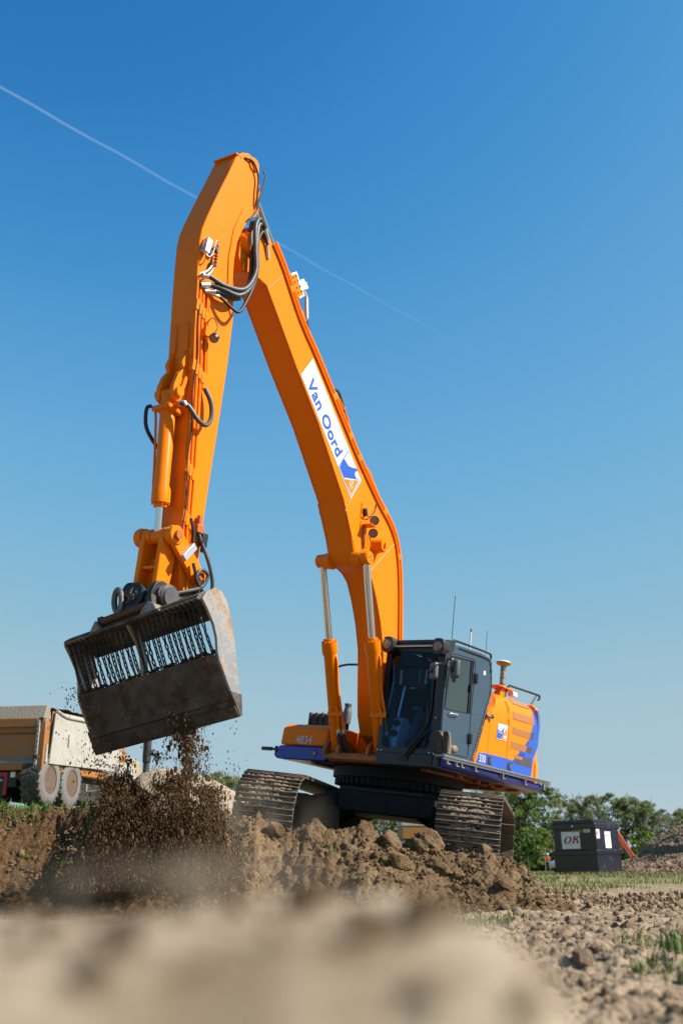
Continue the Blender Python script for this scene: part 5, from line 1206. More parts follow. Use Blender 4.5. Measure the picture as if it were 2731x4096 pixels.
# blue wedge film wrapped round the corner of the counterweight
bm = bmesh.new(); nz_ = 26; pl = [(-1.752, 1.42), (-1.88, 1.40), (-2.0, 1.33), (-2.12, 1.20)]
def cwx(t):
    t = t * 3; i = min(int(t), 2); f_ = t - i; return pl[i][0] + (pl[i + 1][0] - pl[i][0]) * f_, pl[i][1] + (pl[i + 1][1] - pl[i][1]) * f_
grid = []
for i in range(nz_ + 1):
    z = 1.99 + (2.72 - 1.99) * i / nz_; tmax = min(1.0, max(.01, (z - 1.98) / .50)); kk = float(np.interp(z, [q[0] for q in lev], [q[1] for q in lev])); row = []
    for j in range(9):
        x_, y_ = cwx(tmax * j / 8); row.append(bm.verts.new((-1.755 + (x_ + 1.755) * kk - .004, y_ * (1 - (1 - kk) * .8) + .004, z)))
    grid.append(row)
for a, b_ in zip(grid, grid[1:]):
    for j in range(8): bm.faces.new((a[j], a[j + 1], b_[j + 1], b_[j]))
me = bpy.data.meshes.new('blue_wedge'); bm.to_mesh(me); bm.free(); link('blue_wedge', me, 'blue_film', cw)
mb = MB(); mb.prism([(q[0] - .003, q[1] * 1.002) for q in CW[1:4]] + [(-2.0, 1.1), (-1.85, 1.2)], 2, 1.50, 1.56); mb.build('blue_wedge', 'blue_film', cw)
# rails, mast, lamp on the hood
mb = MB(); mb.tube(catmull([(-.86, 1.25, 2.76), (-.95, 1.25, 2.92), (-1.02, 1.25, 2.965), (-1.12, 1.25, 2.97), (-2.02, 1.25, 3.005), (-2.11, 1.25, 3.0), (-2.13, 1.25, 2.96), (-2.08, 1.25, 2.93)], 5), .018, 8); mb.tube([(-2.02, 1.25, 3.0), (-1.80, 1.25, 2.79)], .014, 7); mb.tube([(-1.0, 1.25, 2.95), (-.84, 1.2, 2.75)], .014, 7); mb.build('hood_rail', 'black_paint', EX)
mb = MB(); mb.prism(rounded([(-.60, 1.05), (-1.10, 1.05), (-1.10, 1.30), (-.60, 1.30)], .04), 2, 2.885, 2.905); mb.prism([(-.7, 2.74), (-.9, 2.74), (-.92, 2.885), (-.74, 2.885)], 1, 1.15, 1.25); ms = mb.build('mast_bracket', 'orange_paint', EX, .004)
mb = MB(); mb.lathe((-.86, 1.2, 2.905), (-.86, 1.2, 3.3), [(0, .045), (.33, .045), (.33, .05), (.345, .05)], 18); ma = mb.build('mast', 'alu', EX)
mb = MB()
for z_ in (2.95, 3.05, 3.17): mb.cyl((-.86, 1.2, z_), (-.86, 1.2, z_ + .008), .0475, 18)
mb.build('mast_strap', 'screw_black', ma)
mb = MB(); mb.lathe((-.86, 1.2, 3.25), (-.86, 1.2, 3.4), [(0, .07), (.01, .10), (.035, .118), (.05, .118)], 26); re = mb.build('receiver', 'yellow_plastic', EX)
mb = MB(); mb.lathe((-.86, 1.2, 3.30), (-.86, 1.2, 3.4), [(0, .115), (.008, .112), (.022, .085), (.028, .04)], 26); mb.build('receiver_dome', 'white_plastic', re)
mb = MB(); mb.tube(catmull([(-.78, 1.25, 3.28), (-.68, 1.27, 3.22), (-.72, 1.27, 3.12), (-.80, 1.25, 3.08)], 6), .005, 5); mb.tube(catmull([(-.80, 1.24, 2.96), (-.70, 1.27, 2.86), (-.60, 1.2, 2.78)], 6), .008, 5); mb.build('receiver_cable', 'rubber', re)
mb = MB(); mb.box((-1.20, 1.22, 2.86), (.15, .10, .075)); mb.build('rear_lamp', 'white_plastic', EX, .01)
# ---------------------------------------------------------------- catwalk
segs = [(1.48, .98, 'boot_leather'), (.97, .47, 'caked_sand'), (.46, -.30, 'alu'), (-.31, -1.10, 'alu'), (-1.11, -1.92, 'alu')]
for a, b_, m__ in segs:
    mb = MB(); z0 = 1.56 + (.48 - a) * .012; z1 = 1.56 + (.48 - b_) * .012
    mb.prism([(a, z0 + .006), (b_, z1 + .006), (b_, z1 + .035), (a, z0 + .035)], 1, 1.46, 1.615); ct = mb.build('catwalk', m__ if m__ == 'alu' else 'alu', EX, .004)
    mb = MB(); n_ = int((a - b_) / .021)
    for k in range(n_):
        t = (k + .5) / n_; x_ = a + (b_ - a) * t; z_ = z0 + (z1 - z0) * t; mb.box((x_, 1.622, z_ + .026), (.010, .006, .010)); mb.box((x_, 1.60, z_ - .012), (.007, .03, .022))
    mb.build('grip_teeth', 'steel_light', ct, kind='stuff')
for x_ in (1.34, 1.10, .95, .55, -.30, -1.05, -1.72):
    mb = MB(); mb.bb((x_ - .012, 1.565, 1.48), (x_ + .012, 1.60, 1.565)); mb.bb((x_ - .07, 1.57, 1.475), (x_ + .012, 1.60, 1.49)); mb.build('catwalk_bracket', 'alu', EX, .003)

# ---------------------------------------------------------------- boots left on the catwalk (soles towards the viewer)
def boot(y0, lean, label):
    M_ = HM @ Matrix.Translation((1.40, y0, 1.605)) @ Matrix.Rotation(lean, 4, 'X') @ Matrix.Rotation(R(8), 4, 'Y')
    t = thing('boot', label, 'boot', matrix=M_, group='boots on the catwalk')
    # local: x towards the viewer (sole), z along the foot from heel to toe, y across
    prof = [(0.0, .036), (.03, .043), (.08, .040), (.13, .037), (.18, .046), (.23, .050), (.27, .044), (.295, .025)]
    mb = MB(); n_ = 14
    sole = [(p[1] * (1 if s_ > 0 else -1), p[0]) for s_ in (1,) for p in prof] + [(-p[1], p[0]) for p in reversed(prof)]
    mb.prism(sole, 0, .0, .028); so_ = mb.build('sole', 'boot_sole', t, .008)
    mb = MB()
    for i in range(9):
        z = .015 + i * .033; w = float(np.interp(z, [p[0] for p in prof], [p[1] for p in prof]))
        if 3 <= i <= 3: continue
        for s_ in (-1, 1): mb.box((.033, s_ * (w - .014), z), (.014, .020, .020))
        mb.box((.033, 0, z + .01), (.012, w * .7, .014), Matrix.Rotation(R(20 * (-1) ** i), 3, 'X'))
    mb.build('tread', 'boot_sole', so_, .004, kind='stuff')
    mb = MB(); rings = []
    for z, w, dep in ((.0, .036, .12), (.05, .040, .14), (.10, .040, .125), (.16, .044, .085), (.22, .047, .065), (.27, .040, .045), (.292, .02, .02)):
        rings.append([Vector((-dep * math.sin(math.pi * k / 10), w * math.cos(math.pi * k / 10), z)) for k in range(11)])
    V_ = [p for g in rings for p in g]; F_ = [(i * 11 + k, i * 11 + k + 1, (i + 1) * 11 + k + 1, (i + 1) * 11 + k) for i in range(len(rings) - 1) for k in range(10)] + [tuple(range(11)), tuple((len(rings) - 1) * 11 + k for k in range(11))]
    F_ += [((i) * 11, (i + 1) * 11, (i + 1) * 11 + 10, i * 11 + 10) for i in range(len(rings) - 1)]
    mb.add(V_, F_); mb.build('upper', 'boot_leather', t, sharp=60)
    mb = MB(); sh = []
    for x_, r1_, r2_ in ((-.09, .045, .052), (-.16, .045, .050), (-.22, .05, .055)): sh.append([Vector((x_, r1_ * math.cos(2 * math.pi * k / 14), .055 + r2_ * math.sin(2 * math.pi * k / 14))) for k in range(14)])
    V_ = [p for g in sh for p in g]; F_ = [(i * 14 + k, i * 14 + (k + 1) % 14, (i + 1) * 14 + (k + 1) % 14, (i + 1) * 14 + k) for i in range(2) for k in range(14)]
    mb.add(V_, F_); s3 = mb.build('shaft', 'boot_leather', t, sharp=60); md = s3.modifiers.new('thick', 'SOLIDIFY'); md.thickness = .006
    return t
boot(1.500, R(4), 'shaded left work boot with its sole outwards on the catwalk below the cab')
boot(1.590, R(-3), 'sunlit right work boot with its sole outwards on the catwalk below the cab')

# ================================================================ THE BUCKET hanging from the coupler
# local frame: x across (to the picture's right), y towards the viewer (outside of the shell), z up along the shell
bw = Vector((0, math.cos(TL), math.sin(TL)))
top_c, bot_c = Vector((5.85, .02, 2.33)), Vector((5.30, .285, 1.215))
bz_ = (top_c - bot_c); BL = bz_.length; bz_.normalize()
bw = (bw - bz_ * bw.dot(bz_)).normalized(); by_ = bz_.cross(bw)
if by_.x < 0: by_ = -by_
BM = HM @ Matrix(((bw.x, by_.x, bz_.x, top_c.x), (bw.y, by_.y, bz_.y, top_c.y), (bw.z, by_.z, bz_.z, top_c.z), (0, 0, 0, 1)))
BK = thing('sieve_bucket', 'wide worn steel ditching bucket with a chain curtain, tipping soil', 'bucket', matrix=BM)
HW = 1.04
front = [(.0, .02), (-.03, -.12), (-.05, -.28), (-.03, -.42), (.03, -.56), (.05, -.66), (.04, -.80), (.03, -1.0), (.0, -1.27)]
backp = [(-.05, -1.24), (-.13, -1.02), (-.22, -.78), (-.31, -.52), (-.38, -.26), (-.40, -.08), (-.36, .04), (-.27, .09), (-.12, .08)]
for s_, lb in ((1, 'sunlit scratched side plate caked with sand'), (-1, None)):
    mb = MB(); mb.prism([(p[0], p[1]) for p in front + backp], 0, s_ * HW - .018, s_ * HW + .018); sp_ = mb.build('side_plate', 'bucket_worn', BK, .006, label=lb)
    mb = MB(); mb.prism([(.03, -1.0), (.045, -1.02), (.02, -1.28), (-.02, -1.285), (-.12, -1.08)], 0, s_ * HW - .03, s_ * HW + .03); mb.build('side_cutter', 'bucket_steel', sp_, .006)
# shell: lower plate with its cutting edge and wear strips
mb = MB()
sh_o = [(.035, -.58), (.055, -.66), (.045, -.80), (.035, -.98)]; sh_i = [(p[0] - .03, p[1]) for p in sh_o]
mb.prism(sh_o + sh_i[::-1], 0, -HW + .018, HW - .018); mb.build('shell', 'bucket_steel', BK, .004)
mb = MB(); mb.prism([(.06, -.575), (.05, -.66), (.03, -.66), (-.05, -.60), (-.05, -.575)], 0, -HW + .018, HW - .018); mb.build('shell_ledge', 'bucket_steel', BK, .006)
mb = MB(); mb.prism([(.05, -.96), (.052, -1.08), (.03, -1.10), (.005, -1.08), (.01, -.96)], 0, -HW + .02, HW - .02); mb.build('wear_strip', 'bucket_steel', BK, .006)
mb = MB(); mb.prism([(.034, -1.09), (.012, -1.285), (-.008, -1.285), (-.006, -1.09)], 0, -HW - .02, HW + .02); mb.build('cutting_edge', 'bucket_steel', BK, .004)
mb = MB(); mb.prism([(.052, -1.16), (.034, -1.285), (.012, -1.285), (.030, -1.16)], 0, -HW - .02, HW + .02); mb.build('bolt_on_edge', 'bucket_steel', BK, .004)
# upper beam and the plate hanging behind the chains
mb = MB(); mb.prism(rounded([(.01, .0), (.02, .07), (-.10, .09), (-.34, .07), (-.40, -.05), (-.30, -.05), (-.08, -.02)], .02, 3), 0, -HW + .018, HW - .018); mb.build('top_beam', 'bucket_steel', BK, .004)
mb = MB(); mb.prism([(-.34, .04), (-.40, -.04), (-.41, -.23), (-.385, -.23), (-.37, -.04), (-.31, .02)], 0, -HW + .018, HW - .018); mb.build('back_plate', 'bucket_steel', BK, .004)
mb = MB(); mb.prism([(.035, .05), (.02, .02), (-.01, .02), (-.01, .05)], 0, -HW + .02, HW - .02); mb.build('chain_rail', 'bucket_worn', BK, .004)
# rib that parts the curtain in two
rib = [(.04, .07), (.02, -.05), (-.02, -.20), (-.02, -.36), (.02, -.50), (.06, -.62), (-.03, -.62), (-.10, -.45), (-.13, -.25), (-.10, 0), (-.05, .07)]
mb = MB(); mb.prism(rib, 0, .0 - .045, .0 - .010); mb.build('middle_rib', 'bucket_worn', BK, .006)
# chain curtain: link > chain > bucket
link_v = MB(); r_in, ll = .0170, .019
path = [Vector((r_in * math.cos(a), 0, r_in * math.sin(a) + (ll if math.sin(a) > 0 else -ll))) for a in [math.pi * 2 * (k + .5) / 10 for k in range(10)]]
link_v.tube(path, .0100, 6, closed=True)
lmesh = None
up_l = (BM.to_3x3().inverted() @ Vector((0, 0, -1))).normalized()       # gravity in the bucket's frame
xs = [-.97 + k * (.90 / 12) for k in range(13)] + [.045 + k * (.93 / 13) for k in range(14)]
r = random.Random(4)
for ci, x0 in enumerate(xs):
    ch = MB(); ch.bb((x0 - .012, -.02, .0), (x0 + .012, .035, .035)); co_ = ch.build('chain', 'chain_steel', BK)
    A_, B_ = Vector((x0, .0, .0)), Vector((x0 + r.uniform(-.02, .02), -.01, -.585))
    Cc = A_ * .45 + B_ * .55 + up_l * (.33 + r.uniform(-.06, .06)) + Vector((0, -.12, 0))
    def bez(t): return A_ * (1 - t) ** 2 + Cc * 2 * t * (1 - t) + B_ * t * t
    S_ = [bez(i / 60) for i in range(61)]; Ls = [0]
    for i in range(60): Ls.append(Ls[-1] + (S_[i + 1] - S_[i]).length)
    n_ = 11; pitch = Ls[-1] / n_; sc = pitch / (2 * (r_in + ll) - .0124 + .004) 
    for k in range(n_):
        s0 = (k + .5) * pitch; i = max(0, min(59, next(j for j in range(60) if Ls[j + 1] >= s0))); p = S_[i].lerp(S_[i + 1], (s0 - Ls[i]) / max(1e-6, Ls[i + 1] - Ls[i])); z = (S_[i + 1] - S_[i]).normalized()
        yv = Vector((1, 0, 0)) if k % 2 else Vector((0, 1, 0)).cross(Vector((0, 0, 1))).cross(z) 
        yv = (Vector((1, 0, 0)) if k % 2 else Vector((0, 1, 0))); yv = (yv + Vector((r.uniform(-.3, .3), r.uniform(-.3, .3), 0)) - z * yv.dot(z)); yv = (yv - z * yv.dot(z)).normalized(); xv = yv.cross(z)
        if lmesh is None: o = link_v.build('chain_link', 'chain_steel', co_); lmesh = o.data
        else: o = bpy.data.objects.new('chain_link', lmesh); COL.objects.link(o); o.parent = co_
        o.matrix_local = Matrix(((xv.x * sc, yv.x * sc, z.x * sc, p.x), (xv.y * sc, yv.y * sc, z.y * sc, p.y), (xv.z * sc, yv.z * sc, z.z * sc, p.z), (0, 0, 0, 1)))
# soil still clinging inside, at the ledge
P = np.array([(r.uniform(-HW + .05, HW - .05), r.uniform(-.06, .03), -.575 + r.uniform(-.01, .03)) for k in range(240)]); s__ = np.array([.008 + .022 * r.random() ** 2 for k in range(240)])
V1, Fa = scatter(P, s__, kinds1, F1, seed=21); arrays('clinging_soil', V1, Fa, 'falling_soil_dark', BK, kind='stuff', smooth=False)

# ---------------------------------------------------------------- soil falling out of it (nobody could count it)
def wpt(x, z, y): return (x, y, z)
r = np.random.RandomState(8); PS = []; SS = []
def stream(n, fx, zt, zb, w0, w1, smin, smax, pw, yc=11.35, yw=.45, bias=1.0):
    n = int(n * 2.2); t = r.uniform(0, 1, n) ** bias; z = zt + (zb - zt) * t; x = np.interp(t, [0, .5, 1], fx) + r.normal(0, 1, n) * (w0 + (w1 - w0) * t); y = yc + r.normal(0, yw, n) * .6
    cl = fbm(x * 4.5 + 3, z * 2.6, 4, 12) + .30 * sm(1.3, .5, z) + .18 * r.uniform(-1, 1, n)      # it falls in clumps and sheets
    k_ = cl > -.06
    PS.append(np.stack([x, y, z], -1)[k_]); u_ = r.uniform(0, 1, n); sz = .0028 + .0085 * r.uniform(0, 1, n) ** 2; sz = np.where(u_ < .05, .010 + smax * r.uniform(0, 1, n) ** 3, sz); SS.append(sz[k_])
stream(12000, [-2.05, -2.08, -2.05], 1.66, .35, .13, .24, .004, .020, 3.0)                   # main fall
stream(11000, [-2.24, -2.30, -2.36], 1.32, .25, .09, .16, .005, .022, 2.4, bias=.75)           # dense core
stream(6000, [-1.74, -1.72, -1.66], 2.0, .40, .06, .17, .004, .024, 2.8)                     # right stream
stream(700, [-1.50, -1.48, -1.45], 2.08, 1.0, .14, .20, .003, .020, 3.0)                     # spray under the cutting edge
stream(45, [-1.50, -1.46, -1.45], 2.0, 1.35, .12, .16, .016, .034, 1.0)                       # bigger flying lumps
stream(5200, [-2.42, -2.42, -2.42], 1.62, .3, .07, .12, .004, .022, 2.4)
stream(700, [-2.55, -2.55, -2.45], 1.85, .9, .10, .16, .004, .02, 2.5)                       # crumbs along the left edge
stream(320, [-2.85, -2.8, -2.7], 2.35, 1.5, .12, .14, .004, .018, 3.0)                       # flecks before the truck
stream(7000, [-1.50, -1.42, -1.30], 1.30, .30, .10, .20, .004, .020, 2.8)
P = np.concatenate(PS); s__ = np.concatenate(SS)
V1, Fa = scatter(P, s__, kinds1, F1, stretch=np.array([.8, .8, 1.7]), seed=22)
o = arrays('falling_soil', V1, Fa, 'falling_soil_dark', kind='stuff', smooth=False); tag(o, 'dark soil pouring out of the bucket in crumbs and lumps', 'soil')
# the heap it lands on
X, Y = np.meshgrid(np.linspace(-3.3, -.9, 130), np.linspace(10.4, 12.6, 110))
Z = .80 * np.exp(-(((X + 2.05) / .45) ** 2 + ((Y - 11.55) / .5) ** 2)) - .12 + .12 * lumpy(X * 3, Y * 3, 3, 5) + .05 * lumpy(X * 9, Y * 9, 3, 6)
I = np.arange(X.size).reshape(X.shape)
o = arrays('soil_heap', np.stack([X, Y, Z], -1).reshape(-1, 3), np.stack([I[:-1, :-1], I[:-1, 1:], I[1:, 1:], I[1:, :-1]], -1).reshape(-1, 4), 'falling_soil_dark'); tag(o, 'dark fresh soil heap building up below the tipping bucket', 'soil heap')

# ---------------------------------------------------------------- dust drifting off
def dust(name, c, rad, dens, label, seed, scale=1.6, col=(.80, .68, .52, 1)):
    V, F = ico(3); d = 1 + .35 * fbm(V[:, 0] * 1.2 + seed, V[:, 1] * 1.2 + V[:, 2], 3, seed)
    o = arrays(name, V * d[:, None] * np.array(rad) + np.array(c), F, 'soil_dark', kind='stuff'); o.data.materials.clear()
    m = bpy.data.materials.new(name); m.use_nodes = True; N, L = m.node_tree.nodes, m.node_tree.links; N.remove(N['Principled BSDF'])
    pv = N.new('ShaderNodeVolumePrincipled'); pv.inputs['Color'].default_value = col; pv.inputs['Anisotropy'].default_value = .2
    g = N.new('ShaderNodeNewGeometry')
    sub = N.new('ShaderNodeVectorMath'); sub.operation = 'SUBTRACT'; L.new(g.outputs['Position'], sub.inputs[0]); sub.inputs[1].default_value = c
    dv = N.new('ShaderNodeVectorMath'); dv.operation = 'DIVIDE'; L.new(sub.outputs[0], dv.inputs[0]); dv.inputs[1].default_value = rad
    le = N.new('ShaderNodeVectorMath'); le.operation = 'LENGTH'; L.new(dv.outputs[0], le.inputs[0])
    fo = N.new('ShaderNodeMapRange'); fo.interpolation_type = 'SMOOTHSTEP'; fo.inputs[1].default_value = .95; fo.inputs[2].default_value = .1; fo.inputs[3].default_value = 0; fo.inputs[4].default_value = 1; L.new(le.outputs['Value'], fo.inputs[0])
    nz = N.new('ShaderNodeTexNoise'); nz.inputs['Scale'].default_value = scale; nz.inputs['Detail'].default_value = 3; L.new(g.outputs['Position'], nz.inputs['Vector'])
    rm = N.new('ShaderNodeMapRange'); rm.inputs[1].default_value = .40; rm.inputs[2].default_value = .72; rm.inputs[4].default_value = dens; L.new(nz.outputs[0], rm.inputs[0])
    ml = N.new('ShaderNodeMath'); ml.operation = 'MULTIPLY'; L.new(fo.outputs[0], ml.inputs[0]); L.new(rm.outputs[0], ml.inputs[1]); L.new(ml.outputs[0], pv.inputs['Density'])
    L.new(pv.outputs[0], N['Material Output'].inputs['Volume']); o.data.materials.append(m); m.cycles.volume_sampling = 'DISTANCE'
    tag(o, label, 'dust')
    return o
dust('dust_cloud', (-.95, 11.5, .95), (1.1, .6, .60), 1.35, 'pale dust blowing up before the left-hand track', 2)
dust('dust_veil', (-1.45, 10.3, .35), (2.3, .8, .50), .6, 'thin dust veil drifting low over the ground below the bucket', 5, 1.2)
dust('soil_dust', (-2.05, 11.45, .85), (.8, .45, .80), 3.2, 'brown dust hanging in the soil falling from the bucket', 8, 2.6, (.36, .23, .13, 1))

# ================================================================ THE DUMP TRUCK on the bank
TM = Matrix.Translation((-9.366, 33.0, 2.30)) @ Matrix.Rotation(-R(10) + R(90), 4, 'Z')     # x forwards (away), y to the left, z up
TR = thing('dump_truck', 'dusty orange dump truck with pale sides standing on the left bank', 'truck', matrix=TM)
WID = 3.1
mb = MB()                                   # skip floor and rear beam
mb.bb((-.05, .0, 1.06), (.14, WID, 1.30)); mb.bb((.1, .15, 1.1), (6.2, WID - .15, 1.25)); mb.build('rear_beam', 'truck_orange', TR, .03)
mb = MB(); mb.bb((.10, .32, 1.30), (.16, WID - .32, 2.66)); tg = mb.build('tailgate', 'truck_orange', TR, .02, label='sunken orange tailgate with a dusty lower ledge')
mb = MB(); mb.bb((-.06, .32, 1.26), (.10, WID - .32, 1.34)); mb.prism([(-.06, 1.34), (.10, 1.34), (.10, 1.50)], 1, .34, WID - .34); mb.build('tailgate_ledge', 'truck_dusty', tg, .01)
mb = MB(); mb.bb((-.02, .30, 2.40), (.10, WID - .3, 2.68)); mb.build('tailgate_top', 'truck_orange', tg, .02)
mb = MB(); mb.bb((.04, .32, 2.2), (.10, WID - .32, 2.215)); mb.build('tailgate_seam', 'truck_dark', tg)
mb = MB(); mb.bb((.09, .45, 1.66), (.099, .80, 1.74)); mb.build('plate', 'truck_dusty', tg)
for y_ in (.16, WID - .16):
    mb = MB(); mb.prism(rounded([(-.08, 1.02), (-.08, 2.58), (.03, 2.66), (.26, 2.60), (.26, 1.40), (.20, 1.06)], .04), 1, y_ - .16, y_ + .02)
    po = mb.build('corner_post', 'truck_orange', TR, .02)
    mb = MB(); mb.bb((-.11, y_ + .03, 1.20), (-.06, y_ + .12, 2.60)); mb.build('post_edge', 'truck_white', po, .01)
    mb = MB()
    for k in range(7): mb.cyl((-.125, y_ + .07, 1.45 + k * .16), (-.11, y_ + .07, 1.45 + k * .16), .025, 8)
    mb.build('post_bolts', 'truck_dark', po, kind='stuff')
    mb = MB(); mb.cyl((-.14, y_ - .03, 1.46), (-.06, y_ + .14, 1.46), .06, 10); mb.build('pivot', 'truck_dark', po); mb = MB(); mb.cyl((-.1, y_ + .0, 2.62), (.1, y_, 2.62), .07, 10); mb.build('pivot', 'truck_dark', po)
mb = MB(); place_text(mb, '167', Vector((.05, -.003, 2.30)), (1, 0, 0), (.04, 0, 1), .17, .13, bold=.01); mb.build('number', 'ink', TR)
# dusty upper rear wall and load
mb = MB(); mb.prism([(-.02, 2.66), (.55, 2.66), (.40, 3.08), (.20, 3.12)], 1, .12, WID - .12); mb.build('rear_lip', 'truck_dusty', TR, .03)
X, Y = np.meshgrid(np.linspace(.2, 6.0, 50), np.linspace(.12, WID - .12, 34)); Z = 3.02 + .16 * np.sin(np.clip((X - .2) / 5.8, 0, 1) * 3.14) + .14 * fbm(X * 1.4, Y * 1.4, 4, 3)
I = np.arange(X.size).reshape(X.shape); arrays('load', np.stack([X, Y, Z], -1).reshape(-1, 3), np.stack([I[:-1, :-1], I[:-1, 1:], I[1:, 1:], I[1:, :-1]], -1).reshape(-1, 4), 'sand_soil', TR)
# pale side boards
for s_, y_ in ((1, -.03), (-1, WID + .03)):
    mb = MB(); P = [(.30, 1.27), (.50, 2.93), (2.6, 3.02), (5.9, 3.05), (6.3, 2.2), (5.6, 1.46), (4.05, 1.42)]; mb.prism(P, 1, y_ - .03, y_ + .03); sb = mb.build('side_board', 'truck_white', TR, .01)
    mb = MB(); mb.tube(catmull([(.50, y_ - .04 * s_, 2.96), (1.2, y_ - .05 * s_, 2.86), (2.3, y_ - .05 * s_, 2.90), (4.0, y_ - .05 * s_, 2.98)], 5), .05, 8); mb.build('rolled_tarp', 'truck_white', sb)
    mb = MB(); mb.bb((1.52, y_ - .06 * s_ - .02, 1.93), (1.60, y_ - .06 * s_ + .02, 2.32)); mb.build('handle', 'truck_white', sb, .006)
    mb = MB(); mb.bb((.05, y_ - .01, 1.3), (.16, y_ + .03, 1.85)); mb.build('mud_flap', 'truck_white', sb, .006)
mb = MB(); mb.prism([(.1, 1.06), (5.4, 1.16), (5.4, 1.42), (.3, 1.26)], 1, .05, .12); mb.prism([(.1, 1.06), (5.4, 1.16), (5.4, 1.42), (.3, 1.26)], 1, WID - .12, WID - .05); mb.prism([(.35, 1.26), (4.2, 1.40), (6, 3.0), (.5, 2.95)], 1, .06, .10); mb.build('skip_side', 'truck_orange', TR, .01)
mb = MB(); mb.bb((.1, .9, .55), (10.2, 2.2, 1.02)); mb.bb((.05, 1.3, .1), (.35, 1.8, .9)); mb.build('chassis', 'truck_dark', TR, .03)
mb = MB(); mb.bb((3.2, .3, .3), (6.3, WID - .3, 1.1)); mb.build('underbody', 'truck_dark', TR, .05)
# wheels
def wheel(x, y, side):
    out_ = -side                                     # outer face points this way along y
    w_ = thing('wheel', '', '', (0, 0, 0)); del w_['label']; del w_['category']; w_.parent = TR
    n_ = 34; m_ = MB(); r0, r1, ht = .44, .80, .33
    prof = [(-ht, r0), (-ht - .02, r0 + .12), (-ht, r1 - .10), (-ht + .05, r1 - .03), (ht - .05, r1 - .03), (ht, r1 - .10), (ht + .02, r0 + .12), (ht, r0)]
    V_ = []
    for t, r_ in prof: V_ += [(x + r_ * math.cos(2 * math.pi * k / n_), y + t, .8 + r_ * math.sin(2 * math.pi * k / n_)) for k in range(n_)]
    F_ = [(i * n_ + k, i * n_ + (k + 1) % n_, (i + 1) * n_ + (k + 1) % n_, (i + 1) * n_ + k) for i in range(len(prof) - 1) for k in range(n_)]
    m_.add(V_, F_); ty = m_.build('tyre', 'tyre_wall', w_, sharp=50)
    m_ = MB()
    for k in range(22):
        for s_ in (-1, 1):
            for j, yo in enumerate((.08, .24)):
                a = 2 * math.pi * (k + (.0 if s_ > 0 else .5) + j * .28) / 22; c_ = Vector((x + math.cos(a) * (r1 - .01), y + s_ * yo, .8 + math.sin(a) * (r1 - .01)))
                rot = Matrix.Rotation(-a, 3, 'Y') @ Matrix.Rotation(s_ * R(24), 3, 'X'); m_.box(c_, (.065, .17, .145), rot)
    m_.build('tread', 'tyre', ty, .012, 1)
    m_ = MB(); m_.lathe((x, y + out_ * (ht - .02), .8), (x, y - out_ * ht, .8), [(0, .44), (.03, .42), (.16, .34), (.20, .30), (.20, .12), (.10, .11), (.10, .02)], 26); m_.build('rim', 'rim_mud', w_)
for x_ in (.62, 2.25):
    wheel(x_, .33, 1); wheel(x_, WID - .33, -1)
wheel(7.2, .4, 1); wheel(7.2, WID - .4, -1)
# lamps, step, plates at the back
mb = MB(); mb.bb((.10, .42, .80), (.30, .92, 1.02)); lt = mb.build('lamp_box', 'rust_steel', TR, .01)
mb = MB(); mb.bb((.08, .50, .83), (.10, .74, .99)); mb.build('tail_lamp', 'red_lamp', lt, .006)
mb = MB(); mb.bb((.09, .96, .85), (.14, 1.12, 1.02)); mb.build('reverse_lamp', 'sign_white', lt, .006)
mb = MB(); mb.tube(catmull([(.1, .40, .85), (.05, .32, .90), (.05, .18, .84), (.05, .18, .66)], 4), .03, 7); mb.build('step_rail', 'truck_dusty', TR)
mb = MB(); mb.bb((.06, 1.20, .3), (.12, 1.75, 1.02)); mb.build('rear_guard', 'red_film', TR, .02)
mb = MB(); rot = Matrix.Rotation(R(20), 3, 'X'); mb.box((.05, 1.42, .78), (.012, .22, .14), rot); dpl = mb.build('number_plate', 'sign_green', TR)
mb = MB(); place_text(mb, 'D66', Vector((.040, 1.51, .77)), (0, -.94, -.30), (0, -.3, .94), .15, .07, bold=.01); mb.build('lettering', 'sign_white', dpl)
mb = MB(); mb.tube([(3.3, -.05, .62), (3.3, -.25, .60), (3.4, -.55, .66)], .035, 7); mb.bb((3.2, -.1, .6), (3.3, .0, .85)); ml_ = mb.build('marker_arm', 'truck_dusty', TR, .006)
mb = MB(); mb.lathe((3.4, -.56, .66), (3.4, -.68, .68), [(0, .03), (.01, .06), (.06, .06), (.09, .02)], 12); mb.build('marker_lamp', 'red_lamp', ml_)
# front: cab, hood, mudguards, exhaust stack
mb = MB(); mb.prism([(6.4, .9), (8.1, .9), (8.1, 2.1), (7.9, 3.0), (6.6, 3.0), (6.4, 2.0)], 1, .5, WID - .5); mb.build('cabin', 'truck_orange', TR, .05)
mb = MB(); mb.prism([(8.05, .9), (10.2, .9), (10.4, 1.6), (9.9, 2.2), (8.05, 2.45)], 1, .55, WID - .55); mb.build('bonnet', 'sand_soil', TR, .08)
mb = MB(); mb.prism(rounded([(6.2, 1.25), (6.5, 1.75), (7.2, 1.95), (7.9, 1.75), (8.2, 1.25), (8.0, 1.25), (7.2, 1.75), (6.4, 1.25)], .05), 1, .02, .7); mb.build('mudguard', 'truck_white', TR, .01)
mb = MB(); mb.lathe((10.2, .42, .9), (10.2, .42, 3.6), [(0, .16), (.85, .16), (.9, .13), (1.3, .13), (1.35, .17), (2.6, .17)], 16); mb.build('exhaust_stack', 'coupler_steel', TR)

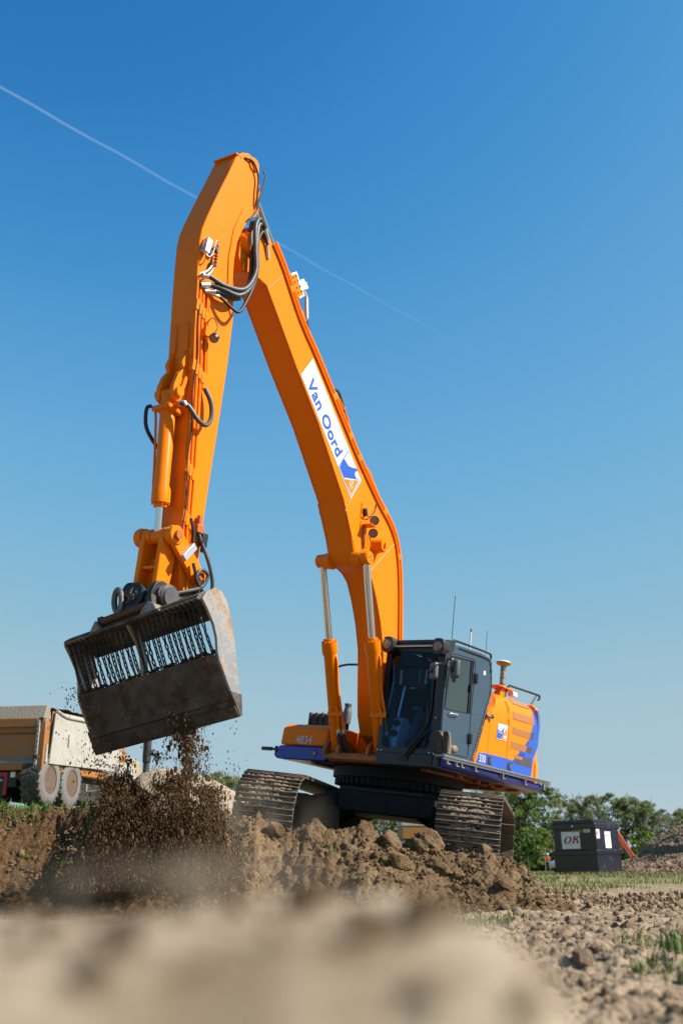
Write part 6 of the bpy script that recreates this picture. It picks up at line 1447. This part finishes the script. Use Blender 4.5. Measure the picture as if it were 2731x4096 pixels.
# ================================================================ THE FUEL TANK with the OK sign
CM_ = Matrix.Translation((10.32, 43.5, .16)) @ Matrix.Scale(1.05, 4) @ Matrix.Rotation(R(-1.5), 4, 'Y') @ Matrix.Rotation(-R(35), 4, 'Z')       # x to the right along the front, y away, z up
TK = thing('fuel_tank', 'dark navy steel fuel tank container with a red and white OK sign', 'fuel tank', matrix=CM_)
Wd, Dp = 1.78, 2.5
def tb_(x0, x1, y0, y1, z0, z1, name, mat='navy_tank', parent=TK, bev=.012):
    m_ = MB(); m_.bb((x0, y0, z0), (x1, y1, z1)); return m_.build(name, mat, parent, bev)
tb_(-Wd, 0, 0, Dp, .10, .80, 'lower_tank'); tb_(-Wd - .04, .04, -.04, Dp + .04, .74, .92, 'girdle', bev=.02); tb_(-Wd + .04, -.0, .04, Dp - .04, .92, 1.72, 'upper_tank'); tb_(-Wd - .02, .03, -.03, Dp + .03, 1.70, 1.92, 'rim', bev=.02); tb_(-Wd + .02, -.04, .02, Dp * .48, 1.92, 2.05, 'lid', bev=.02); tb_(-Wd + .05, -.04, Dp * .52, Dp - .02, 1.92, 1.99, 'rear_lid', bev=.02)
for y_ in (.08, .62, 1.30, 1.95): tb_(-Wd + .02, .05, y_, y_ + .14, -.06, .10, 'skid', 'rust_steel', bev=.006)
for y_ in (1.25, 1.75): tb_(-.10, -.06, y_, y_ + .08, 1.99, 2.14, 'lifting_lug', bev=.01)
m_ = MB(); m_.tube(catmull([(-.95, .0, 2.05), (-.93, -.02, 2.09), (-.80, -.03, 2.08), (-.75, -.03, 1.98)], 5), .008, 5); m_.build('lid_cable', 'rubber', TK)
m_ = MB(); m_.bb((-.92, -.06, 1.78), (-.86, -.03, 1.86)); m_.build('padlock', 'steel_light', TK, .008)
sg = MB(); sg.bb((-1.42, .028, .98), (-.66, .036, 1.62)); SGN = sg.build('ok_sign', 'sign_white', TK)
# the two letters, drawn bold and slanted with serifs
m_ = MB()
def ll(pts, n_=0): m_.add([(-1.36 + p[0] * .62 + p[1] * .10, .022, 1.18 + p[1] * .27) for p in pts], [tuple(range(len(pts)))])
no = 28; oc = [(.25 + .25 * math.cos(2 * math.pi * k / no), .5 + .52 * math.sin(2 * math.pi * k / no)) for k in range(no)]; ic = [(.25 + .115 * math.cos(2 * math.pi * k / no), .5 + .42 * math.sin(2 * math.pi * k / no)) for k in range(no)]
for k in range(no): ll([oc[k], oc[(k + 1) % no], ic[(k + 1) % no], ic[k]])
ll([(.60, 0), (.72, 0), (.72, 1), (.60, 1)]); ll([(.54, 0), (.78, 0), (.78, .07), (.54, .07)]); ll([(.54, .93), (.78, .93), (.78, 1), (.54, 1)])
ll([(.72, .42), (.72, .60), (.86, .93), (.98, .93)]); ll([(.82, .93), (1.04, .93), (1.04, 1), (.82, 1)]); ll([(.76, .60), (.84, .72), (1.03, .07), (.90, .07)]); ll([(.86, 0), (1.08, 0), (1.08, .07), (.86, .07)])
m_.build('lettering', 'red_film', SGN)
for x0, x1, z0, z1, mt, nm in ((-.95, -.56, 1.585, 1.68, 'label_yellow', 'warning_label'), (-.48, -.22, 1.57, 1.69, 'sign_white', 'data_plate')):
    m_ = MB(); m_.bb((x0, .028, z0), (x1, .036, z1)); q_ = m_.build(nm, mt, TK)
    m_ = MB()
    for k in range(3): m_.bb((x0 + .03, .024, z0 + .02 + k * .028), (x1 - .05 - .05 * (k % 2), .028, z0 + .030 + k * .028))
    m_.build('print', 'ink', q_)
for y0, y1, z0, z1, nm in ((.10, .42, 1.34, 1.68, 'hazard_label'), (.95, 1.55, .98, 1.60, 'info_sheet')):
    m_ = MB(); m_.bb((.0, y0, z0), (.008, y1, z1)); q_ = m_.build(nm, 'sign_white', TK)
    if nm == 'hazard_label':
        m_ = MB(); m_.add([(.011, .13, 1.54), (.011, .20, 1.65), (.011, .27, 1.54), (.011, .20, 1.43)], [(0, 1, 2, 3)]); m_.build('diamond', 'red_film', q_)
    else:
        m_ = MB(); place_text(m_, 'Danmark', Vector((.011, 1.13, 1.42)), (0, 1, 0), (0, 0, 1), .36, .07); m_.bb((.009, 1.05, 1.12), (.011, 1.3, 1.14)); m_.bb((.009, 1.05, 1.18), (.011, 1.25, 1.20)); m_.build('print', 'ink', q_)
        m_ = MB(); m_.bb((.009, 1.02, 1.42), (.012, 1.09, 1.50)); m_.build('mark', 'red_film', q_)
m_ = MB(); m_.bb((.03, 1.40, 1.74), (.036, 1.46, 1.90)); m_.build('red_tape', 'red_film', TK)

# ================================================================ TREES
leaf = {}
for nm, a, b_, c in (('leaf_olive', (.17, .20, .075), (.25, .27, .12), (.10, .125, .05)), ('leaf_green', (.11, .19, .04), (.19, .28, .06), (.06, .11, .03)), ('leaf_bright', (.17, .25, .04), (.25, .33, .06), (.10, .16, .03)), ('leaf_grey', (.19, .21, .12), (.27, .29, .18), (.12, .14, .08))):
    m = material(nm, a, .6, var=b_, var_scale=.9, var_amt=.9, dirt=c, dirt_scale=.5, dirt_lo=.5, dirt_hi=.62, spec=.25, k=.9)
    N, L = m.node_tree.nodes, m.node_tree.links; b = N['Principled BSDF']; tl = N.new('ShaderNodeBsdfTranslucent'); mx = N.new('ShaderNodeMixShader'); mx.inputs[0].default_value = .38
    L.new(b.inputs['Base Color'].links[0].from_socket, tl.inputs[0]); L.new(b.outputs[0], mx.inputs[1]); L.new(tl.outputs[0], mx.inputs[2]); L.new(mx.outputs[0], N['Material Output'].inputs[0])
material('bark', (.09, .07, .05), .95, var=(.05, .04, .03), var_scale=4, bump=.03, bump_scale=6)
def tree_proto(seed, h, spread, n_clump, leaves, leafsize, base=.16):
    """-> trunk mesh data, crown arrays: limbs ending in leaf clumps"""
    r = np.random.RandomState(seed); mb = MB(); tips = []
    def limb(p, d, L_, rad, depth):
        pts = [p]; q = p.copy()
        for i in range(4): d = (d + Vector(r.normal(0, .12, 3))).normalized(); q = q + d * L_ / 4; pts.append(q)
        mb.tube(pts, rad, 6, r2=rad * .55)
        if depth == 0: tips.append(pts[-1]); tips.append(pts[-2]); return
        for k in range(r.randint(2, 4) + (1 if depth > 1 else 0)):
            a = r.uniform(0, 6.28); up = r.uniform(.35, 1.0); nd = (d * .75 + Vector((math.cos(a) * spread, math.sin(a) * spread, up * .35))).normalized()
            limb(pts[r.randint(2, 5)], nd, L_ * r.uniform(.55, .8), rad * .5, depth - 1)
    for k in range(2 if seed % 2 else 1): limb(Vector((r.uniform(-.3, .3), r.uniform(-.3, .3), 0)), Vector((r.normal(0, .08), r.normal(0, .08), 1)).normalized(), h * .5, h * .018, 3)
    tips_ = np.array([t[:] for t in tips]); tips_ = tips_[tips_[:, 2] > h * base]
    zmax = tips_[:, 2].max(); tips_ = tips_ * np.array([1, 1, h * .93 / zmax])
    # half the clumps sit on limb tips, half fill an uneven crown volume down to near the ground
    na = n_clump // 3; C1 = tips_[r.randint(len(tips_), size=na)] + r.normal(0, h * .02, (na, 3))
    nb = n_clump - na; th = r.uniform(0, 6.28, nb); zz = r.uniform(-1, 1, nb); rad_ = np.sqrt(np.maximum(0, 1 - zz ** 2)) * r.uniform(.35, 1, nb) ** .5
    wob = 1 + .45 * fbm(np.cos(th) * 1.3 + seed, zz * 2.2 + np.sin(th), 3, seed)
    C2 = np.stack([np.cos(th) * rad_ * wob * h * spread * .36, np.sin(th) * rad_ * wob * h * spread * .36, h * (.55 + .02 * seed % .05) + zz * h * (.40 if base > .1 else .48)], -1)
    C_ = np.concatenate([C1, C2]); k = leaves // n_clump
    ctr = np.repeat(C_, k, 0); rad = np.repeat(r.uniform(.03, .065, n_clump) * h, k)
    off = r.normal(0, 1, (len(ctr), 3)); off /= np.linalg.norm(off, axis=1)[:, None]; P = ctr + off * (rad * r.uniform(.1, 1, len(ctr)) ** .5)[:, None] * np.array([1, 1, .7])
    P[:, 2] = np.clip(P[:, 2], h * .03, h * 1.02)
    n1_ = r.normal(0, 1, (len(P), 3)); n1_ /= np.linalg.norm(n1_, axis=1)[:, None]; n2_ = np.cross(n1_, r.normal(0, 1, (len(P), 3))); n2_ /= np.linalg.norm(n2_, axis=1)[:, None]
    s = leafsize * r.uniform(.6, 1.3, len(P))[:, None]
    V = np.stack([P - n1_ * s, P - n2_ * s * .55, P + n1_ * s, P + n2_ * s * .55], 1).reshape(-1, 3)
    F = np.arange(len(V)).reshape(-1, 4)
    return mb, V, F
PROTO = []
for i, (h, sp_, nc, lv, ls) in enumerate([(13, .72, 190, 10500, .15), (11, .80, 170, 9500, .15), (14, .58, 190, 10500, .15), (5, 1.1, 120, 7000, .11)]):
    mb, V, F = tree_proto(31 + i, h, sp_, nc, lv, ls, .28 if i < 3 else .05)
    me = bpy.data.meshes.new('trunk'); me.from_pydata(mb.v, [], mb.f); me.update(); me.materials.append(MATS['bark'])
    PROTO.append((h, me, V, F, {}))
def tree(px, dist, height, kind, mat, label, cat='tree', rot=0, dz=0.0):
    """px: photo column of the trunk (0..1568), dist: metres away"""
    h, me, V, F, crowns = PROTO[kind]; x = (px - 784) / 2352 * dist
    z = float(base_h(x, dist)) + dz
    t = thing('tree' if cat == 'tree' else 'bush', label, cat, (x, dist, z), rot, group='trees along the far edge of the field')
    s = height / h; t.scale = (s, s, s)
    o = bpy.data.objects.new('trunk', me); COL.objects.link(o); o.parent = t
    if mat not in crowns: o2 = arrays('crown', V, F, mat, t, smooth=False); crowns[mat] = o2.data
    else: o2 = bpy.data.objects.new('crown', crowns[mat]); COL.objects.link(o2); o2.parent = t
    return t
T_ = [  # column, distance, height, kind, leaf, label
    (1105, 150, 11.8, 0, 'leaf_olive', 'olive tree whose top just shows between the right-hand track and the blue skirt'),
    (1150, 146, 12.2, 2, 'leaf_olive', 'tall olive tree rising right behind the right-hand track'),
    (1186, 140, 11.6, 0, 'leaf_green', 'broad green tree beside the right-hand track, second in its row'),
    (1222, 143, 11.3, 1, 'leaf_olive', 'olive tree with a ragged edge left of the fuel tank'),
    (1206, 128, 5.2, 3, 'leaf_bright', 'bright green low bush behind the walking surveyor'),
    (1176, 127, 4.4, 3, 'leaf_green', 'dark green low bush between the surveyor and the right-hand track'),
    (1244, 150, 6.4, 1, 'leaf_green', 'lower green tree right of the surveyor'),
    (1268, 190, 8.2, 1, 'leaf_grey', 'pale grey-green thin tree in the gap left of the fuel tank'),
    (1304, 150, 9.2, 0, 'leaf_grey', 'leftmost grey-green tree above the fuel tank'),
    (1338, 146, 10.1, 2, 'leaf_olive', 'second tree from the left above the fuel tank'),
    (1376, 150, 10.5, 0, 'leaf_olive', 'tallest tree above the middle of the fuel tank'),
    (1418, 147, 9.8, 1, 'leaf_olive', 'tree rising over the right corner of the fuel tank'),
    (1456, 150, 9.6, 2, 'leaf_grey', 'loose grey-green tree between fuel tank and gravel pile'),
    (1490, 156, 8.6, 0, 'leaf_grey', 'airy tree left of the gap where sky shows through'),
    (1440, 125, 4.6, 3, 'leaf_bright', 'bright green bush beside the orange digger arm'),
    (1468, 127, 3.6, 3, 'leaf_green', 'small green bush at the foot of the gravel pile'),
    (1508, 170, 5.2, 3, 'leaf_grey', 'low dark bush over the shoulder of the gravel pile'),
    (1540, 150, 8.4, 1, 'leaf_olive', 'tree above the gravel pile near the right edge'),
    (1580, 146, 9.0, 0, 'leaf_olive', 'outermost tree at the right edge above the gravel pile'),
    (786, 160, 9.4, 0, 'leaf_green', 'leftmost tree seen under the machine between its tracks'),
    (832, 150, 9.0, 1, 'leaf_olive', 'second tree from the left seen between the tracks'),
    (876, 158, 9.8, 2, 'leaf_green', 'tree seen in the middle between the tracks'),
    (922, 150, 9.2, 0, 'leaf_green', 'tree seen over the distant loaded trailer'),
    (968, 146, 9.6, 1, 'leaf_green', 'tree behind the red and white mast'),
    (1005, 152, 10.2, 2, 'leaf_olive', 'tree whose top shows beside the inner edge of the right-hand track'),
    (1045, 150, 9.0, 1, 'leaf_olive', 'tree mostly hidden behind the right-hand track'),
    (482, 135, 12.0, 2, 'leaf_olive', 'leftmost dark tree over the sand pile'),
    (512, 138, 12.4, 0, 'leaf_olive', 'middle one of the dark trees over the sand pile'),
    (546, 140, 11.9, 2, 'leaf_green', 'dark tree over the sand pile nearest the left-hand track'),
    (580, 142, 11.2, 1, 'leaf_olive', 'dark tree mostly hidden behind the left-hand track'),
]
for i, (px_, ds, hh_, kd, lf, lb) in enumerate(T_):
    tree(px_, ds, hh_, kd, lf, lb, 'bush' if kd == 3 else 'tree', rot=i * 2.1)
# a far wood that reads as one mass along the horizon
r = np.random.RandomState(3); n = 15000
X = r.uniform(-330, 330, n); Y = 330 + r.uniform(0, 30, n); top = 6.0 + 3.0 * fbm(X * .05, X * 0, 4, 3)
Z = r.uniform(0, 1, n) ** .7 * top; P = np.stack([X, Y, Z], -1)
n1_ = r.normal(0, 1, (n, 3)); n1_ /= np.linalg.norm(n1_, axis=1)[:, None]; n2_ = np.cross(n1_, r.normal(0, 1, (n, 3))); n2_ /= np.linalg.norm(n2_, axis=1)[:, None]
V = np.stack([P - n1_ * .9, P - n2_ * .6, P + n1_ * .9, P + n2_ * .6], 1).reshape(-1, 3)
o = arrays('far_wood', V, np.arange(len(V)).reshape(-1, 4), 'leaf_grey', kind='stuff', smooth=False); tag(o, 'far low wood along the horizon behind the trees', 'wood')
# undergrowth closing the row under the crowns
r = np.random.RandomState(13); n = 16000
X = r.uniform(-4, 62, n); Y = 152 + r.uniform(0, 8, n); top = 2.6 + 2.0 * fbm(X * .12, X * 0, 4, 9); Z = r.uniform(0, 1, n) * top - .1; P = np.stack([X, Y, Z], -1)
n1_ = r.normal(0, 1, (n, 3)); n1_ /= np.linalg.norm(n1_, axis=1)[:, None]; n2_ = np.cross(n1_, r.normal(0, 1, (n, 3))); n2_ /= np.linalg.norm(n2_, axis=1)[:, None]
V = np.stack([P - n1_ * .3, P - n2_ * .2, P + n1_ * .3, P + n2_ * .2], 1).reshape(-1, 3)
o = arrays('undergrowth', V, np.arange(len(V)).reshape(-1, 4), 'leaf_green', kind='stuff', smooth=False); tag(o, 'dense green undergrowth below the row of trees', 'undergrowth')

# ================================================================ PEOPLE
def person(name, label, joints, edges, root, paint, matrix, mats):
    """skin-modifier body as one mesh; paint(co) -> material slot"""
    me = bpy.data.meshes.new('body'); ks = list(joints); me.from_pydata([joints[k][0] for k in ks], [(ks.index(a), ks.index(b_)) for a, b_ in edges], []); me.update()
    o = bpy.data.objects.new('body', me); COL.objects.link(o); md = o.modifiers.new('skin', 'SKIN'); md.use_smooth_shade = True
    for i, k in enumerate(ks):
        sv = me.skin_vertices[0].data[i]; rr_ = joints[k][1]; sv.radius = rr_ if isinstance(rr_, tuple) else (rr_, rr_); sv.use_root = (k == root)
    sd = o.modifiers.new('sub', 'SUBSURF'); sd.levels = 2; sd.render_levels = 2
    bpy.context.view_layer.update(); m2 = bpy.data.meshes.new_from_object(o.evaluated_get(bpy.context.evaluated_depsgraph_get())); bpy.data.objects.remove(o)
    for m in mats: m2.materials.append(MATS[m])
    for p in m2.polygons: p.material_index = paint(p.center); p.use_smooth = True
    t = thing(name, label, 'person', matrix=matrix); o = bpy.data.objects.new('body', m2); COL.objects.link(o); o.parent = t
    return t
# surveyor walking far off: x right, y away, z up
J = {'pel': ((0, 0, .95), (.15, .11)), 'wai': ((0, 0, 1.10), (.14, .10)), 'che': ((0, 0, 1.35), (.18, .12)), 'nec': ((0, 0, 1.50), .06), 'hea': ((0, -.01, 1.62), .10), 'top': ((0, -.01, 1.72), .08),
     'shR': ((.20, 0, 1.42), .065), 'elR': ((.26, .02, 1.15), .05), 'wrR': ((.25, -.05, .92), .035), 'haR': ((.25, -.06, .83), .04), 'shL': ((-.20, 0, 1.42), .065), 'elL': ((-.28, -.05, 1.18), .05), 'wrL': ((-.30, -.20, 1.05), .035), 'haL': ((-.30, -.26, 1.05), .04),
     'hiR': ((.10, 0, .88), .10), 'knR': ((.11, -.10, .50), .065), 'anR': ((.11, -.05, .10), .045), 'toR': ((.11, -.20, .05), .045), 'hiL': ((-.10, 0, .88), .10), 'knL': ((-.11, .05, .50), .065), 'anL': ((-.11, .18, .12), .045), 'toL': ((-.11, .06, .05), .045)}
E_ = [('pel', 'wai'), ('wai', 'che'), ('che', 'nec'), ('nec', 'hea'), ('hea', 'top'), ('che', 'shR'), ('shR', 'elR'), ('elR', 'wrR'), ('wrR', 'haR'), ('che', 'shL'), ('shL', 'elL'), ('elL', 'wrL'), ('wrL', 'haL'), ('pel', 'hiR'), ('hiR', 'knR'), ('knR', 'anR'), ('anR', 'toR'), ('pel', 'hiL'), ('hiL', 'knL'), ('knL', 'anL'), ('anL', 'toL')]
def pa(c):
    if c.z > 1.52: return 2
    if c.z < .98 and abs(c.x) < .2: return 1
    if c.z < .92: return 2
    if 1.06 < c.z < 1.16: return 3
    if 1.0 < c.z <= 1.06: return 4
    return 0
px_ = (1232 - 784) / 2352 * 110
SV = person('person', 'surveyor in orange hi-vis jacket and white helmet walking beside the tank', J, E_, 'pel', pa, Matrix.Translation((px_, 110, -.06)) , ['hivis_orange', 'dark_trousers', 'skin', 'dark_trousers', 'hivis_tape'])
mb = MB(); mb.lathe((0, -.01, 1.66), (0, -.01, 1.9), [(0, .135), (.02, .125), (.09, .11), (.14, .06), (.15, .02)], 14); mb.build('helmet', 'white_plastic', SV)
mb = MB(); mb.cyl((0, 0, 0), (0, 0, 2.02), .014, 6); pole = mb.build('survey_pole', 'mast_white'); pole.location = (px_ - .30, 109.7, .0); tag(pole, 'thin survey pole with a yellow prism beside the orange-vested surveyor', 'survey pole')
mb = MB(); mb.lathe((0, 0, 2.0), (0, 0, 2.3), [(0, .03), (.03, .10), (.16, .10), (.2, .03)], 12); mb.build('prism', 'yellow_plastic', pole)
# driver in the cab (machine frame), seated: x forwards
J = {'pel': ((.45, 1.0, 2.14), (.16, .13)), 'wai': ((.38, 1.0, 2.32), (.15, .12)), 'che': ((.34, 1.0, 2.55), (.18, .13)), 'nec': ((.36, 1.0, 2.74), .06), 'hea': ((.39, 1.0, 2.86), .095), 'top': ((.40, 1.0, 2.96), .075),
     'shR': ((.36, .80, 2.64), .07), 'elR': ((.50, .72, 2.38), .055), 'wrR': ((.72, .70, 2.27), .038), 'haR': ((.78, .70, 2.27), .042), 'shL': ((.36, 1.20, 2.64), .07), 'elL': ((.50, 1.26, 2.38), .055), 'wrL': ((.72, 1.22, 2.27), .038), 'haL': ((.79, 1.21, 2.27), .042),
     'hiR': ((.50, .90, 2.13), .10), 'knR': ((.92, .84, 2.17), .075), 'anR': ((1.06, .80, 1.78), .05), 'toR': ((1.18, .80, 1.72), .045), 'hiL': ((.50, 1.10, 2.13), .10), 'knL': ((.92, 1.10, 2.17), .075), 'anL': ((1.06, 1.08, 1.78), .05), 'toL': ((1.18, 1.08, 1.72), .045)}
def pd(c):
    if c.z > 2.78 or (c.x > .68 and c.z > 2.225 and (c.y < .765 or c.y > 1.17)): return 2
    if c.z > 2.25 or (c.z > 2.2 and c.x < .5): return 0
    if c.z < 1.80: return 3
    return 1
DR = person('person', 'driver in jeans seated behind the tinted windscreen, hand on a lever', J, E_, 'pel', pd, HM.copy(), ['dark_jacket', 'denim', 'skin', 'rubber'])
# five short fingers closed round each lever
for s_, hy in (('right', .70), ('left', 1.21)):
    mb = MB(); hx_, hz_ = (.79, 2.275)
    for k in range(4): mb.tube(catmull([(hx_ - .01, hy - .03 + .02 * k, hz_ + .03), (hx_ + .045, hy - .03 + .02 * k, hz_ + .03 - .004 * abs(k - 1)), (hx_ + .06, hy - .03 + .02 * k, hz_ + .0), (hx_ + .035, hy - .03 + .02 * k, hz_ - .02)], 4), .009, 6)
    sd_ = -1 if hy > 1 else 1; mb.tube(catmull([(hx_ - .02, hy + sd_ * .035, hz_ + .0), (hx_ + .02, hy + sd_ * .055, hz_ + .01), (hx_ + .05, hy + sd_ * .03, hz_ + .012)], 4), .010, 6)
    mb.build('fingers', 'skin', DR)

# ================================================================ SMALL FAR THINGS
def wx(px, d): return (px - 784) / 2352 * d
def lattice(px, d, h, w, label, bands=None, lean=0.0):
    t = thing('lattice_mast', label, 'mast', (wx(px, d), d, float(base_h(wx(px, d), d))), 0.4, group='lattice masts seen between the tracks'); t.rotation_euler = (0, lean, .4)
    n_ = max(4, int(h / (w * 1.7))); k_ = 5
    for j in range(n_):
        mb = MB(); z0, z1 = h * j / n_, h * (j + 1) / n_
        C4 = [(w / 2, w / 2), (-w / 2, w / 2), (-w / 2, -w / 2), (w / 2, -w / 2)]
        for i in range(4):
            a, b_ = C4[i], C4[(i + 1) % 4]; mb.cyl((a[0], a[1], z0), (a[0], a[1], z1), .025, 4); mb.cyl((a[0], a[1], z0), (b_[0], b_[1], z1), .014, 4); mb.cyl((b_[0], b_[1], z0), (a[0], a[1], z1), .014, 4)
        mb.build('mast_section', 'mast_white' if not bands or (j // bands) % 2 == 0 else 'mast_red', t)
    return t
lattice(805, 90, 7.0, .62, 'white lattice mast seen left between the tracks')
lattice(882, 170, 12.0, .8, 'thin far white and red lattice mast seen in the middle between the tracks', 3)
lattice(973, 120, 6.6, .42, 'leaning red and white lattice mast beside the far loaded trailer', 1, .10)
d_ = 100; t = thing('trailer', 'far brown trailer heaped with soil, seen between the tracks', 'trailer', (wx(947, d_), d_, 1.3), .04)
mb = MB(); mb.bb((-1.25, 0, 1.6), (1.25, 5, 2.75)); mb.build('body', 'truck_orange', t, .04); mb = MB(); mb.bb((-1.32, -.05, 2.75), (1.32, 5.05, 3.15)); mb.build('rim', 'truck_white', t, .03)
X, Y = np.meshgrid(np.linspace(-1.25, 1.25, 40), np.linspace(0, 5, 40)); Z = 3.0 + .95 * np.exp(-((X - .1) / .65) ** 2 - ((Y - 1.6) / 1.3) ** 2) + .25 * lumpy(X * 1.6, Y * 1.6, 3, 4)
I = np.arange(X.size).reshape(X.shape); arrays('load', np.stack([X, Y, Z], -1).reshape(-1, 3), np.stack([I[:-1, :-1], I[:-1, 1:], I[1:, 1:], I[1:, :-1]], -1).reshape(-1, 4), 'clod_soil', t)
for x_ in (-1.0, 1.0):
    for y_ in (1.2, 2.6): mb = MB(); mb.lathe((x_ - .2, y_, .5), (x_ + .2, y_, .5), [(0, .3), (0, .62), (.05, .7), (.35, .7), (.4, .62), (.4, .3)], 20); mb.build('wheel', 'tyre', t)
mb = MB(); mb.bb((-.6, .2, 1.1), (.6, 5, 1.6)); mb.build('chassis', 'truck_dark', t, .03)
# orange digger half hidden behind the tank
d_ = 92.; t = thing('digger', 'far orange digger whose arm reaches down between tank and gravel pile', 'digger', (0, d_, 0))
def dxz(name, pts, w, mat):
    m_ = MB(); m_.prism(pts, 1, -w, w); return m_.build(name, mat, t, .04)
dxz('boom', [(21.0, 1.2), (21.4, 1.2), (22.6, 3.0), (23.6, 3.2), (23.6, 3.55), (22.4, 3.5)], .22, 'digger_orange')
dxz('arm', [(23.2, 3.6), (23.6, 3.5), (24.35, 2.25), (25.1, 1.1), (25.55, .15), (25.2, .05), (24.7, .85), (23.9, 2.0)], .2, 'digger_orange')
m_ = MB(); m_.tube([(24.0, -.3, 2.0), (24.65, -.3, .9), (24.95, -.3, .2)], .09, 8); m_.build('cylinder', 'black_paint', t)
dxz('bucket', [(25.1, .2), (25.9, .25), (26.3, .0), (25.9, -.5), (25.2, -.4)], .5, 'black_paint')
m_ = MB(); m_.bb((18.9, -1.3, .9), (21.9, 1.3, 2.2)); m_.bb((20.6, -1.3, 2.2), (21.9, -.1, 3.1)); m_.build('house', 'digger_orange', t, .1)
for y_ in (-1.2, 1.2): m_ = MB(); m_.prism(rounded([(18.6, .0), (22.4, .0), (22.4, .8), (18.6, .8)], .35), 1, y_ - .3, y_ + .3); m_.build('track', 'frame_black', t)
# post-and-rail fence, white marker post, parked car behind the tank
d_ = 118.; t = thing('fence', 'low wooden post and rail fence behind the surveyor', 'fence', (0, d_, -.1))
for k in range(6): m_ = MB(); x_ = wx(1236 + k * 9, d_); m_.bb((x_ - .06, -.06, 0), (x_ + .06, .06, 1.2)); m_.build('post', 'post_wood', t, .01)
m_ = MB(); m_.bb((wx(1228, d_), -.04, 1.0), (wx(1290, d_), .04, 1.12)); m_.build('rail', 'post_wood', t, .01)
m_ = MB(); m_.bb((-.05, -.05, 0), (.05, .05, 1.75)); o = m_.build('marker_post', 'mast_white', None, .01); o.location = (wx(1263, 100), 100, -.05); tag(o, 'white cross-shaped marker post just left of the tank', 'post')
m_ = MB(); m_.bb((-.34, -.04, 1.52), (.34, .04, 1.62)); m_.build('crossbar', 'mast_white', o, .01)
d_ = 104.; t = thing('parked_car', 'pale car almost hidden behind the left side of the tank', 'car', (wx(1282, d_), d_, -.05), R(10))
m_ = MB(); m_.prism(rounded([(-1.9, .35), (1.9, .35), (1.95, .75), (1.3, .9), (.7, 1.4), (-.9, 1.42), (-1.6, .95), (-1.95, .85)], .12), 1, -.85, .85); m_.build('body', 'steel_light', t, .05)
m_ = MB(); m_.prism([(-1.35, .95), (1.1, .95), (.65, 1.34), (-.85, 1.36)], 1, -.86, .86); m_.build('window', 'interior_dark', t, .02)
for x_ in (-1.2, 1.2):
    for y_ in (-.75, .75): m_ = MB(); m_.cyl((x_, y_ - .12, .33), (x_, y_ + .12, .33), .33, 18); m_.build('wheel', 'tyre', t)
